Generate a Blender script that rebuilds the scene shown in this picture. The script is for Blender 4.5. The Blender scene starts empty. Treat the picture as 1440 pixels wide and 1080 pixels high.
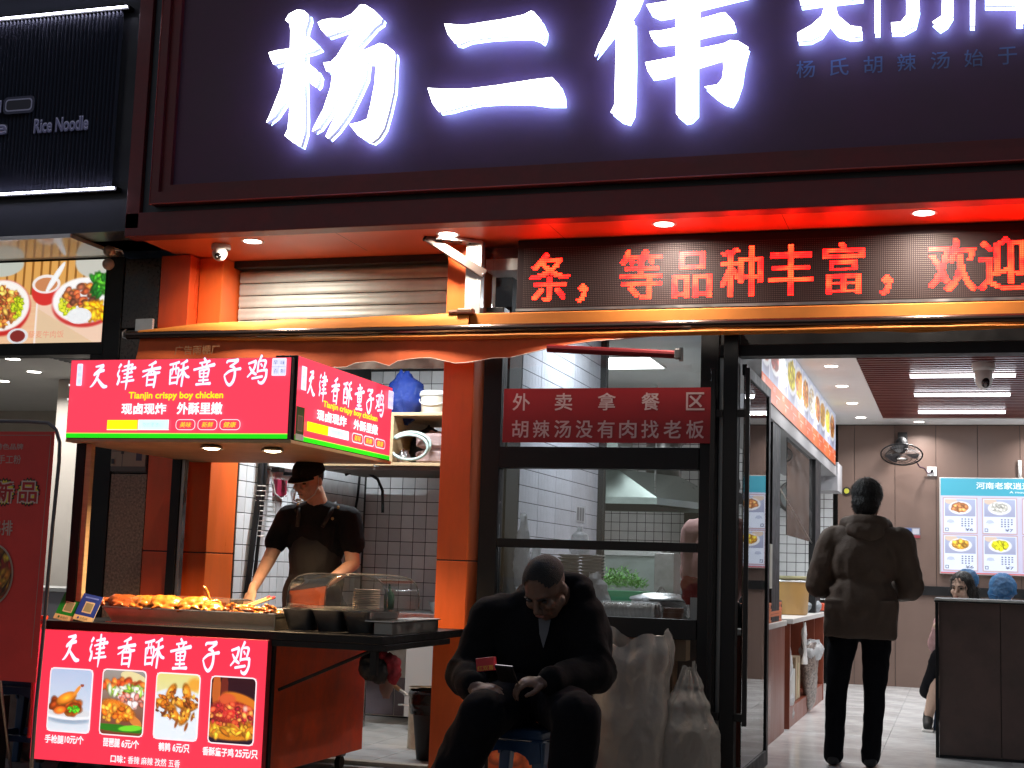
import bpy, bmesh, math, random
import numpy as np
from mathutils import Vector, Matrix, noise
R=random.Random(7)
S=bpy.context.scene
COL=S.collection
rad=math.radians
# ------------------------------------------------------------------ camera
YAW,PITCH,ROLL,FPX=-0.30408594,0.12915045,0.03293088,2007.5
CAM=np.array([0.0,-7.6,1.12])
_w=np.array([math.sin(YAW)*math.cos(PITCH),math.cos(YAW)*math.cos(PITCH),math.sin(PITCH)])
_r=np.cross(_w,[0,0,1.0]); _r/=np.linalg.norm(_r); _u=np.cross(_r,_w)
CR=_r*math.cos(ROLL)+_u*math.sin(ROLL); CU=-_r*math.sin(ROLL)+_u*math.cos(ROLL)
cd=bpy.data.cameras.new('camera'); cam=bpy.data.objects.new('camera',cd); COL.objects.link(cam)
cd.sensor_width=36.0; cd.lens=36.0*FPX/1440; cd.clip_end=300; cd.clip_start=.05
cam.matrix_world=Matrix(((CR[0],CU[0],-_w[0],CAM[0]),(CR[1],CU[1],-_w[1],CAM[1]),(CR[2],CU[2],-_w[2],CAM[2]),(0,0,0,1)))
S.camera=cam
# ------------------------------------------------------------------ world: night sky, faint moon
W=bpy.data.worlds.new('World'); S.world=W; W.use_nodes=True
nt=W.node_tree; bg=nt.nodes['Background']
sky=nt.nodes.new('ShaderNodeTexSky'); sky.sky_type='NISHITA'; sky.sun_disc=False
sky.sun_elevation=rad(40); sky.sun_rotation=rad(200)
nt.links.new(sky.outputs[0],bg.inputs[0]); bg.inputs[1].default_value=0.027
sd=bpy.data.lights.new('moon','SUN'); sd.energy=0.012; sd.angle=rad(.5); sd.color=(.8,.88,1)
so=bpy.data.objects.new('moon',sd); COL.objects.link(so); so.rotation_euler=(rad(50),0,rad(-20))
S.view_settings.view_transform='Standard'; S.view_settings.look='None'
S.view_settings.exposure=0.0; S.view_settings.gamma=1.0; S.view_settings.use_curve_mapping=False
S.render.engine='CYCLES'
S.cycles.use_denoising=True
S.cycles.max_bounces=8; S.cycles.diffuse_bounces=4; S.cycles.glossy_bounces=4; S.cycles.transparent_max_bounces=16
S.cycles.sample_clamp_indirect=4.0; S.cycles.caustics_reflective=False; S.cycles.caustics_refractive=False
# ------------------------------------------------------------------ pixel -> point on a real plane (1440x1080 photo)
def _ray(px,py): return _w+CR*(px-720)/FPX-CU*(py-540)/FPX
def atY(px,py,Y): d=_ray(px,py); return Vector(CAM+d*(Y-CAM[1])/d[1])
def atX(px,py,X): d=_ray(px,py); return Vector(CAM+d*(X-CAM[0])/d[0])
def atZ(px,py,Z): d=_ray(px,py); return Vector(CAM+d*(Z-CAM[2])/d[2])
# ------------------------------------------------------------------ materials
def lin(c):
    return tuple(((x/255)/12.92 if x/255<=.04045 else ((x/255+.055)/1.055)**2.4) for x in c)
def mat(name,col,rough=.5,metal=0.0,var=0.0,tint=0.0,vscale=8,bump=0.0,bscale=40,rvar=0.0,emit=None,es=0.0,coat=0.0,spec=.5,trans=0.0,stretch=None,alpha=1.0):
    m=bpy.data.materials.new(name); m.use_nodes=True; t=m.node_tree; b=t.nodes['Principled BSDF']
    b.inputs['Base Color'].default_value=(*col,1); b.inputs['Roughness'].default_value=rough; b.inputs['Metallic'].default_value=metal
    b.inputs['Coat Weight'].default_value=coat; b.inputs['Specular IOR Level'].default_value=spec
    b.inputs['Transmission Weight'].default_value=trans; b.inputs['Alpha'].default_value=alpha
    if emit: b.inputs['Emission Color'].default_value=(*emit,1); b.inputs['Emission Strength'].default_value=es
    L=t.links.new
    if var or bump or rvar:
        tc=t.nodes.new('ShaderNodeTexCoord'); src=tc.outputs['Object']
        if stretch:
            mp=t.nodes.new('ShaderNodeMapping'); mp.inputs['Scale'].default_value=stretch; L(src,mp.inputs[0]); src=mp.outputs[0]
    if var or rvar:
        n=t.nodes.new('ShaderNodeTexNoise'); n.inputs['Scale'].default_value=vscale; n.inputs['Detail'].default_value=6; n.inputs['Roughness'].default_value=.65; L(src,n.inputs['Vector'])
    if var:
        mr=t.nodes.new('ShaderNodeMapRange'); mr.inputs[1].default_value=.3; mr.inputs[2].default_value=.7; mr.inputs[3].default_value=1-var; mr.inputs[4].default_value=1+var; L(n.outputs[0],mr.inputs[0])
        mx=t.nodes.new('ShaderNodeVectorMath'); mx.operation='SCALE'; mx.inputs[0].default_value=col; L(mr.outputs[0],mx.inputs['Scale']); last=mx.outputs[0]
        if tint:
            oi=t.nodes.new('ShaderNodeObjectInfo'); m3=t.nodes.new('ShaderNodeMapRange'); m3.inputs[3].default_value=1-tint; m3.inputs[4].default_value=1+tint*.5; L(oi.outputs['Random'],m3.inputs[0])
            m4=t.nodes.new('ShaderNodeVectorMath'); m4.operation='SCALE'; L(last,m4.inputs[0]); L(m3.outputs[0],m4.inputs['Scale']); last=m4.outputs[0]
        L(last,b.inputs['Base Color'])
    if rvar:
        mr=t.nodes.new('ShaderNodeMapRange'); mr.inputs[1].default_value=.3; mr.inputs[2].default_value=.7; mr.inputs[3].default_value=max(.02,rough-rvar); mr.inputs[4].default_value=min(1,rough+rvar); L(n.outputs[0],mr.inputs[0]); L(mr.outputs[0],b.inputs['Roughness'])
    if bump:
        n2=t.nodes.new('ShaderNodeTexNoise'); n2.inputs['Scale'].default_value=bscale; n2.inputs['Detail'].default_value=5; L(src,n2.inputs['Vector'])
        bp=t.nodes.new('ShaderNodeBump'); bp.inputs['Strength'].default_value=bump; bp.inputs['Distance'].default_value=.01; L(n2.outputs[0],bp.inputs['Height']); L(bp.outputs[0],b.inputs['Normal'])
    return m
def emat(name,col,s):
    m=bpy.data.materials.new(name); m.use_nodes=True; t=m.node_tree; b=t.nodes['Principled BSDF']
    b.inputs['Base Color'].default_value=(*[min(.8,c) for c in col],1); b.inputs['Emission Color'].default_value=(*col,1); b.inputs['Emission Strength'].default_value=s; b.inputs['Roughness'].default_value=.3
    return m
def printmat(name,s,base=1.0,rough=.4):
    """flat print: colour comes from the printed colour attribute; backlit sheets also emit it"""
    m=bpy.data.materials.new(name); m.use_nodes=True; t=m.node_tree; b=t.nodes['Principled BSDF']
    a=t.nodes.new('ShaderNodeAttribute'); a.attribute_name='Col'
    mx=t.nodes.new('ShaderNodeVectorMath'); mx.operation='SCALE'; mx.inputs['Scale'].default_value=base; t.links.new(a.outputs['Color'],mx.inputs[0])
    t.links.new(mx.outputs[0],b.inputs['Base Color']); b.inputs['Roughness'].default_value=rough
    if s: t.links.new(a.outputs['Color'],b.inputs['Emission Color']); b.inputs['Emission Strength'].default_value=s
    return m
def glassmat(name,tint=(1,1,1),refl=.06,rough=0.0,dirt=0.0,ior=1.45):
    m=bpy.data.materials.new(name); m.use_nodes=True; t=m.node_tree; t.nodes.clear()
    o=t.nodes.new('ShaderNodeOutputMaterial'); mix=t.nodes.new('ShaderNodeMixShader'); tr=t.nodes.new('ShaderNodeBsdfTransparent'); g=t.nodes.new('ShaderNodeBsdfGlossy')
    tr.inputs[0].default_value=(*tint,1); g.inputs['Roughness'].default_value=rough
    f=t.nodes.new('ShaderNodeFresnel'); f.inputs[0].default_value=ior
    t.links.new(f.outputs[0],mix.inputs[0]); t.links.new(tr.outputs[0],mix.inputs[1]); t.links.new(g.outputs[0],mix.inputs[2])
    last=mix.outputs[0]
    if dirt:
        d=t.nodes.new('ShaderNodeBsdfDiffuse'); d.inputs[0].default_value=(.6,.6,.6,1); m2=t.nodes.new('ShaderNodeMixShader')
        n=t.nodes.new('ShaderNodeTexNoise'); n.inputs['Scale'].default_value=7; n.inputs['Detail'].default_value=8
        mr=t.nodes.new('ShaderNodeMapRange'); mr.inputs[1].default_value=.45; mr.inputs[2].default_value=.8; mr.inputs[3].default_value=dirt*.2; mr.inputs[4].default_value=dirt
        t.links.new(n.outputs[0],mr.inputs[0]); t.links.new(mr.outputs[0],m2.inputs[0]); t.links.new(last,m2.inputs[1]); t.links.new(d.outputs[0],m2.inputs[2]); last=m2.outputs[0]
    t.links.new(last,o.inputs[0]); return m
def plasticbag(name,col,tr=.35,rough=.3,bs=.8):
    m=bpy.data.materials.new(name); m.use_nodes=True; t=m.node_tree; b=t.nodes['Principled BSDF']; o=t.nodes['Material Output']
    b.inputs['Base Color'].default_value=(*col,1); b.inputs['Roughness'].default_value=rough; b.inputs['Specular IOR Level'].default_value=.7
    tl=t.nodes.new('ShaderNodeBsdfTranslucent'); tl.inputs[0].default_value=(*col,1)
    tp=t.nodes.new('ShaderNodeBsdfTransparent'); m1=t.nodes.new('ShaderNodeMixShader'); m2=t.nodes.new('ShaderNodeMixShader')
    m1.inputs[0].default_value=.35; m2.inputs[0].default_value=tr
    n=t.nodes.new('ShaderNodeTexNoise'); n.inputs['Scale'].default_value=22; n.inputs['Detail'].default_value=4; n.inputs['Distortion'].default_value=1.5
    bp=t.nodes.new('ShaderNodeBump'); bp.inputs['Strength'].default_value=bs; bp.inputs['Distance'].default_value=.02
    t.links.new(n.outputs[0],bp.inputs['Height']); t.links.new(bp.outputs[0],b.inputs['Normal'])
    t.links.new(b.outputs[0],m1.inputs[1]); t.links.new(tl.outputs[0],m1.inputs[2]); t.links.new(m1.outputs[0],m2.inputs[1]); t.links.new(tp.outputs[0],m2.inputs[2]); t.links.new(m2.outputs[0],o.inputs[0])
    return m
# ------------------------------------------------------------------ mesh builder
class MB:
    def __init__(s): s.v=[]; s.f=[]; s.c=[]; s.col=None
    def add(s,vs,fs,col=None):
        n=len(s.v); s.v.extend([tuple(p) for p in vs]); s.f.extend([tuple(i+n for i in f) for f in fs]); s.c.extend([col or s.col or (1,1,1)]*len(vs)); return s
    def box(s,x0,x1,y0,y1,z0,z1,ch=0.0):
        if ch<=0:
            s.add([(x0,y0,z0),(x1,y0,z0),(x1,y1,z0),(x0,y1,z0),(x0,y0,z1),(x1,y0,z1),(x1,y1,z1),(x0,y1,z1)],[(0,3,2,1),(4,5,6,7),(0,1,5,4),(1,2,6,5),(2,3,7,6),(3,0,4,7)]); return s
        bm=bmesh.new(); M=Matrix.Translation(((x0+x1)/2,(y0+y1)/2,(z0+z1)/2))@Matrix.Diagonal((x1-x0,y1-y0,z1-z0,1)); bmesh.ops.create_cube(bm,size=1,matrix=M)
        bmesh.ops.bevel(bm,geom=bm.edges[:],offset=ch,segments=2,affect='EDGES',profile=.5); s.bm(bm); return s
    def bm(s,bm,M=None):
        bm.verts.ensure_lookup_table(); bm.verts.index_update()
        s.add([(M@v.co if M else v.co) for v in bm.verts],[[v.index for v in f.verts] for f in bm.faces]); bm.free()
    def obox(s,c,size,M=None,ch=0.0):
        t=MB(); h=[k/2 for k in size]; t.box(-h[0],h[0],-h[1],h[1],-h[2],h[2],ch)
        T=Matrix.Translation(c)@(M.to_4x4() if M else Matrix()); s.add([T@Vector(p) for p in t.v],t.f); return s
    def tube(s,pts,r,n=8,cap=True,closed=False):
        pts=[Vector(p) for p in pts]; m=len(pts); rs=r if isinstance(r,(list,tuple)) else [r]*m
        vs=[]; up=None
        for i,p in enumerate(pts):
            a=pts[(i-1)%m] if (i>0 or closed) else p; b=pts[(i+1)%m] if (i<m-1 or closed) else p
            d=(b-a); d=d.normalized() if d.length>1e-9 else Vector((0,0,1))
            if up is None: up=Vector((0,0,1)) if abs(d.z)<.9 else Vector((1,0,0))
            x=d.cross(up); x=x.normalized() if x.length>1e-6 else d.orthogonal().normalized(); up=x.cross(d).normalized()
            for k in range(n):
                t=2*math.pi*k/n; vs.append(p+x*math.cos(t)*rs[i]+up*math.sin(t)*rs[i])
        fs=[]
        for i in range(m if closed else m-1):
            j=(i+1)%m
            for k in range(n): fs.append((i*n+k,j*n+k,j*n+(k+1)%n,i*n+(k+1)%n))
        if cap and not closed: fs.append(tuple(range(n))); fs.append(tuple((m-1)*n+k for k in reversed(range(n))))
        s.add(vs,fs); return s
    def lathe(s,prof,c=(0,0,0),n=24,sx=1,sy=1,a0=0,cap=False):
        vs=[];fs=[];m=len(prof)
        for (r,z) in prof:
            for k in range(n): t=a0+2*math.pi*k/n; vs.append((c[0]+r*math.cos(t)*sx,c[1]+r*math.sin(t)*sy,c[2]+z))
        for i in range(m-1):
            for k in range(n): fs.append((i*n+k,i*n+(k+1)%n,(i+1)*n+(k+1)%n,(i+1)*n+k))
        if cap: fs.append(tuple(reversed(range(n)))); fs.append(tuple((m-1)*n+k for k in range(n)))
        s.add(vs,fs); return s
    def ell(s,c,r,M=None,n=16,m=10):
        vs=[];fs=[]
        for i in range(1,m):
            t=math.pi*i/m
            for k in range(n): a=2*math.pi*k/n; vs.append(Vector((r[0]*math.sin(t)*math.cos(a),r[1]*math.sin(t)*math.sin(a),r[2]*math.cos(t))))
        for i in range(m-2):
            for k in range(n): fs.append((i*n+k,(i+1)*n+k,(i+1)*n+(k+1)%n,i*n+(k+1)%n))
        a=len(vs); vs.append(Vector((0,0,r[2]))); vs.append(Vector((0,0,-r[2])))
        for k in range(n): fs.append((a,k,(k+1)%n)); fs.append((a+1,(m-2)*n+(k+1)%n,(m-2)*n+k))
        c=Vector(c); s.add([c+(M@v if M else v) for v in vs],fs); return s
    def caps(s,p0,r0,p1,r1,n=12):
        p0=Vector(p0);p1=Vector(p1); d=(p1-p0); L=d.length; q=d.to_track_quat('Z','Y') if L>1e-9 else Matrix.Identity(3).to_quaternion()
        prof=[]
        for i in range(0,5): t=-math.pi/2+i*math.pi/8; prof.append((max(1e-4,r0*math.cos(t)),r0*math.sin(t)))
        for i in range(0,5): t=i*math.pi/8; prof.append((max(1e-4,r1*math.cos(t)),L+r1*math.sin(t)))
        t=MB().lathe(prof,n=n,cap=True); s.add([p0+q@Vector(v) for v in t.v],t.f); return s
    def chain(s,pr):
        for (a,ra),(b,rb) in zip(pr[:-1],pr[1:]): s.caps(a,ra,b,rb)
        return s
    def prism(s,poly,y0,y1,axis='Y',tri=True):
        """outline (list of 2-D points) extruded along an axis; plane coords are (X,Z) for Y, (Y,Z) for X, (X,Y) for Z"""
        f={'Y':lambda a,b,h:(a,h,b),'X':lambda a,b,h:(h,a,b),'Z':lambda a,b,h:(a,b,h)}[axis]; n=len(poly)
        bm=bmesh.new(); A=[bm.verts.new(f(a,b,y0)) for a,b in poly]; B=[bm.verts.new(f(a,b,y1)) for a,b in poly]
        fa=bm.faces.new(A); fb=bm.faces.new(B[::-1])
        bm.normal_update()
        if tri: bmesh.ops.triangulate(bm,faces=[fa,fb])
        for i in range(n): bm.faces.new((A[i],B[i],B[(i+1)%n],A[(i+1)%n]))
        bmesh.ops.recalc_face_normals(bm,faces=bm.faces[:]); s.bm(bm); return s
    def grid(s,fn,nu,nv,closeu=False):
        vs=[fn(i/(nu if closeu else nu-1),j/(nv-1)) for j in range(nv) for i in range(nu)]; fs=[]
        for j in range(nv-1):
            for i in range(nu if closeu else nu-1):
                k=(i+1)%nu; fs.append((j*nu+i,j*nu+k,(j+1)*nu+k,(j+1)*nu+i))
        s.add(vs,fs); return s
    def mesh(s,name,smooth=False,colors=False):
        me=bpy.data.meshes.new(name); me.from_pydata(s.v,[],s.f); me.update()
        if smooth: me.polygons.foreach_set('use_smooth',[True]*len(me.polygons))
        if colors:
            a=me.color_attributes.new('Col','FLOAT_COLOR','POINT'); a.data.foreach_set('color',[x for c in s.c for x in (c[0],c[1],c[2],1.0)])
        return me
WM={}
def wm(o): return WM.get(o.name,Matrix())
def thing(name,label,cat,loc=(0,0,0),group=None,kind=None,rz=0):
    o=bpy.data.objects.new(name,None); COL.objects.link(o); o.empty_display_size=.1; o.location=loc; o.rotation_euler=(0,0,rz)
    WM[o.name]=Matrix.Translation(loc)@Matrix.Rotation(rz,4,'Z'); o['label']=label; o['category']=cat
    if group:o['group']=group
    if kind:o['kind']=kind
    return o
def put(name,src,m,parent=None,label=None,cat=None,group=None,kind=None,smooth=False,colors=False,bevel=0,auto=None):
    me=src.mesh(name,smooth,colors) if isinstance(src,MB) else src
    if m is not None and not me.materials: me.materials.append(m)
    o=bpy.data.objects.new(name,me); COL.objects.link(o)
    if parent: o.parent=parent; o.matrix_parent_inverse=wm(parent).inverted()
    if label:o['label']=label
    if cat:o['category']=cat
    if group:o['group']=group
    if kind:o['kind']=kind
    if bevel:
        b=o.modifiers.new('Bevel','BEVEL'); b.width=bevel; b.segments=2; b.limit_method='ANGLE'; b.angle_limit=rad(40)
    return o
def piece(name,me,M,parent):
    """one of many alike pieces sharing mesh data"""
    o=bpy.data.objects.new(name,me); COL.objects.link(o); o.parent=parent; o.matrix_parent_inverse=wm(parent).inverted(); o.matrix_basis=M; return o
def dup(root,loc,rz=None,label=None,name=None,scale=None):
    def cp(o,par):
        c=o.copy(); COL.objects.link(c)
        if par is not None: pi=o.matrix_parent_inverse.copy(); c.parent=par; c.matrix_parent_inverse=pi
        for ch in list(o.children): cp(ch,c)
        return c
    r=cp(root,None); r.location=loc
    if rz is not None: r.rotation_euler=rz if isinstance(rz,(tuple,list)) else (0,0,rz)
    if scale: r.scale=scale
    if label: r['label']=label
    return r
def structure(name,src,m,parent=None,**k): return put(name,src,m,parent,kind='structure',**k)
def remesh(mb,voxel=.01,it=4,fold=0.0,fs=6.0,seed=0,sculpt=None):
    me=mb.mesh('tmp'); o=bpy.data.objects.new('tmp',me); COL.objects.link(o)
    r=o.modifiers.new('r','REMESH'); r.mode='VOXEL'; r.voxel_size=voxel
    if it: s=o.modifiers.new('s','SMOOTH'); s.factor=.5; s.iterations=it
    dg=bpy.context.evaluated_depsgraph_get(); out=bpy.data.meshes.new_from_object(o.evaluated_get(dg)); bpy.data.objects.remove(o); bpy.data.meshes.remove(me)
    if fold or sculpt:
        out.update(); n=[v.normal.copy() for v in out.vertices]
        for v,k in zip(out.vertices,n):
            if sculpt: v.co+=sculpt(v.co,k)
            if fold:
                p=v.co; a=noise.noise(Vector((p.x*fs+seed,p.y*fs,p.z*fs*.55))+Vector((noise.noise(p*4)*.8,)*3)); b=noise.noise(p*fs*2.3+Vector((seed,3,1)))
                v.co+=k*fold*((1-2*abs(a))*.8+b*.35)
    out.update(); out.polygons.foreach_set('use_smooth',[True]*len(out.polygons)); return out
# ------------------------------------------------------------------ text and print
_tc={}
def text_mesh(s,bold=0.0,shear=0.0):
    k=(s,bold,shear)
    if k not in _tc:
        c=bpy.data.curves.new('t','FONT'); c.body=s; c.resolution_u=3; c.offset=bold; c.shear=shear
        o=bpy.data.objects.new('t',c); me=bpy.data.meshes.new_from_object(o)
        v=[(p.co.x,p.co.y) for p in me.vertices]; f=[tuple(p.vertices) for p in me.polygons]
        bpy.data.meshes.remove(me); bpy.data.objects.remove(o); bpy.data.curves.remove(c)
        _tc[k]=(v,f)
    return _tc[k]
def smooth_line(pts,n=6):
    if len(pts)<3: 
        a,b=pts; return [tuple(a[i]+(b[i]-a[i])*t/n for i in range(3)) for t in range(n+1)]
    out=[]; P=[pts[0]]+list(pts)+[pts[-1]]
    for i in range(1,len(P)-2):
        for t in range(n):
            u=t/n; out.append(tuple(.5*((2*P[i][k])+(-P[i-1][k]+P[i+1][k])*u+(2*P[i-1][k]-5*P[i][k]+4*P[i+1][k]-P[i+2][k])*u*u+(-P[i-1][k]+3*P[i][k]-3*P[i+1][k]+P[i+2][k])*u**3) for k in range(3)))
    out.append(tuple(pts[-1])); return out
class Print:
    """coloured flat print on a plane: O + u*U + v*V, each layer a hair above the one below"""
    def __init__(s,O,U,V,N,step=.00025): s.O=Vector(O);s.U=Vector(U);s.V=Vector(V);s.N=Vector(N);s.mb=MB();s.k=0;s.step=step
    def P(s,u,v): return s.O+s.U*u+s.V*v+s.N*(s.step*s.k)
    def uv(s,p): p=Vector(p)-s.O; return (p.dot(s.U),p.dot(s.V))
    def poly(s,pts,col,layer=True):
        if layer: s.k+=1
        bm=bmesh.new(); vs=[bm.verts.new(s.P(u,v)) for u,v in pts]; f=bm.faces.new(vs); bm.normal_update(); bmesh.ops.triangulate(bm,faces=[f])
        bm.verts.index_update(); s.mb.add([v.co for v in bm.verts],[[v.index for v in f.verts] for f in bm.faces],lin(col)); bm.free()
    def rect(s,u0,u1,v0,v1,col,r=0):
        if r<=0: s.poly([(u0,v0),(u1,v0),(u1,v1),(u0,v1)],col); return
        pts=[]
        for cx,cy,a in((u1-r,v0+r,-90),(u1-r,v1-r,0),(u0+r,v1-r,90),(u0+r,v0+r,180)):
            for t in range(0,91,18): pts.append((cx+r*math.cos(rad(a+t)),cy+r*math.sin(rad(a+t))))
        s.poly(pts,col)
    def disc(s,u,v,ru,rv,col,n=24,a0=0,a1=360):
        s.poly([(u+ru*math.cos(rad(a0+(a1-a0)*i/n)),v+rv*math.sin(rad(a0+(a1-a0)*i/n))) for i in range(n)],col)
    def text(s,t,u0,u1,v0,v1,col,bold=.02,shear=0.0,full=False):
        v,f=text_mesh(t,0.0,shear)
        s.k+=1
        if not v: return
        xs=[p[0] for p in v]; ys=[p[1] for p in v]
        x0,x1=min(xs),max(xs); y0,y1=(min(ys),max(ys)) if not full else (-.1,.86)
        sx=(u1-u0)/(x1-x0); sy=(v1-v0)/(y1-y0); b=bold*.8
        for dx,dy in (((0,0),) if b<=.003 else ((b,b),(b,-b),(-b,b),(-b,-b))):
            s.k+=.1; s.mb.add([s.P(u0+(p[0]-x0+dx)*sx,v0+(p[1]-y0+dy)*sy) for p in v],f,lin(col))
    def brush(s,strokes,u,v,w,h,col,grow=0.0,shear=0.0):
        for st in strokes:
            s.k+=.12; L=smooth_line(st,5); left=[];right=[]
            for i,(x,y,r) in enumerate(L):
                a=L[max(0,i-1)]; b=L[min(len(L)-1,i+1)]; dx,dy=b[0]-a[0],b[1]-a[1]; d=math.hypot(dx,dy) or 1; nx,ny=-dy/d,dx/d; r=r*.5+grow
                left.append((x+nx*r,y+ny*r)); right.append((x-nx*r,y-ny*r))
            def capp(p,q,rr,sg):
                dx,dy=p[0]-q[0],p[1]-q[1]; d=math.hypot(dx,dy) or 1; return [(p[0]+dx/d*rr*.7,p[1]+dy/d*rr*.7)]
            e=capp(L[-1],L[-2],L[-1][2]*.5+grow,1); b0=capp(L[0],L[1],L[0][2]*.35+grow,1)
            pts=left+e+right[::-1]+b0; m=len(left)
            vs=[s.P(u+(x+shear*y)/100*w,v+y/100*h) for x,y in left+right+e+b0]
            fs=[(i,i+1,m+i+1,m+i) for i in range(m-1)]+[(m-1,2*m,2*m-1),(0,m,2*m+1)]
            s.mb.add(vs,fs,lin(col))
    def raster(s,A,u0,u1,v0,v1):
        """A: rows top to bottom, sRGB 0..255, printed as a fine colour grid"""
        s.k+=1; H,Wd,_=A.shape
        B=A/255.0; B=np.where(B<=.04045,B/12.92,((B+.055)/1.055)**2.4)
        vs=[s.P(u0+(u1-u0)*i/(Wd-1),v1+(v0-v1)*j/(H-1)) for j in range(H) for i in range(Wd)]
        n=len(s.mb.v); s.mb.v.extend([tuple(p) for p in vs]); s.mb.c.extend([tuple(x) for x in B.reshape(-1,3)])
        s.mb.f.extend([(n+j*Wd+i,n+(j+1)*Wd+i,n+(j+1)*Wd+i+1,n+j*Wd+i+1) for j in range(H-1) for i in range(Wd-1)])
    def make(s,name,m,parent,**k): return put(name,s.mb,m,parent,colors=True,**k)
def front(Y,**k): return Print((0,Y,0),(1,0,0),(0,0,1),(0,-1,0),**k)
def side(X,**k): return Print((X,0,0),(0,1,0),(0,0,1),(1,0,0),**k)
# painted food pictures ------------------------------------------------
_nr=np.random.RandomState(5)
def canvas(w,h,c0,c1=None):
    A=np.zeros((h,w,3)); c0=np.array(c0,float); c1=np.array(c1 if c1 is not None else c0,float)
    t=np.linspace(0,1,h)[:,None,None]; A[:]=c0*(1-t)+c1*t; return A
def fill(A,cx,cy,rx,ry,col,rot=0,soft=.08,noise_=0,shade=0.0):
    h,w,_=A.shape; y,x=np.mgrid[0:h,0:w]; x=x/(w-1);y=y/(h-1); dx=(x-cx)*w/h;dy=y-cy; c,s=math.cos(rot),math.sin(rot)
    a=dx*c+dy*s; b=-dx*s+dy*c; r=np.sqrt((a/rx)**2+(b/ry)**2); m=np.clip((1-r)/soft,0,1)[...,None]
    cl=np.array(col,float)[None,None]*np.ones_like(A)
    if shade: cl=cl*(1+shade*(np.clip(1-r,0,1)-.45))[...,None]*(1-.25*shade*np.clip(b/ry,-1,1))[...,None]
    if noise_: cl=cl+_nr.randn(h,w,1)*noise_
    A[:]=A*(1-m)+np.clip(cl,0,255)*m
def blobs(A,n,cx,cy,rx,ry,cols,size,seed=0,el=1.5,shade=1.0):
    g=np.random.RandomState(seed)
    for i in range(n):
        t=g.rand()*6.283; q=math.sqrt(g.rand()); c=cols[g.randint(len(cols))]; k=size*(.6+.8*g.rand())
        fill(A,cx+math.cos(t)*q*rx*A.shape[0]/A.shape[1],cy+math.sin(t)*q*ry,k*el,k,np.array(c)*(.8+.4*g.rand()),g.rand()*3.14,.35,0,shade)
def pic_bowl(w,h,bg,bowl,cols,seed,n=60,size=.035,cy=.55,rim=(245,243,240),R_=.42):
    A=canvas(w,h,bg,np.array(bg)*.9); fill(A,.5,cy+.08,R_*1.03,R_*.72,np.array(bg)*.6,soft=.3); fill(A,.5,cy+.05,R_,R_*.7,bowl); fill(A,.5,cy,R_,R_*.66,rim); fill(A,.5,cy,R_*.8,R_*.5,np.array(cols[0])*.8)
    blobs(A,n,.5,cy,R_*.72,R_*.44,cols,size,seed); return A
# ------------------------------------------------------------------ materials used
m_asphalt=mat('street_paving',(.055,.052,.05),.55,var=.35,vscale=5,bump=.35,bscale=60,rvar=.2)
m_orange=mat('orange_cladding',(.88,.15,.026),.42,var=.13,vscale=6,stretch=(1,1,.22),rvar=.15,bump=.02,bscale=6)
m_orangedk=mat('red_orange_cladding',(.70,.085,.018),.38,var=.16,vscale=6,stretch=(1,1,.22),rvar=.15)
m_soffit=mat('red_orange_soffit',(.80,.15,.05),.34,var=.03,vscale=2)
m_redframe=mat('dark_red_frame',(.17,.018,.022),.45,var=.25,vscale=4,rvar=.1)
m_greystrip=mat('grey_reveal',(.05,.06,.075),.5,var=.15,vscale=5)
m_signboard=mat('dark_sign_board',(.125,.055,.10),.6,var=.15,vscale=3,rvar=.12)
m_black=mat('black_metal',(.006,.006,.007),.5,spec=.3,var=.2,vscale=10,rvar=.1)
m_blackmat=mat('black_matt',(.012,.012,.012),.65,var=.2,vscale=20)
m_steel=mat('brushed_steel',(.55,.55,.54),.32,1.0,var=.12,vscale=12,stretch=(1,1,14),rvar=.1)
m_steeldk=mat('dull_steel',(.30,.29,.28),.42,1.0,var=.2,vscale=9,rvar=.12)
m_alu=mat('aluminium_profile',(.62,.62,.60),.4,.7,var=.1,vscale=8)
m_white=mat('white_paint',(.78,.78,.76),.55,var=.04,vscale=3)
m_whitewarm=mat('warm_white_wall',(.62,.57,.50),.6,var=.06,vscale=3)
m_tile=mat('white_glazed_tile',(.78,.79,.79),.16,tint=.14,var=.10,vscale=4,rvar=.06)
m_ribtile=mat('ribbed_glazed_tile',(.60,.63,.70),.22,tint=.06,var=.08,vscale=5,rvar=.05)
m_grout=mat('black_grout',(.02,.02,.02),.8)
m_floor=mat('polished_floor_tile',(.74,.75,.75),.16,tint=.05,var=.09,vscale=2.5,rvar=.08)
m_floorjoint=mat('grey_floor_joint',(.38,.38,.37),.7)
m_greyfloor=mat('worn_grey_floor_tile',(.34,.33,.31),.5,tint=.1,var=.3,vscale=6,rvar=.15,bump=.1)
m_brown=mat('taupe_wall_panel',(.150,.096,.076),.5,var=.08,vscale=3,rvar=.08)
m_wine=mat('wine_laminate',(.20,.045,.022),.35,var=.12,vscale=5,stretch=(1,1,.2),rvar=.1)
m_slat=mat('dark_red_slat',(.15,.03,.025),.35,var=.15,vscale=6)
m_shutter=mat('beige_shutter',(.64,.70,.66),.5,.2,var=.12,vscale=6,bump=.05,rvar=.1)
m_stone=mat('brown_granite',(.22,.14,.095),.35,var=.7,vscale=70,bump=.08,bscale=90,rvar=.1)
m_stonedk=mat('dark_granite',(.035,.026,.022),.3,var=.5,vscale=50,rvar=.1)
m_wood=mat('pale_plywood',(.50,.34,.18),.6,var=.15,vscale=7,stretch=(1,1,8))
m_dome=mat('white_camera_plastic',(.75,.74,.72),.35)
e_down=emat('lit_downlight',(1,.94,.86),14)
e_tube=emat('lit_linear_tube',(.93,.93,1),9)
e_panel=emat('lit_ceiling_panel',(.93,1,1),6)
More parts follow.
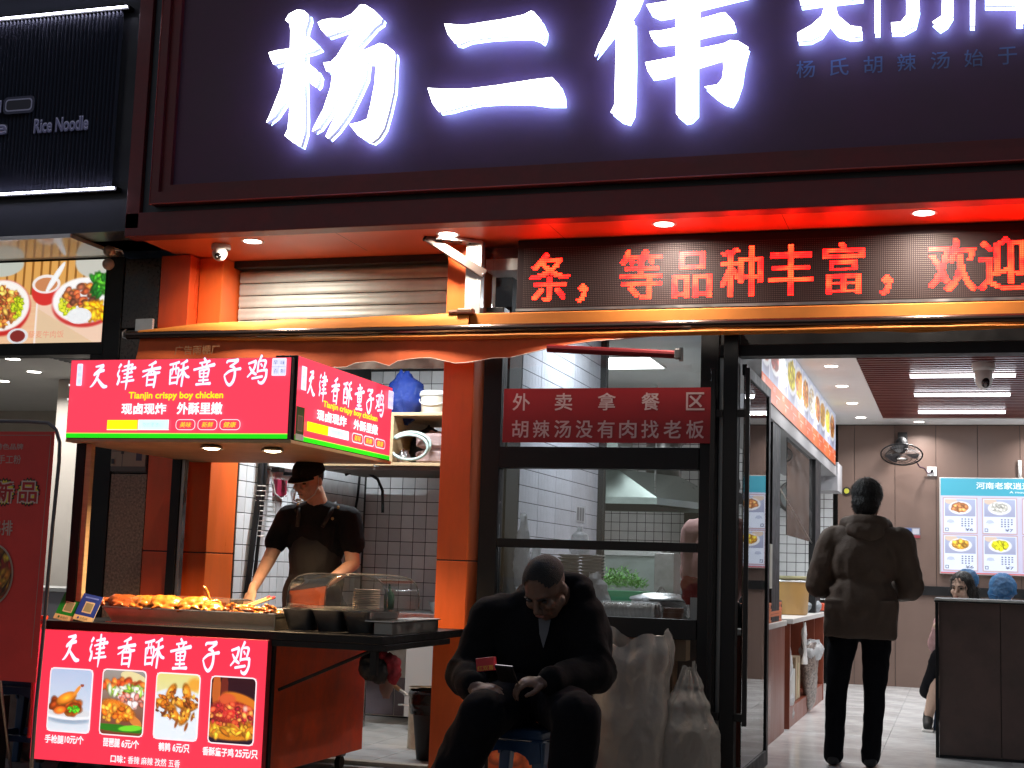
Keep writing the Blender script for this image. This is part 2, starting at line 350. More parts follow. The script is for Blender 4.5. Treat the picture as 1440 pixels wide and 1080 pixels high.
e_letter=emat('lit_letter_face',(.93,.95,1.0),9)
e_letterside=emat('lit_letter_side',(.55,.55,.75),.55)
e_halo=emat('lit_letter_back',(.30,.48,1.0),11)
e_strip=emat('lit_led_strip',(.80,.80,1.0),22)
g_clear=glassmat('clear_glass',dirt=.025)
g_door=glassmat('door_glass',tint=(.93,.95,.95))
def area(parent,loc,size,power,col=(1,1,1),rot=(0,0,0),shape='DISK',sy=None,spread=None,name='lamp_light'):
    l=bpy.data.lights.new(name,'AREA'); l.energy=power; l.color=col; l.shape=shape; l.size=size
    if sy: l.size_y=sy
    if spread: l.spread=rad(spread)
    o=bpy.data.objects.new(name,l); COL.objects.link(o); o.parent=parent; o.matrix_parent_inverse=wm(parent).inverted() if parent else Matrix()
    o.location=loc; o.rotation_euler=rot; return o
# ------------------------------------------------------------------ ground
g=structure('ground',MB().box(-60,60,-60,60,-.3,-.004),m_asphalt)
# pavement slabs in front of the shops
pv=structure('pavement',MB().box(-9,4,-4.2,-.02,-.003,.0),m_floorjoint)
slab=MB().box(0,.592,0,.592,0,.006,.002).mesh('slab'); slab.materials.append(mat('pavement_slab',(.24,.22,.20),.5,tint=.2,var=.3,vscale=7,bump=.15,rvar=.15))
for i in range(-12,6):
    for j in range(-6,0): piece('slab',slab,Matrix.Translation((i*.6,j*.6-.02,0)),pv)
# shop floor
fl=structure('shop_floor',MB().box(-1.30,3.2,0,8.5,-.003,.004),m_floorjoint)
ft=MB().box(0,.797,0,.797,0,.008,.0015).mesh('floor_tile'); ft.materials.append(m_floor)
for i in range(-1,4):
    for j in range(11):
        if j*.8+.02<8.4: piece('floor_tile',ft,Matrix.Translation((-1.28+(i+1)*.8,.02+j*.8,.004)),fl)
fs=structure('stall_floor',MB().box(-4.6,-1.31,.0,8.5,-.003,.004),m_floorjoint)
gt=MB().box(0,.296,0,.296,0,.007,.002).mesh('floor_tile'); gt.materials.append(m_greyfloor)
for i in range(6):
    for j in range(8): piece('floor_tile',gt,Matrix.Translation((-4.4+i*.3,.03+j*.3,.004)),fs)
# ------------------------------------------------------------------ orange pillars (clad in sheet, with a horizontal joint)
def pillar(label,x0,x1,y0,y1,mA,split=1.16):
    t=thing('clad_pillar',label,'pillar',((x0+x1)/2,(y0+y1)/2,0)); z=0.012
    for a,b in((.012,split-.0035),(split+.0035,2.97)):
        put('cladding_panel',MB().box(x0,x1,y0,y1,a,b,.003),mA,t)
    put('joint',MB().box(x0+.004,x1-.004,y0+.004,y1-.004,split-.0036,split+.0036),m_blackmat,t)
    return t
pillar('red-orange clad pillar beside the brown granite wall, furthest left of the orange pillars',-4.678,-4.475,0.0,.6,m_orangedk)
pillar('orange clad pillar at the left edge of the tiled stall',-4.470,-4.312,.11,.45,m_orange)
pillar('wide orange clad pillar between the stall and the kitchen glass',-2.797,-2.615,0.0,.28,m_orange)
# ------------------------------------------------------------------ soffit and sign casing
sf=structure('soffit',MB().box(-4.59,3.0,-.54,.62,2.978,3.0),m_soffit)
for x in(-3.35,-2.1,-.85,.4): put('joint',MB().box(x,x+.002,-.538,.1,2.9775,2.979),m_blackmat,sf)
sg=thing('shop_sign','huge dark sign board with glowing white characters above the orange shop','sign',(-1.5,-.54,2.978))
put('casing',MB().box(-4.59,-4.50,-.56,.3,3.0,5.2,.004).box(-4.59,3,-.56,-.44,2.955,3.094,.004).box(-4.5,3,-.44,.2,3.0,3.09),m_redframe,sg)
put('reveal',MB().box(-4.497,3,-.53,-.45,3.097,5.2),m_greystrip,sg)
put('frame',MB().prism([(-4.412,3.130),(3,3.130),(3,3.20),(-4.36,3.20),(-4.36,5.2),(-4.412,5.2)],-.60,-.53).prism([(-4.36,3.20),(3,3.20),(3,3.245),(-4.30,3.245),(-4.30,5.2),(-4.36,5.2)],-.575,-.53),m_redframe,sg)
put('board',MB().box(-4.30,3.0,-.545,-.53,3.245,5.2),m_signboard,sg)
put('edge_bead',MB().tube([(-4.412,-.602,5.2),(-4.412,-.602,3.13),(3,-.602,3.13)],.004,6),mat('red_bead',(.5,.08,.06),.3),sg)
# the big characters: traced outlines, given 8 cm of depth
YS=-.64
def sgn(pts,ox,oy,sc): 
    out=[]
    for x,y in pts: p=atY(ox+x/sc,oy+y/sc,YS); out.append((p.x,p.z))
    return out
A1=[(185,85),(200,60),(235,42),(262,45),(280,60),(282,80),(268,125),(266,160),(285,155),(310,180),(328,203),(300,215),(265,225),(265,265),(290,275),(315,295),(328,320),(322,355),(312,368),(295,355),(263,312),(266,420),(268,500),(265,560),(248,618),(215,600),(182,572),(195,545),(202,470),(202,380),(180,430),(140,490),(105,517),(130,460),(165,370),(187,258),(135,272),(122,245),(115,222),(150,213),(205,205),(207,130),(203,100)]
A2=[(322,95),(340,85),(380,78),(420,80),(465,60),(500,22),(520,20),(560,45),(592,78),(588,95),(560,115),(535,145),(490,195),(440,243),(500,220),(545,200),(582,183),(610,190),(645,220),(647,240),(643,300),(640,380),(620,470),(600,540),(575,580),(548,600),(520,590),(490,570),(455,525),(500,515),(530,502),(545,440),(562,350),(566,290),(562,262),(530,262),(522,330),(490,400),(450,480),(400,550),(365,585),(355,575),(375,530),(420,440),(450,350),(462,290),(438,295),(430,340),(400,420),(360,490),(325,540),(298,555),(305,535),(345,460),(375,370),(385,305),(358,300),(345,265),(375,262),(400,240),(440,175),(475,118),(440,125),(360,152),(335,125)]
B1=[(855,100),(910,105),(940,107),(1020,94),(1100,82),(1190,63),(1220,47),(1232,50),(1262,85),(1280,125),(1278,155),(1268,178),(1245,162),(1215,153),(1150,153),(1050,158),(960,170),(920,187),(900,183),(870,145)]
B2=[(785,372),(850,376),(950,376),(1080,360),(1220,338),(1310,327),(1340,360),(1355,400),(1358,440),(1290,440),(1220,430),(1100,428),(1000,435),(930,450),(880,465),(832,472),(805,435)]
C1=[(215,22),(188,62),(207,70),(208,200),(206,300),(202,360),(188,387),(165,380),(133,355),(145,330),(148,200),(150,92),(120,130),(82,178),(95,140),(125,85),(150,20),(168,-60),(200,-110),(252,-92),(240,-40)]
C2=[(338,-90),(405,-90),(405,-10),(565,-48),(575,-18),(410,22),(409,62),(480,42),(495,40),(522,70),(525,90),(480,95),(408,112),(408,155),(490,138),(510,128),(535,130),(568,150),(560,175),(552,210),(545,260),(530,305),(515,330),(490,322),(465,305),(430,275),(470,268),(485,250),(490,215),(487,180),(405,205),(405,360),(385,380),(368,384),(340,360),(340,225),(300,238),(262,243),(250,225),(242,198),(338,180),(338,128),(280,135),(262,120),(255,100),(290,98),(338,88),(338,43),(285,52),(258,40),(245,15),(338,0)]
D=[[(725,-25),(735,18),(790,10),(812,8),(800,50),(770,78),(723,105),(725,130),(765,128),(800,110),(824,74),(850,105),(890,118),(926,115),(926,87),(890,82),(852,50),(840,5),(930,-5),(930,-25)],
   [(968,-40),(984,-40),(983,105),(968,105)],
   [(1062,-40),(1105,-40),(1110,30),(1098,80),(1060,101),(1022,102),(1020,72),(1050,70),(1068,48),(1068,0)],
   [(1182,-40),(1216,-40),(1216,50),(1198,78),(1176,92),(1150,70),(1180,50)],[(1270,-40),(1285,-40),(1284,82),(1270,82)],
   [(1318,-40),(1338,-40),(1338,-5),(1418,-5),(1418,-40),(1500,-40),(1500,22),(1440,22),(1438,76),(1418,76),(1418,18),(1318,18)]]
def letter(name,pl,depth,src):
    f=MB(); b=MB()
    for k,pts in enumerate(pl):
        q=sgn(pts,*src)
        f.prism(q,YS-.004,YS-.001); b.prism(q,YS,YS+depth)
    h=MB()
    for k,pts in enumerate(pl): h.prism(sgn(pts,*src),YS+.058,YS+.060)
    o=put(name,f,e_letter,sg); put('return_edge',b,e_letterside,o); put('halo_back',h,e_halo,o)
# leave a visible return: the side strip in the photo is opal acrylic
letter('character',[A1,A2],.035,(340,0,3)); letter('character',[B1,B2],.02,(340,0,3)); letter('character',[C1,C2],.02,(800,0,2.25))
for d in D: letter('logo_stroke',[d],.02,(800,0,2.25))
m_usp=printmat('unlit_sign_print',0)
for i,ch in enumerate('杨氏胡辣汤始于'):
    px=1133+47.3*i; py=97-(i*3.1); a=atY(px-13,py+13,-.5465); b=atY(px+13,py-13,-.5465)
    pt=front(-.5465); pt.text(ch,a.x,b.x,a.z,b.z,(105,125,165),bold=.005); pt.make('small_character',m_usp,sg)
# ------------------------------------------------------------------ LED text display
led=thing('led_display','long black LED text display with glowing red characters under the soffit','LED sign',(-1,0,2.78))
put('housing',MB().box(-2.372,3.0,-.015,.09,2.565,2.975,.004),mat('led_housing',(.02,.012,.014),.75,spec=.2),led)
put('bottom_rail',MB().box(-2.372,3.0,-.022,-.0155,2.565,2.580),m_steeldk,led)
z0=2.592; x0=-2.33; DP=.0107; DX=.0095; rows=32; cols=500
lit=np.zeros((rows,cols),int)
def ledchar(ch,px,bold=0.0):
    xc=atY(px,385,-.016).x; v,f=text_mesh(ch,bold); v=np.array(v); c0=int(round((xc-.133-x0)/DX))+1
    gx,gy=np.meshgrid((np.arange(28)-.5)/26,(np.arange(28)+.5)/28-.11); P_=np.stack([gx.ravel(),gy.ravel()],1); ins=np.zeros(len(P_),bool)
    for t in f:
        for k in range(1,len(t)-1):
            a,b,c=v[t[0]],v[t[k]],v[t[k+1]]
            d=(b[0]-a[0])*(c[1]-a[1])-(b[1]-a[1])*(c[0]-a[0])
            if abs(d)<1e-12: continue
            s1=((P_[:,0]-a[0])*(c[1]-a[1])-(P_[:,1]-a[1])*(c[0]-a[0]))/d; s2=((b[0]-a[0])*(P_[:,1]-a[1])-(b[1]-a[1])*(P_[:,0]-a[0]))/d
            ins|=(s1>=-.02)&(s2>=-.02)&(s1+s2<=1.02)
    ins=ins.reshape(28,28); i2=ins.copy(); i2[:,1:]|=ins[:,:-1]; ins=i2
    ins=ins.reshape(28,28)
    for r in range(28):
        for c in range(28):
            if ins[r,c] and 0<=c0+c<cols and 0<=r+2<rows: lit[r+2,c0+c]=1
for ch,px in(('条',771),('，',834),('等',900),('品',971),('种',1041),('丰',1110),('富',1184),('，',1261),('欢',1337),('迎',1408),('您',1478),('的',1550)): ledchar(ch,px)
on=MB(); off=MB()
for r in range(rows):
    for c in range(cols):
        x=x0+c*DX; z=z0+r*DP; q=.0040 if lit[r,c] else .0023
        (on if lit[r,c] else off).add([(x-q,-.0175,z-q),(x+q,-.0175,z-q),(x+q,-.0175,z+q),(x-q,-.0175,z+q)],[(0,1,2,3)])
m_led=bpy.data.materials.new('lit_red_led'); m_led.use_nodes=True; _t=m_led.node_tree; _b=_t.nodes['Principled BSDF']
_tc2=_t.nodes.new('ShaderNodeTexCoord'); _n=_t.nodes.new('ShaderNodeTexNoise'); _n.inputs['Scale'].default_value=9; _cr=_t.nodes.new('ShaderNodeValToRGB')
_cr.color_ramp.elements[0].color=(1,.002,.002,1); _cr.color_ramp.elements[0].position=.4; _cr.color_ramp.elements[1].color=(1,.016,.004,1); _cr.color_ramp.elements[1].position=.62
_t.links.new(_tc2.outputs['Object'],_n.inputs['Vector']); _t.links.new(_n.outputs[0],_cr.inputs[0]); _t.links.new(_cr.outputs[0],_b.inputs['Emission Color']); _b.inputs['Emission Strength'].default_value=22; _b.inputs['Base Color'].default_value=(.15,.01,.01,1)
put('lit_dots',on,m_led,led,kind='stuff'); put('unlit_dots',off,mat('unlit_led',(.09,.06,.055),.5),led,kind='stuff')
# ------------------------------------------------------------------ downlights under the soffit
dl=thing('downlight','round recessed downlight in the orange soffit nearest the white dome camera','downlight',(0,0,0))
put('trim_ring',MB().lathe([(.052,0),(.066,-.002),(.068,.002),(.068,.006)],n=28),m_white,dl)
put('lit_disc',MB().lathe([(.0001,-.0015),(.052,-.001)],n=28),e_down,dl)
area(dl,(0,0,-.006),.10,19.0,(1,.88,.74),spread=168)
dl.location=(-3.93,-.243,2.976); dl['group']='downlights recessed in the shop soffit'
for x,y,l in((-2.72,-.225,'round recessed downlight in the soffit just behind the folded awning arm'),(-1.485,-.25,'round recessed downlight above the middle of the red LED display'),(-.149,-.262,'round recessed downlight at the right end of the soffit'),(1.15,-.26,'round recessed downlight past the right end of the LED display')):
    dup(dl,(x,y,2.976),label=l)
# ------------------------------------------------------------------ roller shutter over the stall
sh=thing('roller_shutter','beige slatted roller shutter rolled up above the chicken stall','shutter',(-3.55,.4,2.5))
sl=MB().grid(lambda u,v:(u*1.42,-.006*math.sin(math.pi*v)-.003*math.sin(3*math.pi*v),v*.072),2,9).mesh('slat',True); sl.materials.append(m_shutter)
for k in range(6): piece('slat',sl,Matrix.Translation((-4.30,.32,2.46+k*.078)),sh)
put('backing',MB().box(-4.30,-2.80,.335,.36,2.3,2.977),m_steeldk,sh)
put('bottom_bar',MB().box(-4.30,-2.80,.30,.334,2.42,2.458,.004),m_alu,sh)
put('head_box',MB().box(-4.31,-2.797,.25,.34,2.935,2.977),m_blackmat,sh)
# ------------------------------------------------------------------ stall room with glazed tiles
def tilewall(name,label_origin,U,V,N,nu,nv,tw,th,gap,m,off=0.0,skip=None,stuff=False,back=None):
    O=Vector(label_origin);U=Vector(U);V=Vector(V);N=Vector(N)
    w=structure(name,back,m_grout) if back else None
    base=MB().box(0,tw-gap,0,th-gap,0,.004,.0012)
    me=base.mesh('tile'); me.materials.append(m)
    mb=MB(); B=Matrix(((U.x,V.x,N.x,0),(U.y,V.y,N.y,0),(U.z,V.z,N.z,0),(0,0,0,1)))
    for j in range(nv):
        for i in range(nu):
            if skip and skip(i,j): continue
            T=Matrix.Translation(O+U*(i*tw+gap/2)+V*(j*th+gap/2))@B@Matrix.Rotation(R.uniform(-.002,.002),4,'X')@Matrix.Rotation(R.uniform(-.003,.003),4,'Y')
            if stuff: mb.add([T@Vector(p) for p in base.v],base.f)
            else: piece('tile',me,T,w)
    if stuff: put('tile',mb,m,w,kind='stuff')
    return w
tilewall('stall_back_wall',(-4.31,2.5,.8),(1,0,0),(0,0,1),(0,-1,0),16,18,.1,.1,.005,m_tile,back=MB().box(-4.45,-2.45,2.5,2.58,0,2.95))
tilewall('stall_left_wall',(-4.31,.46,.62),(0,1,0),(0,0,1),(1,0,0),20,14,.1,.1,.005,m_tile,back=MB().box(-4.4,-4.31,.452,2.5,0,2.95))
lt=MB().box(0,.293,0,.006,0,.276,.002).mesh('skirting_tile'); lt.materials.append(mat('mauve_tile',(.20,.16,.18),.35,tint=.12,var=.15,vscale=9))
bwl=structure('stall_lower_wall',MB().box(-4.31,-2.62,2.494,2.4985,.012,.80),m_whitewarm)
for i in range(5): piece('skirting_tile',lt,Matrix.Translation((-4.30+i*.3,2.486,.02)),bwl)
structure('stall_left_lower_wall',MB().box(-4.3095,-4.305,.46,2.49,.012,.618),m_whitewarm)
structure('stall_ceiling',MB().box(-4.4,-2.5,.37,2.5,2.85,2.95),m_white)
# kitchen partition wall: wide ribbed tiles towards the kitchen
pw=structure('kitchen_left_wall',MB().box(-2.60,-2.495,.30,2.58,0,2.95),m_grout)
rib=MB()
for k in range(6): rib.box(k*.0675,k*.0675+.0665,0,.096,0,.004,.0012)
rm=rib.mesh('tile'); rm.materials.append(m_ribtile)
B=Matrix(((0,0,1,0),(1,0,0,0),(0,1,0,0),(0,0,0,1)))
for j in range(21):
    for i in range(6):
        y=.14+i*.41
        if y<.3: continue
        piece('tile',rm,Matrix.Translation((-2.495,y+.0,.83+j*.1-.004))@B,pw)
structure('kitchen_ceiling',MB().box(-2.6,-1.45,.1,2.6,2.832,2.9).box(-4.3,-1.45,2.6,8.5,2.832,2.9),m_white)
tilewall('kitchen_back_wall',(-4.3,8.5,.9),(1,0,0),(0,0,1),(0,-1,0),30,19,.1,.1,.006,m_tile,stuff=True,back=MB().box(-4.4,-1.25,8.5,8.6,0,2.95))
structure('kitchen_side_wall',MB().box(-4.4,-4.3,2.58,8.5,0,2.95),m_tile)
structure('kitchen_front_wall',MB().box(-4.3,-2.605,2.58,2.62,0,2.95),m_tile)
kp=thing('ceiling_light_panel','bright square white light panel in the kitchen ceiling','light panel',(-2.6,3.7,2.83))
put('frame',MB().box(-2.92,-2.30,3.38,4.02,2.822,2.831),m_white,kp); put('diffuser',MB().box(-2.90,-2.32,3.40,4.0,2.818,2.8215),e_panel,kp)
area(kp,(-2.6,3.7,2.81),.55,42,(.85,.95,1),(0,0,0),'SQUARE')
kp_fill=dup(kp,(-1.95,1.35,2.83),label='added fill light panel, unseen, in the kitchen ceiling just inside the glass')  # unseen second panel, added to brighten the ribbed kitchen wall
for c_ in kp_fill.children:
    if c_.type=='LIGHT': c_.data=c_.data.copy(); c_.data.energy=24; c_.data.color=(.84,.92,1)
# ------------------------------------------------------------------ dining room
bw=structure('dining_back_wall',MB().box(-1.25,3.2,8.52,8.6,0,2.9),m_blackmat)
pn=MB().box(0,.425,0,.018,0,2.81,.0015).mesh('wall_panel'); pn.materials.append(m_brown)
for i in range(11): piece('wall_panel',pn,Matrix.Translation((-1.50+i*.43,8.5,.012)),bw)
structure('dining_right_wall',MB().box(3.1,3.2,0,8.5,0,2.9),m_brown)
ce=structure('dining_ceiling',MB().box(-1.45,-.74,.1,8.5,2.83,2.9).box(-.74,3.2,7.92,8.5,2.83,2.9).box(-.74,3.2,.1,3.42,2.83,2.9),m_white)
put('slot_backing',MB().box(-.74,3.2,3.42,7.92,2.885,2.9),m_blackmat,ce)
s_=MB()
for k in range(37): s_.box(-.739,3.2,3.47+k*.1205,3.53+k*.1205,2.834,2.88)
put('slat',s_,m_slat,ce,kind='stuff')
# linear lights in the slat ceiling
ll=thing('linear_light','glowing linear tube light in the slatted ceiling, nearest the street','tube light',(0,0,0),group='linear lights in the slatted ceiling')
put('tube',MB().tube([(-.41,0,0),(.41,0,0)],.014,8),e_tube,ll); put('housing',MB().box(-.42,.42,-.02,.02,.012,.045,.003),m_white,ll)
area(ll,(0,0,-.02),.8,19,(.9,.95,1),(0,0,0),'RECTANGLE',.04)
ll.location=(.05,4.54,2.812)
for y,l in((5.78,'glowing linear tube light in the slatted ceiling, middle of the left row of three'),(7.15,'glowing linear tube light in the slatted ceiling, furthest back of the left row')): dup(ll,(.05,y,2.812),label=l)
for k,y in enumerate((4.54,5.78,7.15)): dup(ll,(1.75,y,2.812),label='glowing linear tube light right of frame in the slatted ceiling, row %s'%('front','middle','back')[k])
dl2=dl.copy()
def cool(o,e=8):
    for c_ in o.children:
        if c_.type=='LIGHT': c_.data=cool_l
cool_l=bpy.data.lights.new('cool_lamp','AREA'); cool_l.energy=12; cool_l.color=(1,.97,.95); cool_l.shape='DISK'; cool_l.size=.1; cool_l.spread=rad(140)
bpy.data.objects.remove(dl2)
for n,(x,y) in enumerate(((-.96,4.04),(-.965,5.26),(-.965,6.53),(-.96,7.78),(-.38,8.2),(.9,8.2),(-.96,2.8))):
    dd=dup(dl,(x,y,2.829),label=('small ceiling downlight over the counter, nearest the street','small ceiling downlight over the counter, second from the street','small ceiling downlight over the counter, third from the street','small ceiling downlight over the counter, furthest back','small ceiling downlight by the back wall above the black fan','small ceiling downlight by the back wall above the menu board','small ceiling downlight just inside the glass door')[n]); dd['group']='downlights in the dining room ceiling'; cool(dd)
# waist rail on the back wall
structure('wall_rail',MB().box(-.42,3.1,8.46,8.499,.99,1.09,.004),m_black)
# ------------------------------------------------------------------ shop front frames
fr=thing('glass_front','black framed glass front of the kitchen with stacked windows','shopfront',(-1.9,0,0))
for b in ((-2.56,-2.452,.012,2.60),(-1.322,-1.222,.012,2.56)): put('stile',MB().box(b[0],b[1],.02,.12,b[2],b[3],.003),m_black,fr)
for b in ((1.685,1.803,.015),(1.243,1.291,.02),(.78,.885,.01),(.012,.11,.01),(2.44,2.56,.02)): put('rail',MB().box(-2.451,-1.323,b[2],.115,b[0],b[1],.002),m_black,fr)
for z0_,z1_ in((1.804,2.439),(1.292,1.684),(.886,1.242),(.111,.779)):
    put('pane',MB().box(-2.451,-1.323,.06,.066,z0_,z1_),g_clear,fr)
put('side_pane',MB().box(-2.545,-2.38,.07,.076,2.61,2.96),g_clear,fr)
structure('lintel',MB().box(-1.221,3.1,.0,.12,2.297,2.36,.003).box(-1.221,3.1,.03,.12,2.36,2.56),m_black)
structure('jamb',MB().box(-1.221,-1.19,.04,.12,.012,2.296),mat('grey_silver_jamb',(.3,.3,.3),.4,.6))
# red sticker banner on the glass
st=thing('takeaway_notice','red notice strip with two lines of white Chinese text on the kitchen glass','notice',(-1.85,.0,1.98))
put('sheet',MB().box(-2.43,-1.236,-.002,.0005,1.825,2.128),mat('red_vinyl',(.36,.012,.018),.5,var=.06,vscale=3),st)
pt=front(-.0025)
for i,ch in enumerate('外卖拿餐区'):
    x=-2.375+i*.2455; pt.text(ch,x,x+.098,2.005,2.100,(222,190,190),bold=.014)
for i,ch in enumerate('胡辣汤没有肉找老板'):
    x=-2.375+i*.1232; pt.text(ch,x,x+.094,1.852,1.948,(222,190,190),bold=.014)
pt.make('lettering',printmat('white_vinyl_print',0),st)
# glass door leaf standing open, edge-on, with tall pull handles
dr=thing('glass_door','black framed glass door standing open into the shop with tall pull handles','door',(-1.14,0,0))
put('near_stile',MB().box(-1.185,-1.108,-.06,.04,.03,2.44,.004),m_black,dr)
put('far_stile',MB().box(-1.10,-1.075,1.02,1.10,.03,2.26,.003),m_black,dr)
put('top_rail',MB().box(-1.10,-1.075,.045,1.019,2.20,2.26,.002),m_black,dr)
put('bottom_rail',MB().box(-1.10,-1.075,.045,1.019,.03,.12,.002),m_black,dr)
put('pane',MB().box(-1.09,-1.084,.045,1.019,.121,2.199),g_door,dr)
for x in(-1.235,-1.052):
    h=put('pull_handle',MB().box(x-.012,x+.012,-.09,-.062,.36,2.22,.003),m_black,dr)
    s1=-1.186 if x<-1.15 else -1.107
    for z in(1.98,.40): put('standoff',MB().box(min(x,s1),max(x,s1),-.07,-.05,z-.02,z+.02,.002),m_black,h)
# ------------------------------------------------------------------ neighbouring shop on the left
ns=thing('neighbour_sign','black ribbed sign of the noodle shop next door with two light strips','sign',(-5.6,-.55,3))
put('board',MB().box(-9,-4.60,-.52,.2,3.0,5.4),mat('black_sign_board',(.016,.017,.03),.45,rvar=.1,vscale=6),ns)
rb=MB()
for k in range(80):
    x=-4.70-k*.0265; rb.prism([(x,-.555),(x-.013,-.572),(x-.018,-.555)],3.26,4.335,'Z')
put('ribs',rb,mat('dark_ribbed_metal',(.05,.05,.075),.3,.3),ns,kind='stuff')
for z in(4.345,3.243): 
    put('light_strip',MB().tube([(-9,-.585,z),(-4.665,-.585,z)],.006,8),e_strip,ns)
    put('strip_channel',MB().box(-9,-4.655,-.575,-.5205,z-.012,z+.012),m_black,ns)
pt=front(-.578,step=.0015)
a=atY(48,187,-.578); b=atY(125,163,-.578); w_=b.x-a.x
def outl(t,u0,u1,v0,v1):
    pt.text(t,u0,u1,v0,v1,(52,52,78),bold=.075); pt.text(t,u0,u1,v0,v1,(185,185,215),bold=.03); pt.text(t,u0+.002,u1,v0-.004,v1-.005,(110,110,150),bold=.01)
outl('Rice Noodle',a.x,b.x,a.z,b.z); c=atY(-14,190,-.578); d=atY(11,170,-.578); outl('le',c.x,d.x,c.z,d.z)
c=atY(1,159,-.578); d=atY(4,143,-.578); outl('l',c.x,d.x,c.z,d.z)
c=atY(10,159,-.578); d=atY(49,139,-.578); pt.rect(c.x-.015,d.x+.015,c.z-.015,d.z+.015,(50,50,74),.03); pt.rect(c.x,d.x,c.z,d.z,(150,150,180),.022); pt.rect(c.x+.008,d.x-.008,c.z+.008,d.z-.008,(34,32,46),.018)
pt.make('lettering',printmat('sign_letter_print',.12),ns)
structure('neighbour_soffit',MB().box(-9,-4.98,-.52,.05,2.975,2.999),mat('glossy_white_soffit',(.6,.58,.55),.12))
structure('party_wall',MB().box(-5.04,-4.60,-.30,-.02,3.0,5.4),m_black)
# neighbour menu light box with two dishes
nm=thing('neighbour_menu_board','backlit picture board of rice bowls over the noodle shop window','menu board',(-5.5,0,2.7))
put('casing',MB().box(-8.2,-5.052,.0,.12,2.36,2.974,.003),m_black,nm)
pt=front(-.001)
W_,H_=150,108; A=canvas(W_,H_,(215,160,80),(225,150,85)); yy,xx=np.mgrid[0:H_,0:W_]
A[:44]=np.where(((xx[:44]%11)<3)[...,None],np.array((150,98,40)),np.array((222,165,88)))
A[44:]=np.array((236,190,150))+_nr.randn(H_-44,1,1)*4
fill(A,.10,.02,.28,.16,(190,195,185)); fill(A,.93,.02,.28,.22,(200,200,190))
A[44:,66:]=np.array((240,205,180)); m_=(yy-62)>(xx-66)*.62; A[(yy>60)&m_&(xx>66)]=(226,196,160)
fill(A,.13,.56,.36,.36,(200,40,35)); fill(A,.12,.53,.36,.33,(250,246,240)); blobs(A,220,.10,.54,.27,.24,[(190,90,50),(225,150,60),(150,80,40),(240,190,90),(215,120,60)],.028,1,2); blobs(A,60,.26,.56,.07,.12,[(190,205,30),(160,180,30)],.022,2)
fill(A,.285,.91,.13,.10,(225,228,232)); fill(A,.285,.91,.095,.075,(130,40,35)); fill(A,.0,.93,.16,.2,(236,200,160))
A[46:,64:66]=(245,235,225)
fill(A,.50,.36,.175,.19,(215,50,45)); fill(A,.50,.28,.175,.12,(245,240,238)); fill(A,.50,.285,.14,.09,(205,135,90)); fill(A,.575,.2,.035,.22,(245,248,250),.5)
fill(A,.84,.54,.40,.29,(205,60,55)); fill(A,.84,.49,.40,.29,(252,250,250)); blobs(A,90,.70,.53,.09,.14,[(205,215,35),(180,200,30),(225,225,60)],.022,3); blobs(A,60,.80,.44,.2,.14,[(205,95,55),(150,85,60),(230,140,60),(120,70,50)],.04,4,1.2)
blobs(A,60,.93,.62,.12,.1,[(245,160,20),(250,185,40)],.03,5,2.2); blobs(A,40,.95,.3,.1,.12,[(60,150,40),(90,190,50),(40,120,40)],.03,6,2.5); fill(A,.80,.68,.15,.10,(238,240,242),noise_=7)
pt.raster(A,-5.925,-5.066,2.437,2.962)
pt.raster(A[:,::-1],-6.79,-5.93,2.437,2.962)
pt.text('藜麦牛肉饭',-5.60,-5.34,2.47,2.515,(225,150,120),bold=.0)
pt.make('picture_sheet',printmat('backlit_food_print',.95,.6),nm)
# stone pier between the shops
sp=thing('stone_pier','pier between the shops, dark stone above and brown granite below','pier',(-4.86,.2,0))
put('stone_panel',MB().box(-5.045,-4.682,.012,.5,.012,.735,.003),m_stonedk,sp); put('stone_panel',MB().box(-4.93,-4.682,.0,.5,.742,1.62,.003),m_stone,sp)
for z in(1.626,2.07,2.52): put('stone_panel',MB().box(-4.93,-4.682,.0,.5,z,z+.437,.003),m_stonedk,sp)
put('black_edge',MB().box(-5.045,-4.933,-.01,.5,.742,2.97,.003),m_black,sp)
nb=thing('notice_board','sheet of pale printed notices on the stone pier under the chicken sign','notice board',(-4.815,0,1.73))
put('board',MB().box(-4.945,-4.688,-.008,-.001,1.635,1.99,.002),mat('board_back',(.10,.09,.08),.5),nb)
pt=front(-.0085)
for c,(u,v) in enumerate(((-4.935,1.665),(-4.85,1.665),(-4.77,1.665))):
    pt.rect(u,u+.078,v,v+.27,(150,132,112))
    for k in range(9): pt.rect(u+.008,u+.07,v+.235-k*.018,v+.239-k*.018,(90,78,70))
pt.rect(-4.755,-4.715,1.70,1.76,(60,50,70)); pt.rect(-4.925,-4.905,1.68,1.71,(50,45,50)); pt.rect(-4.86,-4.84,1.74,1.79,(50,45,50))
pt.text('食品安全公示',-4.91,-4.72,1.945,1.975,(190,170,150),bold=.01)
pt.make('papers',printmat('paper_print',0),nb)
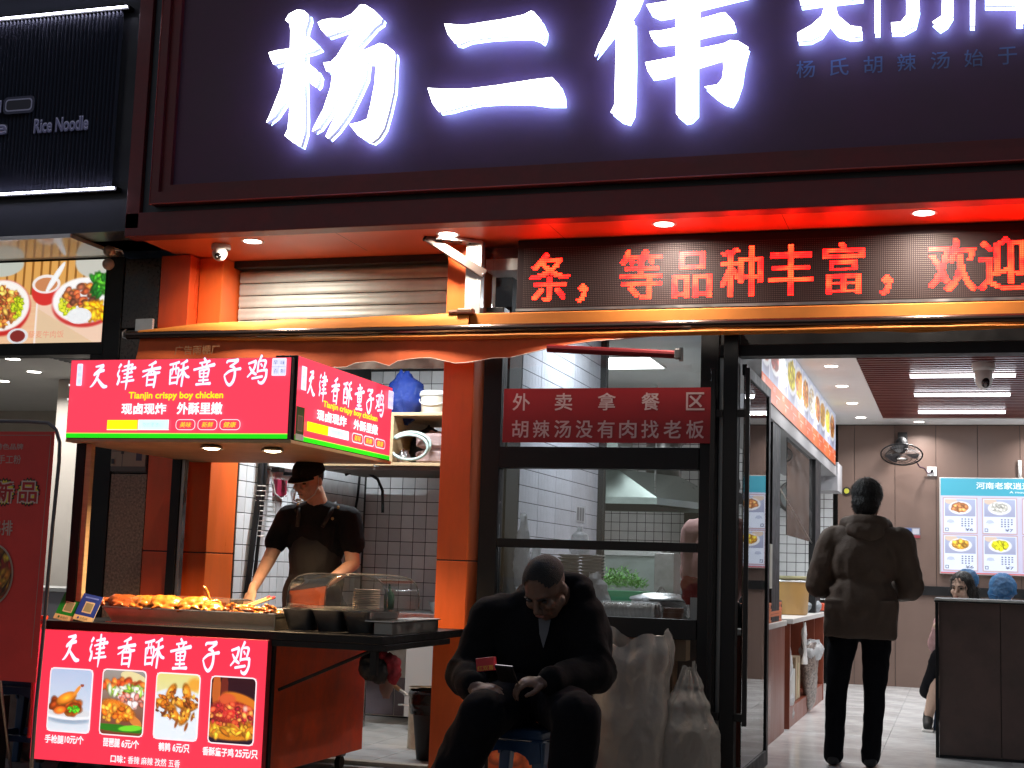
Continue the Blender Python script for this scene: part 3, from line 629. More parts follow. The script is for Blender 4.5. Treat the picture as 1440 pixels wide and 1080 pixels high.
# next door interior
nf=thing('neighbour_window_frame','black window frame of the noodle shop','window frame',(-5.1,.0,0))
put('jamb',MB().box(-5.14,-5.05,.0,.1,.012,2.359,.003),m_black,nf); put('mullion',MB().box(-5.02+.0,-4.935,.515,.56,.012,2.9),m_black,nf)
structure('neighbour_back_wall',MB().box(-12,-4.7,4.4,4.5,0,3),m_whitewarm)
structure('neighbour_side_wall',MB().box(-4.78,-4.70,.52,4.4,0,3),m_whitewarm)
structure('neighbour_ceiling',MB().box(-12,-4.7,.13,4.4,2.52,2.6),m_white)
structure('neighbour_floor',MB().box(-12,-4.7,0,4.4,-.003,.006),m_greyfloor)
ne=thing('tall_cream_pier','tall cream column with a wood edge inside the noodle shop','column',(-6.6,2.2,0))
put('face',MB().box(-6.9,-6.15,2.2,2.6,.006,2.515),m_whitewarm,ne); put('wood_edge',MB().box(-6.15,-6.10,2.19,2.6,.006,2.515),m_wood,ne); put('steel_band',MB().box(-6.901,-6.098,2.17,2.199,.5,.58),m_steel,ne)
nv=thing('neighbour_poster','narrow lit poster with blue-white print inside the noodle shop','poster',(-5.3,1.4,1.5))
put('sheet',MB().box(-5.62,-5.43,1.40,1.42,1.05,1.98),mat('poster_board',(.3,.3,.35),.5),nv)
pt=front(1.399); pt.rect(-5.62,-5.43,1.05,1.98,(60,78,110)); pt.poly([(-5.62,1.98),(-5.43,1.98),(-5.43,1.62),(-5.52,1.78),(-5.60,1.98)],(190,205,240)); 
for k,(t,h) in enumerate((('选',.12),('年早',.12),('食的',.08),('番茄',.07),('米线',.07))): pt.text(t,-5.60,-5.45,1.62-k*.13,1.62-k*.13+h*.8,(225,232,245))
pt.make('printed_face',printmat('poster_print',.5),nv)
for n,(px,py) in enumerate(((48,523),(4,536),(18,505))):
    p=atZ(px,py,2.519); q=dup(dl,(p.x,p.y,2.519),label=('round downlight inside the noodle shop, right one','round downlight inside the noodle shop, at the left picture edge','round downlight inside the noodle shop, near its window')[n]); q['group']='downlights in the noodle shop'; cool(q)
av=MB()
p=atZ(20,508,2.518); 
for k in range(7): av.box(-6.2+k*.001,-5.6,1.0+k*.06,1.03+k*.06,2.512,2.519)
put('ceiling_vent',av,m_greystrip,None,label='grey ribbed air vent in the noodle shop ceiling',cat='vent')

stl=thing('stall_ceiling_light','white tube light on the stall ceiling above the cupboard','tube light',(-3.6,.9,2.8)); put('tube',MB().tube([(-4.0,.9,2.82),(-3.2,.9,2.82)],.014,8),e_tube,stl); put('housing',MB().box(-4.02,-3.18,.87,.93,2.832,2.849),m_white,stl); area(stl,(-3.6,.9,2.79),.8,60,(.85,.93,1),(0,0,0),'RECTANGLE',.05)
# ------------------------------------------------------------------ awning, folded back
aw=thing('awning','folded orange awning with a dark roller bar across the shop front','awning',(-2,-.12,2.45))
m_fab=mat('orange_awning_fabric',(.58,.185,.022),.75,var=.12,vscale=5,bump=.12,bscale=25)
m_fabr=mat('red_orange_awning_underside',(.62,.11,.025),.75,var=.15,vscale=4,bump=.1,bscale=25)
put('front_board',MB().box(-2.62,3.0,-.10,-.065,2.465,2.545,.006),m_fab,aw)
def foldtop(u,v):
    x=-4.72+u*2.11; a=v*math.pi; n=noise.noise(Vector((x*3.1,v*2,0)))
    return (x,-.10-.045*math.cos(a)+.01*n,2.468+(.05+.028*u+.018*n)*math.sin(a)*(.35+.65*min(1,u*5)))
put('folded_cloth',MB().grid(foldtop,70,9),m_fab,aw,smooth=True)
put('roller_bar',MB().tube([(-4.80,-.13,2.452),(3.0,-.13,2.452)],.024,14),mat('bronze_bar',(.10,.07,.06),.25,.9),aw)
put('end_loop',MB().tube([(-4.80,-.13,2.43),(-4.83,-.13,2.44),(-4.835,-.13,2.47),(-4.81,-.13,2.49)],.004,6),m_alu,aw)
def lowbulge(u,v):
    x=-4.35+u*6.2; e=math.sin(math.pi*min(1,max(0,u)))**.5; return (x,-.135-.02*math.sin(v*math.pi)*e,2.425-v*.045*e*(1-.45*u)+.004*noise.noise(Vector((x*5,v,0))))
put('rolled_cloth',MB().grid(lowbulge,80,7),m_fab,aw,smooth=True)
vb=[(190,512),(300,516),(420,518),(485,516),(498,510),(525,508),(548,515),(560,508),(585,504),(605,503),(622,507),(640,511),(660,509),(690,503),(715,502),(745,496),(780,488),(830,481),(880,476),(930,470),(960,466)]
vbp=[atY(x,y,-.15) for x,y in vb]
def valence(u,v):
    k=u*(len(vbp)-1); i=min(int(k),len(vbp)-2); t=k-i; b=vbp[i].lerp(vbp[i+1],t); zt=2.43
    w=math.sin(b.x*7)*.010*v+noise.noise(Vector((b.x*3,v*1.2,2)))*.02*v
    return (b.x,-.115-.03*v+w,zt+(b.z-zt)*v)
put('valance',MB().grid(valence,200,9),m_fabr,aw,smooth=True)
put('valance_hem',MB().tube([Vector(valence(i/199,1.0))+Vector((0,-.002,0)) for i in range(200)],.0028,5),mat('pale_hem',(.55,.42,.36),.6),aw)
def tattoo(u,v):
    x=-1.35+u*3.4; s=.03*abs(math.sin(u*5.2))*(1 if u<.9 else .4)+.01*noise.noise(Vector((x*4,0,5)))
    return (x,-.14-.008*math.sin(x*9),2.43-(.012+s)*v)
put('hanging_edge',MB().grid(tattoo,90,4),m_fab,aw,smooth=True)
pt=front(-.162); a=atY(262,500,-.162); b=atY(288,484,-.162)
pt.text('广告雨棚厂',a.x-.08,b.x+.10,a.z+.005,a.z+.06,(172,120,80),bold=.012); pt.make('lettering',printmat('awning_print',0),aw)
arm=MB(); arm.tube([atY(770,490,-.2),atY(955,499,-.2)],.022,10); put('lower_arm',arm,mat('dark_red_arm',(.20,.02,.025),.35,.4),aw)
put('arm_joint',MB().obox(atY(953,498,-.2),(.03,.05,.055),None,.006).tube([atY(958,489,-.2),atY(958,508,-.2)],.011,8),m_steeldk,aw)
# folding arm with bracket on the middle pillar
ab=thing('awning_bracket','aluminium awning bracket with a slanting arm on the middle pillar','bracket',(-2.6,0,2.8))
p0=atY(600,333,-.18); p1=atY(682,386,-.06)
d=(p1-p0); M_=d.to_track_quat('X','Z').to_matrix()
put('slanting_arm',MB().obox((p0+p1)/2,(d.length,.03,.05),M_,.005),mat('grey_brown_arm',(.22,.17,.15),.4,.6),ab)
put('end_cap',MB().obox(p0-d.normalized()*.004,(.012,.036,.056),M_,.002),m_blackmat,ab)
put('bolt',MB().ell(p1+Vector((-.005,-.02,-.004)),(.008,.006,.008)),m_steel,ab)
put('upright_profile',MB().box(-2.668,-2.60,-.055,-.012,2.545,2.972,.003).box(-2.600,-2.572,-.06,-.0,2.545,2.972,.003),m_alu,ab)
put('fixing_plate',MB().prism([(-2.80,-.20),(-2.76,-.22),(-2.575,-.06),(-2.61,-.012),(-2.66,-.012)],2.955,2.974,'Z'),m_alu,ab)
for k in range(4): put('bolt',MB().lathe([(.0001,-.004),(.008,-.004),(.009,0)],(-2.765+k*.042,-.185+k*.036,2.955),10),m_blackmat,ab)
mo=atY(655,438,-.12); put('lower_hinge',MB().obox(mo,(.10,.05,.035),None,.01).tube([mo+Vector((-.10,0,-.005)),mo+Vector((-.02,0,0))],.014,10),mat('copper_hinge',(.35,.19,.13),.35,.8),ab)
lp=atY(205,452,-.1); put('awning_end_plate',MB().box(lp.x-.06,lp.x+.06,-.12,-.10,2.478,2.555,.003),m_alu,aw)
# ------------------------------------------------------------------ dome camera on the soffit, twin round lamps next door
dc=thing('dome_camera','white dome security camera under the orange soffit beside the left downlight','security camera',(0,0,0))
put('base',MB().lathe([(.001,0),(.052,0),(.055,-.006),(.055,-.022),(.050,-.03)],n=28),m_dome,dc)
bl=put('ball',MB().ell((0,-.012,-.052),(.043,.043,.046),n=24,m=16),m_dome,dc,smooth=True)
put('lens',MB().ell((.008,-.042,-.074),(.020,.018,.020),n=18,m=12),mat('lens_black',(.01,.01,.012),.08),dc,smooth=True)
put('lens_glint',MB().ell((.008,-.058,-.083),(.007,.004,.007)),mat('lens_glint_grey',(.3,.3,.3),.2),dc,smooth=True)  # grey bead puts the highlight on the lens by colour
dc.location=(-4.165,-.19,2.977); dc.scale=(1.05,)*3
tl=thing('twin_emergency_lamp','pair of round beige lamp heads at the corner of the noodle shop menu','emergency lamp',(-4.90,-.25,2.96))
for z in(2.945,2.865):
    h=put('lamp_head',MB().ell((-4.875,-.27,z),(.036,.036,.036),n=20,m=14),mat('beige_lamp',(.42,.30,.22),.4),tl,smooth=True)
put('bracket',MB().box(-4.905,-4.85,-.275,-.20,2.96,2.974,.003),m_dome,tl); put('wire',MB().tube([(-4.84,-.27,2.955),(-4.80,-.26,2.95),(-4.79,-.25,2.93)],.005,6),m_dome,tl)
# ------------------------------------------------------------------ the food cart
ct=thing('food_cart','red fronted chicken cart with a black frame and steel trays','food cart',(-3.8,-.6,0))
X0,X1,Y0,Y1=-4.47,-3.18,-1.2,-.04
m_cartred=mat('orange_red_cart_side',(.66,.075,.016),.4,var=.35,vscale=4,rvar=.12)
put('top_frame',MB().box(X0-.03,-2.60,Y0-.03,Y1,.745,.785,.004),m_black,ct)
put('side_panel',MB().box(X1-.012,X1,Y0+.03,Y1,.10,.744,.002),m_cartred,ct)
put('side_panel',MB().box(X0,X0+.012,Y0+.03,Y1,.10,.744,.002),m_cartred,ct)
put('back_panel',MB().box(X0+.013,X1-.013,Y1-.012,Y1,.10,.744,.002),m_cartred,ct)
put('bottom_shelf',MB().box(X0+.013,X1-.013,Y0+.03,Y1-.013,.10,.12,.002),m_black,ct)
for x in(X0+.01,X1-.012): 
    for y in(Y0+.012,Y1-.02): put('leg_post',MB().box(x-.016,x+.016,y-.016,y+.016,.07,.744,.002),m_black,ct) if y<Y1-.1 else None
for x,y in((X0+.08,Y0+.12),(X1-.08,Y0+.12),(X0+.08,Y1-.12),(X1-.08,Y1-.12)):
    w=put('caster',MB().obox((x,y,.085),(.05,.06,.03),None,.004),m_steeldk,ct)
    put('wheel',MB().tube([(x-.014,y,.036),(x+.014,y,.036)],.036,16),m_blackmat,w)
put('flap_rail',MB().box(X1+.001,-2.58,Y0-.028,Y0+.002,.715,.744,.002).box(-2.62,-2.59,Y0,-.30,.715,.744,.002),m_black,ct)
put('flap_brace',MB().tube([(X1+.01,Y0+.06,.50),(-2.66,Y0+.06,.725)],.009,6).tube([(-2.62,Y0-.01,.72),(-2.90,Y0+.5,.72)],.012,6),m_black,ct)
put('flap_leg',MB().box(-2.665,-2.63,Y0-.02,Y0+.012,.60,.715,.002),m_black,ct)
# left posts and post behind
put('front_post',MB().box(-4.405,-4.350,-1.15,-1.10,.786,1.70,.003),m_black,ct)
put('post_edge',MB().box(-4.349,-4.315,-1.145,-1.11,.786,1.70,.003),m_wood,ct)
put('rear_post',MB().box(-4.455,-4.395,-.10,-.05,.786,1.72,.003),m_black,ct); put('rear_post_edge',MB().box(-4.394,-4.372,-.09,-.05,.786,1.72,.002),m_steeldk,ct)
# backlit front panel
pn_=MB().box(X0-.005,X1-.002,Y0-.055,Y0-.012,.095,.742,.003)
fpn=put('light_box',pn_,mat('red_light_box_frame',(.35,.02,.03),.45),ct)
TJ={'天':[[(30,88,6),(55,91,10),(74,93,13)],[(74,92,14),(52,76,10),(26,58,11)],[(22,54,9),(50,66,10),(78,74,13)],[(52,72,13),(38,38,12),(18,14,9),(4,6,3)],[(40,44,8),(58,26,13),(80,9,16),(100,8,9)]],
'津':[[(22,92,12),(10,78,8)],[(14,70,7),(6,52,9),(12,38,6)],[(6,10,10),(14,28,12),(16,46,5)],[(38,82,7),(66,87,9),(88,90,11)],[(86,90,9),(80,62,7)],[(28,64,6),(64,72,9),(104,78,12)],[(40,52,6),(88,60,8)],[(38,37,6),(88,42,8)],[(26,20,6),(60,24,8),(98,28,9)],[(64,106,9),(61,60,12),(58,20,11),(54,-10,4)]],
'香':[[(74,98,12),(54,90,9),(34,84,5)],[(2,60,8),(48,68,10),(100,74,13)],[(54,90,8),(52,68,10),(50,52,8)],[(48,68,9),(30,50,8),(2,38,4)],[(56,66,7),(74,54,12),(98,56,8)],[(30,46,8),(30,24,9),(28,2,7)],[(32,46,8),(60,48,9),(74,46,10),(72,20,12),(68,-4,9)],[(36,26,6),(68,28,7)],[(32,6,7),(66,8,8)]],
'酥':[[(2,84,8),(28,88,9),(54,94,10)],[(8,64,9),(8,34,9),(8,6,8)],[(8,64,7),(34,68,8),(52,68,9),(50,36,9),(46,6,7)],[(22,86,6),(21,64,6),(16,44,4)],[(38,88,6),(37,64,6),(40,46,6)],[(12,32,6),(48,34,6)],[(12,10,8),(48,14,9)],[(98,100,12),(80,92,8),(62,86,5)],[(56,60,8),(80,66,9),(104,74,11)],[(78,88,9),(77,44,11),(72,-2,9)],[(76,62,8),(64,42,7),(52,30,4)],[(80,60,7),(94,40,12),(112,34,9)]],
'童':[[(50,104,9),(60,92,11)],[(26,84,7),(56,88,8),(82,92,10)],[(38,82,6),(44,70,8)],[(70,88,8),(60,70,6)],[(-4,58,9),(40,66,9),(108,78,14)],[(28,54,8),(32,28,8)],[(28,54,7),(58,58,8),(78,60,9),(72,30,9)],[(34,43,5),(72,45,5)],[(34,29,6),(70,31,6)],[(52,58,7),(51,4,8)],[(26,15,7),(78,18,8)],[(12,0,10),(50,2,8),(90,4,12)]],
'子':[[(24,84,7),(30,92,9),(60,94,10),(84,96,13)],[(84,94,12),(62,80,9),(42,70,9)],[(44,72,9),(66,64,11),(70,38,12),(62,12,13),(44,-2,12),(26,10,9),(14,34,7)],[(14,36,7),(40,52,10),(70,58,9),(100,62,12)]],
'鸡':[[(4,76,8),(26,82,9),(44,86,12)],[(44,84,11),(34,54,10),(2,24,6)],[(10,64,6),(28,44,12),(48,34,9)],[(74,108,11),(66,94,9),(58,84,6)],[(58,84,9),(56,60,9),(54,42,8)],[(58,84,6),(80,88,8),(96,84,11),(88,58,9)],[(70,76,7),(78,66,8)],[(54,46,8),(84,50,9),(104,50,12)],[(102,50,11),(100,24,11),(84,2,13),(66,2,9),(60,10,5)],[(26,18,8),(54,22,9),(82,26,9)]]}
def brushrow(pt,word,pxs,pys,w,h,get,col=(240,246,255),sh=(150,60,120)):
    for ch,px,py in zip(word,pxs,pys):
        u,v=pt.uv(get(px,py)); pt.brush(TJ[ch],u-w/2,v-h/2,w,h,sh,grow=2.6); 
        pt.k+=2; pt.brush(TJ[ch],u-w/2,v-h/2,w,h,col)
WORD='天津香酥童子鸡'
YP=Y0-.0555
pt=front(YP); pt.rect(X0-.003,X1-.004,.097,.740,(230,50,74))
g=lambda x,y:atY(x,y,YP)
brushrow(pt,WORD,(100,138,178,216,254,296,338),(911,914,916,918,920,922,926),.100,.140,g,(238,240,255),(205,60,110))
def cap(t,xa,xb,yc,h,col=(250,236,240),bold=.028):
    a=g(xa,yc+h/2+ (xb-xa)*0); b=g(xb,yc-h/2); c=(g(xa,yc).z+g(xb,yc).z)/2; hh=h/FPX*6.6
    pt.text(t,a.x,b.x,c-hh/2,c+hh/2,col,bold=bold)
for t,xa,xb,y in(('手枪腿',64,91,1039),('10元/个',92,119,1040),('琵琶腿',146,170,1044),('6元/个',172,197,1046),('鹌鹑',224,241,1050),('6元/只',244,268,1052),('香酥童子鸡',286,330,1057),('25元/只',332,364,1060)): cap(t,xa,xb,y,12)
cap('口味：',157,178,1067,11); cap('香辣 麻辣 孜然 五香',181,255,1071,11,bold=.012)
pt.make('lettering',printmat('backlit_red_print',1.2,.7),fpn)
def q(cols,n,seed,bg0,bg1,extra):
    A=canvas(60,86,bg0,bg1); extra(A); return A
def p1(A):
    fill(A,.5,.80,.46,.10,(150,170,190),soft=.4); fill(A,.5,.72,.47,.10,(235,240,245)); fill(A,.5,.70,.42,.07,(210,215,220))
    blobs(A,36,.42,.60,.26,.08,[(200,95,30),(225,125,35),(170,70,25)],.07,1,1.6); fill(A,.42,.47,.20,.10,(232,140,40),-.45,.2,0,.8); fill(A,.66,.34,.12,.035,(235,150,60),-1.0,.3); fill(A,.78,.25,.035,.025,(150,80,60)); blobs(A,30,.60,.64,.09,.05,[(60,170,30),(100,210,50)],.02,4)
def p2(A):
    A[:]=canvas(60,86,(150,150,145),(120,60,40)); fill(A,.75,.12,.25,.10,(225,215,160),.3); blobs(A,40,.5,.25,.38,.08,[(210,80,40),(225,120,50)],.06,2); blobs(A,40,.55,.31,.3,.05,[(150,200,70),(220,230,200)],.03,3,3); blobs(A,40,.72,.47,.24,.10,[(235,150,140),(200,110,90),(245,220,220)],.04,5,1.5)
    fill(A,.4,.62,.34,.16,(228,125,35),.35,.2,14,.8); fill(A,.82,.78,.14,.07,(215,130,60),.6,.2); blobs(A,60,.35,.66,.30,.12,[(235,140,40),(215,105,30),(245,165,60)],.04,6); fill(A,.4,.90,.5,.06,(45,120,30),.05); fill(A,.72,.89,.22,.05,(110,215,50),-.1,.2)
def p3(A):
    A[:]=canvas(60,86,(222,214,130),(220,225,235)); fill(A,.9,.15,.16,.14,(232,165,60),0,.5); fill(A,.5,.62,.60,.42,(222,232,245)); 
    for cx,cy,r in((.35,.28,-1.1),(.72,.27,1.3),(.3,.5,.3),(.8,.5,-.3),(.45,.62,.8),(.7,.66,-1.0),(.15,.45,.1),(.55,.44,.5)): fill(A,cx,cy,.17,.08,(200,120,30),r,.3,10,.9); fill(A,cx-.03,cy-.01,.07,.03,(240,185,70),r,.5); fill(A,cx+.09*math.cos(r),cy+.14,.03,.09,(150,80,30),.3,.4)
    blobs(A,60,.5,.48,.40,.22,[(120,60,25),(230,160,60),(180,95,30)],.025,8,2)
def p4(A):
    A[:]=canvas(60,86,(50,18,25),(35,20,40)); fill(A,.12,.2,.07,.3,(190,95,40)); fill(A,.3,.15,.06,.22,(110,40,30)); fill(A,.5,.80,.55,.17,(215,130,30),0,.2,8); fill(A,.7,.35,.35,.12,(215,120,35),.3,.25); fill(A,.5,.55,.42,.22,(175,45,40),.1,.2,12,.7); fill(A,.38,.33,.16,.10,(215,90,50),0,.3); fill(A,.72,.5,.14,.09,(225,100,60),.6,.4); blobs(A,70,.5,.58,.38,.18,[(215,80,50),(160,35,45),(235,140,70)],.035,9,1.4); fill(A,.8,.46,.05,.06,(235,190,170),0,.6); blobs(A,30,.5,.80,.48,.05,[(240,175,50),(190,110,30)],.04,10,3)
for name,fn,(ax,ay,bx,by) in((1,p1,(67,943,131,1026)),(2,p2,(141,945,206,1031)),(3,p3,(217,950,282,1037)),(4,p4,(294,955,361,1043))):
    A=canvas(60,86,(172,196,226),(215,225,235)); fn(A); a=g(ax,by); b=g(bx,ay); 
    pf=front(YP-.003-.001*name); pf.rect(a.x-.006,b.x+.006,a.z-.006,b.z+.006,(250,236,240),.025); pf.k=3; pf.raster(A,a.x,b.x,a.z,b.z)
    r=.02
    for cx,cz,sx,sz in((a.x,a.z,1,1),(b.x,a.z,-1,1),(a.x,b.z,1,-1),(b.x,b.z,-1,-1)):
        pf.k=5; pts=[(cx-.0015*sx,cz-.0015*sz)]+[(cx+sx*(r-r*math.sin(rad(t))),cz+sz*(r-r*math.cos(rad(t)))) for t in range(0,91,15)]
        pf.mb.add([pf.P(u,v) for u,v in pts],[(0,i,i+1) for i in range(1,len(pts)-1)],lin((250,236,240)))
    pf.make('food_picture',printmat('backlit_photo_print',1.05,.7),fpn)
# red cord with a clip on the left edge of the panel
rc=thing('hanging_red_cable','red cord with an orange-red plug hanging over the left cart corner','cord',(-4.47,-1.28,.8))
put('cord',MB().tube([(-4.44,-1.245,.80),(-4.455,-1.275,.77),(-4.47,-1.28,.70),(-4.475,-1.28,.62),(-4.47,-1.275,.35),(-4.478,-1.27,.2)],.009,6),mat('red_cord',(.45,.02,.02),.4),rc)
put('plug',MB().ell((-4.475,-1.29,.655),(.017,.017,.035)).obox((-4.445,-1.27,.80),(.04,.03,.02),None,.004),mat('red_plug',(.8,.06,.02),.35),rc,smooth=True)
# ------------------------------------------------------------------ backlit chicken sign: front and side boxes on a plywood ledge
ks=thing('chicken_sign','backlit red two-sided box sign with white brush lettering above the cart','light box sign',(-3.8,-1.2,1.72))
m_case=mat('sign_case',(.30,.22,.12),.5)
fb=put('front_box',MB().box(-4.44,-3.160,-1.2,-1.08,1.722,2.135,.003),m_blackmat,ks)
sb=put('side_box',MB().box(-3.27,-3.147,-1.166,.10,1.722,2.150,.003),m_blackmat,ks)
put('ledge',MB().box(-4.44,-3.145,-1.20,.12,1.704,1.7215,.002),m_wood,ks)
YF=-1.201; pt=front(YF); g=lambda x,y:atY(x,y,YF)
RED=(232,58,82)
pt.rect(-4.436,-3.166,1.726,2.133,RED); pt.rect(-4.436,-3.166,1.726,1.748,(24,205,18)); pt.rect(-4.436,-3.166,1.748,1.7515,(190,230,90))
brushrow(pt,WORD,(139,177,213,251,287,326,362),(529,527,526,525,523,523,521),.105,.130,g,(225,245,255),(190,70,130))
def tx(t,xa,xb,y0,y1,col,bold=.03,shear=0):
    a=g(xa,y1); b=g(xb,y0); c=(g(xa,(y0+y1)/2).z+g(xb,(y0+y1)/2).z)/2; h=(y1-y0)/FPX*6.9; pt.text(t,a.x,b.x,c-h/2,c+h/2,col,bold=bold,shear=shear)
tx('Tianjin crispy boy chicken',182,315,551,563.5,(255,225,20),.03,0)
tx('现卤现炸',172,235,567,583,(246,246,250),.035); tx('外酥里嫩',250,314,566,583,(246,246,250),.035)
def rc2(xa,xb,ya,yb,col,r=0): a=g(xa,yb); b=g(xb,ya); pt.rect(a.x,b.x,a.z,b.z,col,r)
rc2(151.5,195,591,605,(232,240,10)); rc2(195,239,590.5,604.5,(205,240,245)); rc2(151.5,239,604.2,604.8,(250,250,220))
tx('现卤更入味',159,187,594,601,(195,200,20),.0); tx('吃的更放心',202,231,594,601,(150,195,205),.0)
for xa,xb,t in((248,276.5,'美味'),(279,307.5,'新鲜'),(310,340,'健康')):
    rc2(xa,xb,590,605,(246,220,228),.022); rc2(xa+1,xb-1,591,604,RED,.018); tx(t,xa+6,xb-6,593.5,601.5,(240,205,40),.012,.2)
rc2(109,119,512,543,(215,222,245),.006)
for k,ch in enumerate('你好呀来'[:3]): tx('汤料足'[k],111.5,116.5,515+9*k,522+9*k,(150,160,210),0)
rc2(383.5,405,504,529,(222,222,242),.006)
for k,(i,j) in enumerate(((0,0),(1,0),(0,1),(1,1))): tx('早味百制'[k],386+i*10,393+i*10,507+j*12,514+j*12,(90,95,150),.0)
tx('|',393.5,394.5,505,528,(90,95,150),0); rc2(384,404,516,516.8,(90,95,150))
for (x,y) in((100,542),(98,562)): rc2(x-1,x+1,y-1.5,y+1.5,(250,245,245))
pt.make('lettering',printmat('backlit_sign_print',1.25,.7),fb)
XF=-3.1462; pt=side(XF); g2=lambda x,y:atX(x,y,XF)
y0_,y1_=-1.160,.094
pt.rect(y0_,y1_,1.726,2.147,RED); pt.rect(y0_,y1_,1.726,1.748,(24,205,18)); pt.rect(y0_,y1_,1.748,1.7515,(190,230,90))
L_=y1_-y0_
def fy(f): return y0_+f*L_
for i,ch in enumerate(WORD):
    pxs=(437,453.5,471,487.5,504.5,519,533); u=g2(pxs[i],545).y; wd=(.092,.095,.10,.105,.11,.115,.115)[i]
    pt.brush(TJ[ch],u-wd/2,1.965,wd,.135,(190,70,130),grow=2.6); pt.k+=2; pt.brush(TJ[ch],u-wd/2,1.965,wd,.135,(225,245,255))
pt.text('Tianjin crispy boy chicken',fy(.24),fy(.82),1.918,1.958,(255,225,20),bold=.03)
pt.text('现卤现炸',fy(.185),fy(.48),1.852,1.905,(246,246,250),bold=.035); pt.text('外酥里嫩',fy(.56),fy(.83),1.852,1.905,(246,246,250),bold=.035)
pt.rect(fy(.095),fy(.30),1.782,1.83,(232,240,10)); pt.rect(fy(.30),fy(.51),1.782,1.83,(205,240,245)); pt.text('现卤更入味',fy(.12),fy(.27),1.795,1.82,(195,200,20),bold=0); pt.text('吃的更放心',fy(.33),fy(.48),1.795,1.82,(150,195,205),bold=0)
for k,t in enumerate(('美味','新鲜','健康')):
    a=fy(.545+.128*k); pt.rect(a,a+.148,1.778,1.832,(246,220,228),.022); pt.rect(a+.006,a+.142,1.784,1.826,RED,.018); pt.text(t,a+.028,a+.12,1.789,1.821,(240,205,40),bold=.012,shear=.2)
ta=g2(420.3,540).y; tb_=g2(427.5,540).y; pt.rect(ta,tb_,1.98,2.10,(215,222,245),.004)
for k in range(3): pt.text('汤料足'[k],ta+.01,tb_-.01,2.07-.036*k,2.092-.036*k,(150,160,210),bold=0)
pt.rect(fy(.93),fy(.99),2.02,2.125,(222,222,242),.006)
for k,(i,j) in enumerate(((0,1),(1,1),(0,0),(1,0))): pt.text('早味百制'[k],fy(.937+.028*i),fy(.957+.028*i),2.03+.05*j,2.065+.05*j,(90,95,150),bold=0)
pt.make('lettering',printmat('backlit_sign_print',1.25,.7),sb)
gc=thing('payment_card','small green payment card stuck on the corner of the side sign','card',(-3.14,-1.13,1.82))
put('card',MB().box(-3.1445,-3.1435,-1.158,-1.065,1.727,1.895),mat('green_card',(.045,.11,.03),.4),gc)
pt=side(-3.143); pt.rect(-1.140,-1.083,1.772,1.852,(150,130,110)); pt.rect(-1.135,-1.088,1.778,1.846,(110,96,84)); pt.rect(-1.158,-1.065,1.727,1.757,(190,200,190)); pt.make('print',printmat('card_print',.05),gc)
# heat lamps hanging under the ledge
hl=thing('heat_lamp','warm heat lamp under the sign ledge, the one nearest the front','heat lamp',(0,0,0),group='heat lamps under the chicken sign')
put('shade',MB().lathe([(.03,0),(.05,-.004),(.058,-.012),(.060,-.020)],n=24),m_steel,hl,smooth=True)
put('bulb',MB().ell((0,0,-.014),(.045,.045,.014)),emat('lit_warm_bulb',(1,.80,.5),16),hl,smooth=True)
area(hl,(0,0,-.035),.09,25,(1,.68,.38),spread=135)
hl.location=(atY(298,623,-1.08).x,-1.08,1.704)
dup(hl,(atY(384,624,-.95).x,-.95,1.704),label='warm heat lamp under the sign ledge, the one nearest the cook')
# ------------------------------------------------------------------ things on the cart
m_tray=mat('tray_steel',(.62,.55,.45),.38,1.0,var=.15,vscale=10,rvar=.08)
tr=thing('display_tray','long shallow steel display tray full of chickens on the cart','tray',(-3.8,-.8,.785))
tx0,tx1,ty0,ty1=-4.16,-3.205,-1.15,-.50
put('body',MB().prism([(tx0,ty0),(tx1,ty0),(tx1,ty1),(tx0,ty1)],.786,.79,'Z').add([(tx0+.03,ty0+.02,.79),(tx1-.0,ty0+.02,.79),(tx1,ty0,.862),(tx0-.02,ty0,.862)],[(0,1,2,3)]).add([(tx0+.03,ty0+.02,.79),(tx0-.02,ty0,.862),(tx0-.02,ty1,.862),(tx0+.03,ty1,.79)],[(0,1,2,3)]).box(tx1-.003,tx1,ty0,ty1,.79,.862).box(tx0,tx1,ty1-.003,ty1,.79,.862),m_tray,tr)
put('rim',MB().tube([(tx0-.02,ty0,.863),(tx1,ty0,.863),(tx1,ty1,.863),(tx0-.02,ty1,.863)],.005,6,closed=True),m_steel,tr)
put('rack',MB().box(tx0,tx1,ty0+.01,ty1-.01,.842,.848),m_tray,tr)
# steel insert pans to the right, under the clear dome
pans=[]
pan=thing('insert_pan','','pan',(0,0,0))
pb=MB()
def pansec(u,v):
    a=2*math.pi*u; r=.078-.018*(1-v); sx=max(-1,min(1,1.35*math.cos(a))); sy=max(-1,min(1,1.35*math.sin(a))); return (sx*r,sy*r*2.6,.005+.105*v)
put('body',MB().grid(pansec,32,5,True),m_steeldk,pan,smooth=True); put('rim',MB().tube([Vector(pansec(i/32,1)) for i in range(32)],.004,6,closed=True),m_steel,pan)
pl=['deep steel insert pan beside the display tray, leftmost under the clear dome','deep steel insert pan in the middle under the clear dome','deep steel insert pan at the right end under the clear dome','small steel pan at the open end of the cart top']
for k,x in enumerate((-3.105,-2.945,-2.785)):
    o=pan if k==0 else dup(pan,(0,0,0)); o.location=(x,-.93,.783); o['label']=pl[k]; o['group']='steel insert pans on the cart'; pans.append(o)
bx=thing('low_steel_box','low dark steel box at the right end of the cart top','box',(-2.66,-.9,.78))
put('body',MB().box(-2.70,-2.605,-1.1,-.45,.786,.845,.003),m_steeldk,bx); put('lid',MB().box(-2.74,-2.595,-1.12,-.44,.846,.852,.002),m_steel,bx)
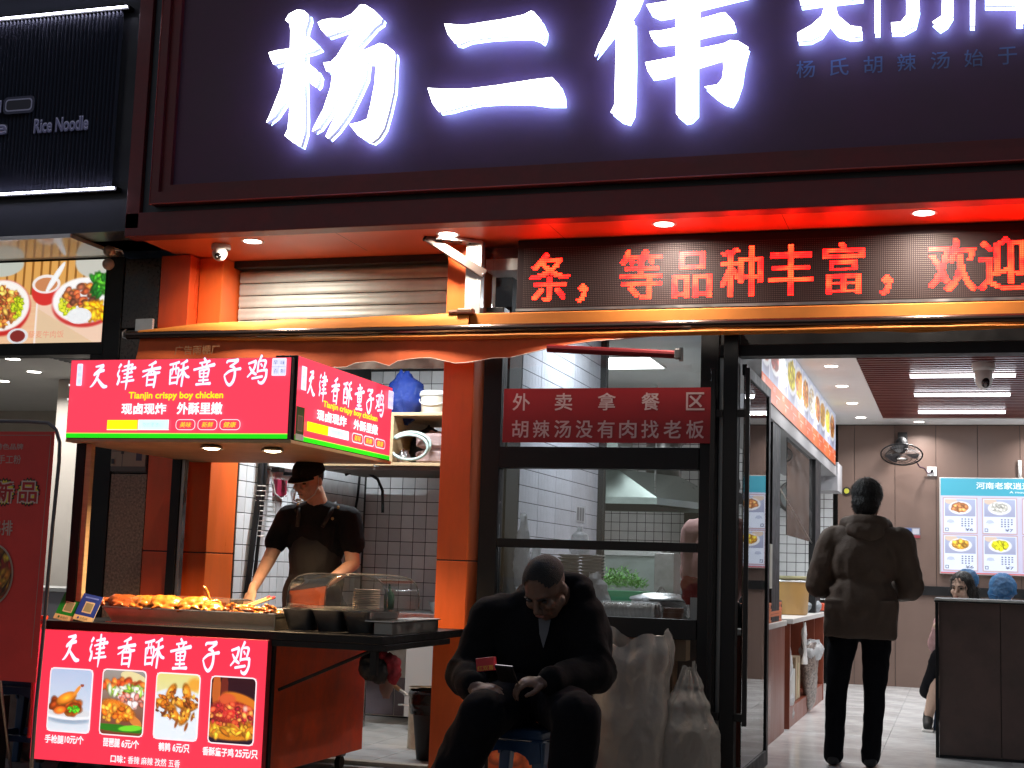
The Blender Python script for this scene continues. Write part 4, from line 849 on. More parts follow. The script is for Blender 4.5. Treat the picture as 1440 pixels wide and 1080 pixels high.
# clear plastic dome with a stack of cups and a paper pad
dm=thing('plastic_dome','clear curved plastic cover over the pans at the right of the cart','food cover',(-2.95,-.9,.89))
g_pl=glassmat('clear_plastic',tint=(.96,.96,.95),rough=.06,dirt=.05,ior=1.75)
def domef(u,v):
    a=math.pi*u; x=-2.885+.262*(-math.copysign(abs(math.cos(a))**.45,math.cos(a))); z=.905+.165*abs(math.sin(a))**.55; return (x*1.0+(v-.5)*0,-1.14+.44*v,z)
put('cover',MB().grid(domef,40,10),g_pl,dm,smooth=True)
for y in(-1.14,-.78): put('end_wall',MB().add([Vector(domef(i/39,0 if y<-1 else 1)) for i in range(40)],[tuple(range(40))]),g_pl,dm)
put('edge_rib',MB().tube([Vector(domef(i/39,0)) for i in range(40)],.0045,6),glassmat('plastic_edge',tint=(.8,.78,.75),rough=.1,dirt=.35),dm)
put('edge_rib',MB().tube([Vector(domef(i/39,1)) for i in range(40)],.0045,6),glassmat('plastic_edge_back',tint=(.8,.78,.75),rough=.1,dirt=.35),dm)
put('base_rim',MB().box(-3.155,-2.615,-1.15,-.77,.898,.904),glassmat('plastic_rim',tint=(.85,.84,.8),rough=.1,dirt=.2),dm)
bt=thing('lid_stack','stack of round brown paper lids inside the clear dome','lid stack',(-2.78,-.92,.905))
lid=MB().lathe([(.0001,.002),(.062,.002),(.066,0),(.067,.004),(.062,.0055),(.0001,.0055)],n=28).mesh('lid',True); lid.materials.append(mat('kraft_lid',(.8,.62,.45),.6,var=.1))
for k in range(11): piece('lid',lid,Matrix.Translation((-2.80+R.uniform(-.003,.003),-.97+R.uniform(-.003,.003),.9055+k*.0088)),bt)
gl=thing('green_sauce_bottle','small squeeze bottle standing beside the lids in the dome','bottle',(-2.68,-.86,.905))
put('body',MB().lathe([(.0001,0),(.024,0),(.026,.01),(.026,.07),(.012,.09),(.008,.105),(.003,.125)],(-2.70,-.92,.905),18),mat('green_bottle',(.03,.13,.06),.3),gl,smooth=True)
ts=thing('tongs_bundle','pair of wooden chopsticks with red tips leaning on the tray','chopsticks',(-3.5,-.55,.88))
for k,dx in enumerate((0,.03)): 
    a=Vector((-3.70+dx,-.62,.862)); b=Vector((-3.585+dx,-.50,.922)); c=put('stick',MB().tube([a,b],.006,8),mat('bamboo',(.6,.36,.14),.5),ts); put('red_tip',MB().tube([b,b+(b-a).normalized()*.02],.0075,8),mat('red_tip',(.6,.03,.03),.4),c)
# payment cards (blank where the code would be)
def stand(name,label,x,colr,tilt):
    t=thing(name,label,'payment card',(x,-1.19,.787)); M=Matrix.Rotation(rad(-24),3,'X'); M=Matrix.Rotation(rad(tilt),3,'Y')@M
    o=Vector((x,-1.19,.787)); 
    put('card',MB().add([o+M@Vector(p) for p in((-.058,0,0),(.058,0,0),(.058,0,.145),(-.058,0,.145),(-.058,.004,0),(.058,.004,0),(.058,.004,.145),(-.058,.004,.145))],[(0,1,2,3),(5,4,7,6),(0,4,5,1),(1,5,6,2),(2,6,7,3),(3,7,4,0)]),mat('card_board',(.55,.48,.38),.4),t)
    pt=Print(o+M@Vector((0,-.001,0)),M@Vector((1,0,0)),M@Vector((0,0,1)),M@Vector((0,-1,0)))
    pt.rect(-.058,.058,.028,.145,colr); pt.rect(-.058,.058,0,.028,(228,208,160)); pt.rect(-.026,.03,.045,.105,(215,205,175)); pt.rect(-.02,.024,.052,.098,(150,150,120)); pt.rect(-.04,.04,.123,.131,tuple(min(255,c+70) for c in colr)); pt.disc(-.03,.014,.006,.006,(40,120,60) if colr[1]>100 else (40,70,170)); pt.text('收款码',-.02,.025,.008,.021,(120,120,90),bold=.0)
    pt.make('print',printmat('card_face',0),t); return t
stand('payment_card','green payment card standing on the left corner of the cart',-4.385,(20,150,50),9); stand('payment_card','blue payment card standing right of the green one on the cart',-4.27,(40,70,170),9)
# ------------------------------------------------------------------ chickens
m_skin=mat('roast_chicken_skin',(.46,.145,.018),.3,var=.5,vscale=14,bump=.25,bscale=55,rvar=.12,coat=.35)
m_skin2=mat('dark_roast_skin',(.30,.07,.014),.33,var=.45,vscale=18,bump=.25,bscale=60,coat=.3)
def chicken(seed,headneck=True):
    r=random.Random(seed); m=MB()
    m.ell((0,0,.034),(.078,.052,.040)); m.ell((.045,0,.040),(.045,.046,.036)); m.ell((-.05,0,.028),(.038,.034,.026))
    for s in(-1,1):
        m.caps((-.04,s*.035,.03),.022,(-.005,s*.058,.018),.013); m.caps((-.005,s*.058,.018),.012,(-.055,s*.062,.012),.006)
        m.ell((-.03,s*.04,.03),(.032,.02,.022)); m.caps((.05,s*.042,.035),.013,(.015,s*.062,.028),.009); m.caps((.015,s*.062,.028),.008,(.05,s*.068,.02),.005)
    if headneck: m.chain([((.08,0,.042),.014),((.105,.012,.05),.010),((.118,.02,.036),.009),((.108,.032,.028),.014)]); m.caps((.108,.032,.028),.008,(.094,.048,.022),.003)
    return remesh(m,.0042,3,.0018,30,seed)
ch=[chicken(1),chicken(2),chicken(3,False)]
labs=['roast chicken at the left end of the tray with its head hanging over the rim','roast chicken second from the left on the tray, darker than its neighbours','plump golden roast chicken in the middle of the row','golden roast chicken right of the middle with one foot sticking up','flat small roast bird after the row of whole chickens','roast bird lying behind the golden chickens in the middle of the tray','roast chicken behind the leftmost one on the tray']
cps=[(-4.10,-1.06,.85,200,1.05,1),(-3.98,-1.07,.85,160,1.05,0),(-3.845,-1.07,.85,185,1.12,0),(-3.70,-1.07,.85,10,1.10,0),(-3.585,-1.08,.85,170,.8,2),(-3.80,-.92,.85,100,1.0,1),(-4.03,-.92,.85,60,1.0,1)]
for k,(x,y,z,a,s,mm) in enumerate(cps):
    o=bpy.data.objects.new('roast_chicken',ch[k%3].copy()); COL.objects.link(o); o.data.materials.append(m_skin if mm!=1 else m_skin2); o.location=(x,y,z); o.rotation_euler=(R.uniform(-.2,.2),R.uniform(-.15,.15),rad(a)); o.scale=(s,)*3
    o['label']=labs[k]; o['category']='roast chicken'; o['group']='roast chickens on the display tray'
ft_=thing('roast_drumstick','crooked roast chicken foot sticking up from the tray','drumstick',(-3.63,-1.07,.9))
put('leg',remesh(MB().chain([((-3.635,-1.07,.895),.010),((-3.618,-1.07,.925),.008),((-3.628,-1.07,.955),.0075),((-3.645,-1.07,.975),.009)]).caps((-3.645,-1.07,.975),.006,(-3.652,-1.078,.985),.004),.004,1),m_skin,ft_)
for k in range(16):
    m=MB(); m.ell((0,0,.012),(.026,.018,.014)); m.caps((.015,0,.012),.010,(.055,.004+.01*math.sin(k),.012),.0055); m.ell((.058,.004,.012),(.008,.009,.007))
    if k<3: sm=remesh(m,.004,2,.003,50,k); smalls=(smalls+[sm]) if k else [sm]; sm.materials.append(m_skin if k!=1 else m_skin2)
wl=['small fried bird piece in front of the cook near the chopsticks','small fried bird piece at the right end of the tray by the dome','small fried bird piece lying sideways in the right half of the tray','small fried bird piece on top of the right-hand heap','small fried bird piece at the back rim of the tray','small fried bird piece next to the flat bird']
for k in range(22):
    x=-3.53+ (k%8)*.04+R.uniform(-.01,.01); y=-1.10+(k//8)*.085+R.uniform(-.02,.02)
    o=bpy.data.objects.new('fried_piece',smalls[k%3]); COL.objects.link(o); o.location=(x,y,.85+.012*(k%3)); o.rotation_euler=(R.uniform(-.4,.4),R.uniform(-.3,.3),R.uniform(0,6.28)); o.scale=(R.uniform(.8,1.05),)*3
    o['label']='small fried bird piece in the %s row of the heap, %s from the chopsticks'%(('front','middle','rear')[k//8],('first','second','third','fourth','fifth','sixth','seventh','eighth')[k%8]); o['category']='fried piece'; o['group']='fried pieces heaped in the tray'
# glare bar tray behind
bt2=thing('raised_tray','narrow raised steel tray behind the row of chickens','tray',(-3.84,-.72,.9))
put('tray',MB().box(-4.02,-3.62,-.84,-.60,.905,.915,.002).box(-4.02,-3.62,-.844,-.84,.90,.925),m_steel,bt2); put('support',MB().box(-3.99,-3.97,-.8,-.64,.85,.904).box(-3.67,-3.65,-.8,-.64,.85,.904),m_steel,bt2)
# ------------------------------------------------------------------ bags
def wrinkle(p,s,amt,seed=0):
    q=Vector((p.x*s+seed,p.y*s,p.z*s*.5)); w=noise.noise(q*.6)*.8; q=q+Vector((w,-w,w*.5)); t=.9*noise.noise(q*.5); g=.8; k=1.0
    for o in range(4):
        t+=g*(.42-abs(noise.noise(q*k+Vector((o*7.3,seed,0))))); g*=.52; k*=2.1
    return amt*t
def bag(c,rx,ry,h,prof,amt=.012,s=14,seed=0,n=56,m=40,lean=(0,0),peak=0.0,pleat=0.0):
    """sack: prof = list of (height fraction, radius fraction)"""
    c=Vector(c)
    def fn(u,v):
        for (h0,r0),(h1,r1) in zip(prof[:-1],prof[1:]):
            if v<=h1: t=(v-h0)/max(1e-6,h1-h0); t=t*t*(3-2*t); r=r0+(r1-r0)*t; break
        a=2*math.pi*u; p=Vector((math.cos(a)*rx*r,math.sin(a)*ry*r,v*h+peak*v**3*(abs(math.cos(a+.25))**1.5-.5)+peak*.5*v**3*noise.noise(Vector((a*1.3,seed,0))))); k=wrinkle(p,s,amt,seed)*(.35+.65*min(1,4*v))
        d=Vector((math.cos(a),math.sin(a),0)); k+=(pleat*math.sin(a*9+2*noise.noise(Vector((a,v*2,seed))))*v*v if pleat else 0); return c+p+d*k+Vector((lean[0]*v,lean[1]*v,(noise.noise(Vector((u*7,seed,0)))*.12*h if v>.999 else 0)+(abs(noise.noise(Vector((u*9,seed,v*6))))*.05*h if v>.9 else 0)))
    return MB().grid(fn,n,m,True)
# ------------------------------------------------------------------ stall: shelf unit, bucket, bags
sh2=thing('wall_cupboard','open plywood cupboard on the stall back wall above the cook','cupboard',(-3.55,1.5,1.8))
put('bottom_board',MB().box(-3.83,-2.83,1.5,2.3,1.80,1.822,.002),m_wood,sh2); put('shelf_board',MB().box(-3.83,-2.83,1.5,2.3,2.145,2.168,.002),m_wood,sh2); put('side_board',MB().box(-3.722,-3.70,1.5,2.3,1.823,2.144,.002),m_wood,sh2)
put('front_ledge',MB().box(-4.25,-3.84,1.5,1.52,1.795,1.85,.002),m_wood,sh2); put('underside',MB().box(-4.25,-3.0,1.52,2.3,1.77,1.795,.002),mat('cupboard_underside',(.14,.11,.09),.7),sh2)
bk=thing('white_bucket','lidded white plastic bucket with a wire handle on top of the cupboard','bucket',(-3.47,1.68,2.168))
bc=(-3.475,1.70,2.169)
put('pail',MB().lathe([(.0001,0),(.088,0),(.094,.01),(.104,.135)],bc,32),mat('bucket_plastic',(.52,.48,.40),.4),bk,smooth=True)
put('lid',MB().lathe([(.108,.128),(.112,.132),(.112,.150),(.108,.153),(.108,.162),(.100,.166),(.095,.160),(.0001,.160)],bc,32),mat('bucket_lid',(.62,.62,.58),.35),bk,smooth=True)
put('handle',MB().tube([(bc[0]+.112*math.cos(t),bc[1]-.112*abs(math.sin(t))*.95-.0,bc[2]+.125-.065*math.sin(t)) for t in [math.pi*i/14 for i in range(15)]],.004,6),mat('handle_white',(.65,.65,.62),.4),bk)
m_blue=plasticbag('blue_plastic',(.015,.05,.32),.08,.2)
bb=thing('blue_plastic_bag','knotted blue plastic bag stuffed on top of the cupboard beside the bucket','plastic bag',(-3.72,1.68,2.17))
put('bag',bag((-3.72,1.72,2.10),.145,.12,.38,[(0,.25),(.12,.55),(.45,.95),(.75,.8),(.93,.35),(1,.2)],.026,11,3),m_blue,bb,smooth=True)
kb=thing('black_bag','dark backpack lying at the right end of the cupboard top','bag',(-3.3,1.7,2.17)); put('body',bag((-3.33,1.75,2.169),.09,.1,.24,[(0,.9),(.5,1),(.85,.7),(1,.1)],.012,12,5),m_blackmat,kb,smooth=True); put('buckle',MB().ell((-3.39,1.66,2.28),(.012,.008,.02)),m_steel,kb)
dk=thing('dark_bundle','black cloth bundle in the back of the open cupboard','bundle',(-3.6,1.8,1.83)); put('cloth',bag((-3.585,1.9,1.823),.13,.12,.28,[(0,.9),(.4,1),(.8,.8),(1,.1)],.03,12,9),m_blackmat,dk,smooth=True)
m_pink=plasticbag('pink_bag_plastic',(.72,.50,.46),.05,.25)
for k,(z,h,l) in enumerate(((1.823,.11,'pinkish plastic bag of goods at the bottom of the cupboard'),(1.93,.12,'pinkish plastic bag of goods stacked on another in the cupboard'))):
    b_=thing('pink_package',l,'package',(-3.45,1.62,z),group='pink packages in the cupboard'); put('package',bag((-3.44,1.66,z),.145,.10,h,[(0,.7),(.15,.98),(.7,1),(1,.35)],.012,20,k+2),m_pink,b_,smooth=True)
ho=thing('pale_hose','coiled pale green hose hanging in front of the pink packages','hose',(-3.55,1.54,1.85))
pts=[]
for k in range(60): t=k/59*2*math.pi*1.45; pts.append((-3.585+.15*math.cos(t-.5)*(1-.1*t/9),1.535-.004*t,1.95+.09*math.sin(t-.5)-.02*t/6))
put('coil',MB().tube(pts,.011,8),mat('hose_plastic',(.45,.55,.50),.25),ho,smooth=True)
tn=thing('foil_packet','crumpled shiny packet at the left bottom of the cupboard','packet',(-3.66,1.6,1.83)); put('foil',bag((-3.655,1.60,1.823),.045,.05,.09,[(0,.8),(.5,1),(1,.5)],.018,40,4),mat('foil',(.5,.45,.45),.25,.9),tn,smooth=True)
# left wall things: wire racks, red box, pipes
pp=thing('black_pipe','thick black cable bundle running down the left tile wall','cable',(-4.28,.75,1)); put('cable',MB().tube([(-4.28,.72,2.8),(-4.28,.70,1.6),(-4.275,.64,1.3),(-4.28,.60,.9),(-4.28,.6,.3)],.020,8).tube([(-4.27,.76,2.8),(-4.27,.74,1.6),(-4.268,.70,1.3),(-4.27,.66,.9),(-4.27,.62,.3)],.012,8),m_black,pp,smooth=True)
sb2=thing('red_socket','dark red switch box on the tiled left wall of the stall','switch box',(-4.29,.98,1.6)); put('box',MB().box(-4.306,-4.27,.93,1.07,1.55,1.66,.004),mat('red_box',(.30,.02,.05),.4),sb2); put('cable',MB().tube([(-4.26,1.0,1.66),(-4.25,1.05,1.58),(-4.26,.98,1.53),(-4.25,.86,1.56),(-4.26,.8,1.72),(-4.29,.78,1.85)],.004,6),m_dome,sb2)
wr=thing('wire_rack','grey wire rack hanging on the left tile wall','wire rack',(-4.28,.72,1.4))
for k in range(11): 
    z=1.28+k*.032; e=.10*math.sin(math.pi*(k+1)/12.5); put('wire',MB().tube([(-4.295,.66,z),(-4.23,.68,z),(-4.23,.74+e,z),(-4.295,.76+e,z)],.0025,5),m_steel,wr)
put('frame_wire',MB().tube([(-4.23,.74+.10*math.sin(math.pi*(k+1)/12.5),1.28+k*.032) for k in range(-1,12)],.003,5),m_steel,wr)
rk=thing('hook_rail','steel hook rail with hanging tools high on the left tile wall','hook rail',(-4.28,1.0,1.8)); put('rail',MB().box(-4.30,-4.25,.75,1.25,1.735,1.765,.002),m_white,rk); put('bracket',MB().box(-4.26,-4.20,.80,.88,1.70,1.73,.002),m_black,rk); put('bracket',MB().box(-4.26,-4.18,.98,1.03,1.69,1.71,.002),m_black,rk); put('ladle',MB().tube([(-4.24,1.2,1.76),(-4.22,1.22,1.66)],.004,6).ell((-4.21,1.24,1.64),(.022,.03,.02)),m_steel,rk,smooth=True)
hs=thing('black_gas_hose','black gas hose looping down the corner behind the cook','hose',(-4.1,2.4,1.5)); put('hose',MB().tube([(-4.22,1.9,1.76),(-4.18,1.95,1.79),(-4.10,2.0,1.79),(-4.03,2.05,1.74),(-4.0,2.08,1.66),(-4.0,2.1,1.5)],.011,8).tube([(-4.28,2.30,1.80),(-4.29,2.3,1.62),(-4.30,2.28,1.5)],.010,8),m_black,hs,smooth=True)
hk=thing('wall_faucet','small steel tap pipe on the left tile wall beside the cook','tap',(-4.28,1.2,1.5)); put('pipe',MB().tube([(-4.3,1.2,1.60),(-4.22,1.25,1.60),(-4.2,1.35,1.585)],.010,8),m_steel,hk,smooth=True)
# counter at the back right with a pot, lower cabinet
kc=thing('back_counter','steel worktop along the stall back wall','worktop',(-3.4,2.2,0)); put('top',MB().box(-3.98,-2.85,1.7,2.45,.76,.80,.003),m_steel,kc); put('cabinet',MB().box(-3.30,-2.85,1.72,2.45,.012,.759,.003),m_white,kc); put('leg',MB().box(-3.95,-3.92,1.72,1.75,.012,.759),m_steel,kc)
put('cabinet_door',MB().box(-3.62,-3.32,1.71,2.40,.10,.74,.003),mat('grey_cabinet',(.40,.38,.36),.5),kc)
po=thing('steel_pot','small steel pot at the right end of the worktop','pot',(-3.5,1.8,.8)); put('pot',MB().lathe([(.0001,0),(.055,0),(.085,.075),(.088,.08),(.084,.08),(.05,.01),(.0001,.01)],(-3.435,1.85,.801),26),m_steeldk,po,smooth=True)
# under the cart flap: bin, barrel, broom, bunched cloth
m_binbag=mat('black_bin_liner',(.012,.012,.013),.22,bump=.6,bscale=18)
bn=thing('waste_bin','black lined waste bin between the cart and the wide orange pillar','bin',(-3.0,.35,0))
put('bin_body',MB().lathe([(.0001,0),(.085,0),(.125,.36)],(-2.93,.40,.012),30),m_blackmat,bn,smooth=True)
put('liner',bag((-2.93,.40,.27),.13,.13,.135,[(0,1.0),(.5,1.08),(.85,1.1),(1,1.0)],.010,30,4),m_binbag,bn,smooth=True)
br=thing('steel_barrel','narrow steel barrel with a blue stripe behind the waste bin','barrel',(-3.2,.8,0)); put('body',MB().lathe([(.0001,0),(.09,0),(.09,.005),(.088,.01),(.088,.36),(.092,.365),(.088,.37)],(-3.16,.85,.012),30),mat('stained_barrel',(.35,.33,.28),.4,.6,var=.4,vscale=9),br,smooth=True); put('blue_stripe',MB().grid(lambda u,v:(-3.16+.0895*math.cos(-1.75+u*.7),.85+.0895*math.sin(-1.75+u*.7),.10+v*.24+.03*math.sin(u*3)),8,4),mat('blue_stripe',(.02,.07,.22),.4),br,smooth=True); put('handle',MB().tube([(-3.30,.80,.27),(-3.26,.76,.275),(-3.20,.75,.27),(-3.13,.755,.272)],.006,6),m_steel,br)
bm_=thing('broom_handle','pale broom handle slanting from the cart to the waste bin','broom',(-2.95,0,.4)); put('handle',MB().tube([atY(530,948,-.2),atY(562,970,-.02)],.013,8),m_wood,bm_); put('metal_tip',MB().tube([atY(561,969,-.03),atY(573,978,0.0)],.010,8),m_steel,bm_)
mf=mat('dark_red_cloth',(.22,.01,.02),.8,var=.5,vscale=20,bump=.5,bscale=30)
pf_=thing('duster_bunch','dark bundle with a red cloth tied under the cart flap','cloth bundle',(-2.9,-.9,.62))
put('dark_tuft',remesh(MB().ell((-2.745,-1.02,.625),(.05,.05,.06)).ell((-2.70,-1.0,.61),(.05,.05,.06)),.006,1,.012,30),m_blackmat,pf_); put('red_cloth',remesh(MB().ell((-2.655,-.98,.635),(.045,.04,.055)).ell((-2.635,-.98,.60),(.03,.03,.05)).ell((-2.70,-.99,.68),(.03,.03,.03)),.006,1,.012,30,4),mf,pf_)
cw=thing('cup_hanging_bag','white crumpled bag hanging behind the cart corner','bag',(-2.9,0,.45)); put('bag',bag((-2.985,-.2,.40),.035,.03,.15,[(0,.5),(.4,1),(.8,.8),(1,.3)],.008,30,6),plasticbag('beige_bag',(.6,.45,.38),.1),cw,smooth=True)
cbl=thing('floor_cable','pale cable trailing over the paving beside the cart','cable',(-2.9,-.6,0)); put('cable',MB().tube([(-3.12,-.62,.012),(-3.0,-.58,.014),(-2.88,-.62,.012),(-2.76,-.55,.012),(-2.6,-.62,.012)],.006,6),mat('beige_cable',(.5,.38,.25),.5),cbl,smooth=True)
sd_=thing('sill_step','narrow pale sill along the stall threshold','sill',(-3.5,-.05,0)); put('sill',MB().box(-4.30,-2.80,-.015,.06,.008,.03,.003),mat('sill_stone',(.32,.28,.22),.6,var=.2),sd_)
# ------------------------------------------------------------------ kitchen behind the glass
ks_=thing('kitchen_counter','low counter just inside the kitchen glass','counter',(-1.9,.5,0)); put('top',MB().box(-2.48,-1.34,.13,1.0,.84,.865,.003),m_steeldk,ks_); put('body',MB().box(-2.48,-1.34,.30,1.0,.012,.839),mat('dark_counter',(.10,.06,.05),.5),ks_)
def bowlstack(x,y,z,n,r,label,m):
    t=thing('bowl_stack',label,'bowl stack',(x,y,z),group='stacks of takeaway bowls in the kitchen'); me=MB().lathe([(.6*r,0),(.93*r,.014),(r,.015),(1.02*r,.019),(r,.021),(.9*r,.018)],n=20).mesh('bowl',True); me.materials.append(m)
    for k in range(n): piece('bowl',me,Matrix.Translation((x+R.uniform(-.002,.002),y,z+k*.0185)),t)
m_bowl=mat('white_bowl',(.55,.53,.50),.35)
bowlstack(-2.02,.50,.865,19,.075,'tall stack of white takeaway bowls, nearest the middle of the window',m_bowl); bowlstack(-2.17,.56,.865,19,.07,'tall stack of white takeaway bowls behind the seated man\'s head, middle one',m_bowl); bowlstack(-2.30,.50,.865,18,.065,'tall stack of white takeaway bowls, left one behind the seated man',m_bowl)
m_wbag=plasticbag('white_plastic_film',(.80,.82,.84),.16,.22)
m_film=plasticbag('thin_film',(.80,.80,.80),.70,.15,.4)
for k,(x,y,z,rx,h,l) in enumerate(((-2.42,.42,1.02,.045,.42,'hanging cluster of clear plastic bags at the left edge of the kitchen window'),(-2.33,.40,.87,.06,.38,'clear plastic bag of sticks standing in the left corner of the kitchen window'),(-2.20,.9,1.22,.065,.17,'white plastic bag hooked on the ribbed tile wall'),(-1.97,.36,.90,.10,.21,'sheer plastic bag slumped over the bowl stacks'),(-1.66,.30,.866,.075,.12,'sheer plastic bag lying on the wrapped cups'))):
    t=thing('clear_plastic_bag',l,'plastic bag',(x,y,z),group='plastic bags in the kitchen window'); put('film',bag((x,y,z),rx,rx*.7,h,[(0,.8),(.3,1),(.7,.75),(.9,.3),(1,.25)],.016,22,k+11),m_wbag,t,smooth=True)
cw2=thing('wrapped_cups','rows of paper cups wrapped in film on the kitchen counter','cup package',(-1.75,.25,.866))
me=MB().lathe([(.036,0),(.046,.02),(.047,.026),(.043,.024)],n=18).mesh('cup',True); me.materials.append(mat('beige_cup',(.50,.42,.34),.5))
for row in range(2):
    for k in range(14): piece('cup',me,Matrix.Translation((-1.90+k*.022,.24+row*.09,.912))@Matrix.Rotation(rad(90),4,'Y'),cw2)
put('film',MB().grid(lambda u,v:(-1.915+v*.345,.215+.105*math.cos(2*math.pi*u)+wrinkle(Vector((u*3,v*2,0)),6,.006),.915+.052*math.sin(2*math.pi*u)+wrinkle(Vector((u*3,v*2,3)),6,.004)),24,20,True),m_film,cw2,smooth=True)
tp=thing('tape_roll','stack of brown parcel tape rolls at the window sill','tape rolls',(-1.5,.22,.866))
for k in range(3): put('roll',MB().lathe([(.030,0),(.056,0),(.056,.024),(.030,.024)],(-1.495+.004*k,.24,.866+k*.0245),26),mat('brown_tape',(.28,.13,.08),.3),tp)
rdb=thing('red_bag','red and white packet leaning in the right corner of the kitchen window','packet',(-1.37,.3,.95)); put('packet',bag((-1.385,.30,.96),.075,.05,.15,[(0,.6),(.3,.85),(.8,1),(1,.9)],.014,22,3,lean=(-.0,0)),mat('red_packet',(.35,.03,.02),.45),rdb,smooth=True); put('white_box',MB().box(-1.40,-1.345,.25,.33,.866,1.0,.003),m_dome,rdb); 
pot=thing('lidded_pot','wide steel pot with a domed glass lid behind the cups','pot',(-1.85,1.6,.9)); c_=(-1.66,.75,.866)
put('pot_body',MB().lathe([(.0001,0),(.17,0),(.175,.01),(.175,.10),(.185,.105)],c_,36),m_steel,pot,smooth=True); put('lid',MB().lathe([(.188,.108),(.18,.12),(.10,.142),(.02,.150),(.0001,.150)],c_,36),m_steel,pot,smooth=True); put('knob',MB().tube([(c_[0]-.03,c_[1],1.015),(c_[0],c_[1],1.045),(c_[0]+.03,c_[1],1.015)],.006,8),m_steel,pot)
vg=thing('herb_pile','heap of fresh green herbs behind the bowl stacks','herbs',(-2.42,3,1.0)); m_leaf=mat('herb_leaf',(.09,.30,.04),.5,var=.5,vscale=30)
lf=MB(); r_=random.Random(3)
for k in range(900):
    t=r_.random()*6.28; q=math.sqrt(r_.random()); x=-2.42+.19*q*math.cos(t); y=3.0+.14*q*math.sin(t); z=1.0+.13*(1-q*q)*r_.random()+r_.random()*.05; a=r_.random()*6.28; L=.03+.03*r_.random(); dz=r_.uniform(-.01,.04)
    lf.add([(x,y,z),(x+L*.5*math.cos(a)+.005,y+L*.5*math.sin(a),z+dz*.6),(x+L*math.cos(a),y+L*math.sin(a),z+dz),(x+L*.5*math.cos(a)-.005,y+L*.5*math.sin(a),z+dz*.6)],[(0,1,2,3)])
put('leaves',lf,m_leaf,vg,kind='stuff'); put('crate',MB().box(-2.62,-2.22,2.85,3.15,.80,.99,.004),mat('green_crate',(.05,.25,.12),.5),vg)
kt=thing('rear_prep_table','long steel table along the middle of the kitchen','table',(-2.4,3.5,0)); put('top',MB().box(-3.4,-1.6,2.75,3.6,.75,.79,.003),m_steel,kt)
for x in(-3.35,-1.65): put('leg',MB().box(x-.02,x+.02,2.8,2.84,.012,.749),m_steel,kt)
# extractor hood
hd=thing('extractor_hood','big steel extractor hood hanging over the kitchen stove','extractor hood',(-3,5,1.7))
m_hood=mat('hood_steel',(.26,.30,.28),.36,.75,var=.12,vscale=5,rvar=.1)
hb=MB(); 
hb.add([(-3.9,5.0,1.74),(-2.56,5.0,1.74),(-2.05,6.6,1.74),(-3.9,6.6,1.74),(-3.9,5.06,2.06),(-2.95,5.06,2.06),(-2.55,6.0,2.06),(-3.9,6.0,2.06),(-3.9,5.0,1.80),(-2.56,5.0,1.80),(-2.05,6.6,1.80),(-3.9,6.6,1.80)],[(0,1,9,8),(1,2,10,9),(2,3,11,10),(8,9,5,4),(9,10,6,5),(10,11,7,6),(4,5,6,7)])
put('canopy',hb,m_hood,hd); put('underside',MB().box(-3.88,-2.62,5.04,6.5,1.742,1.75),m_blackmat,hd)
put('duct',MB().tube([(-2.75,6.2,2.05),(-2.75,6.2,2.5),(-2.75,6.9,2.6)],.17,20),m_steeldk,hd,smooth=True); put('duct_box',MB().box(-3.9,-2.86,4.7,5.3,2.10,2.45,.004),m_hood,hd)
for x in(-2.60,-2.25): put('hanging_rod',MB().tube([(x,5.1 if x<-2.5 else 6.3,1.82),(x,5.1 if x<-2.5 else 6.3,2.83)],.008,6),m_steel,hd)
kf=thing('kitchen_exhaust_unit','tall grey steel appliance beneath the extractor hood','appliance',(-2.9,5.5,0)); put('body',MB().box(-3.3,-2.55,5.2,5.9,.0,1.30,.006),m_hood,kf); put('ledge',MB().box(-3.32,-2.54,5.17,5.199,1.28,1.33,.003),m_steel,kf); put('tap',MB().tube([(-2.46,5.1,1.24),(-2.46,5.1,1.32),(-2.38,5.1,1.34)],.015,8),m_steeldk,kf)
km=thing('grey_pillar_unit','dark grey steel cabinet right of the herbs at the kitchen back','cabinet',(-2.3,4.6,0)); put('body',MB().box(-2.43,-2.26,4.3,4.6,.0,1.30,.006),m_steeldk,km); put('hinge',MB().box(-2.259,-2.25,4.33,4.37,.3,.36),m_steel,km)
kd=thing('dark_kitchen_post','black post in front of the tiled kitchen back wall','post',(-2.75,8.3,0)); put('post',MB().box(-2.92,-2.76,8.30,8.40,0,1.95),m_black,kd); 
kw=thing('dark_wall_shelf','dark shelf on the tiled back wall of the kitchen','shelf',(-2.9,8.3,2)); put('board',MB().box(-3.1,-2.3,8.2,8.498,1.93,2.05,.004),m_black,kw)
stv=thing('wall_notice','small printed sheet stuck on the ribbed tile wall of the kitchen','sheet',(-2.49,1.95,1.4)); put('sheet',MB().box(-2.4905,-2.4885,1.90,2.14,1.46,1.57),mat('sheet_white',(.5,.52,.55),.5),stv)
pt=side(-2.488)
for k in range(3): pt.rect(1.92+k*.07,1.965+k*.07,1.47,1.56,(120,120,125))
pt.make('print',printmat('sheet_print',0),stv)
cdb=thing('cardboard_box','brown cardboard box behind the lower kitchen glass','cardboard box',(-1.6,.25,.5)); put('box',MB().box(-1.90,-1.47,.14,.29,.30,.775,.003),mat('cardboard',(.33,.19,.10),.7,var=.12,vscale=5),cdb); put('flap',MB().box(-1.465,-1.40,.15,.28,.66,.775,.002),mat('cardboard_flap',(.42,.27,.16),.7),cdb)
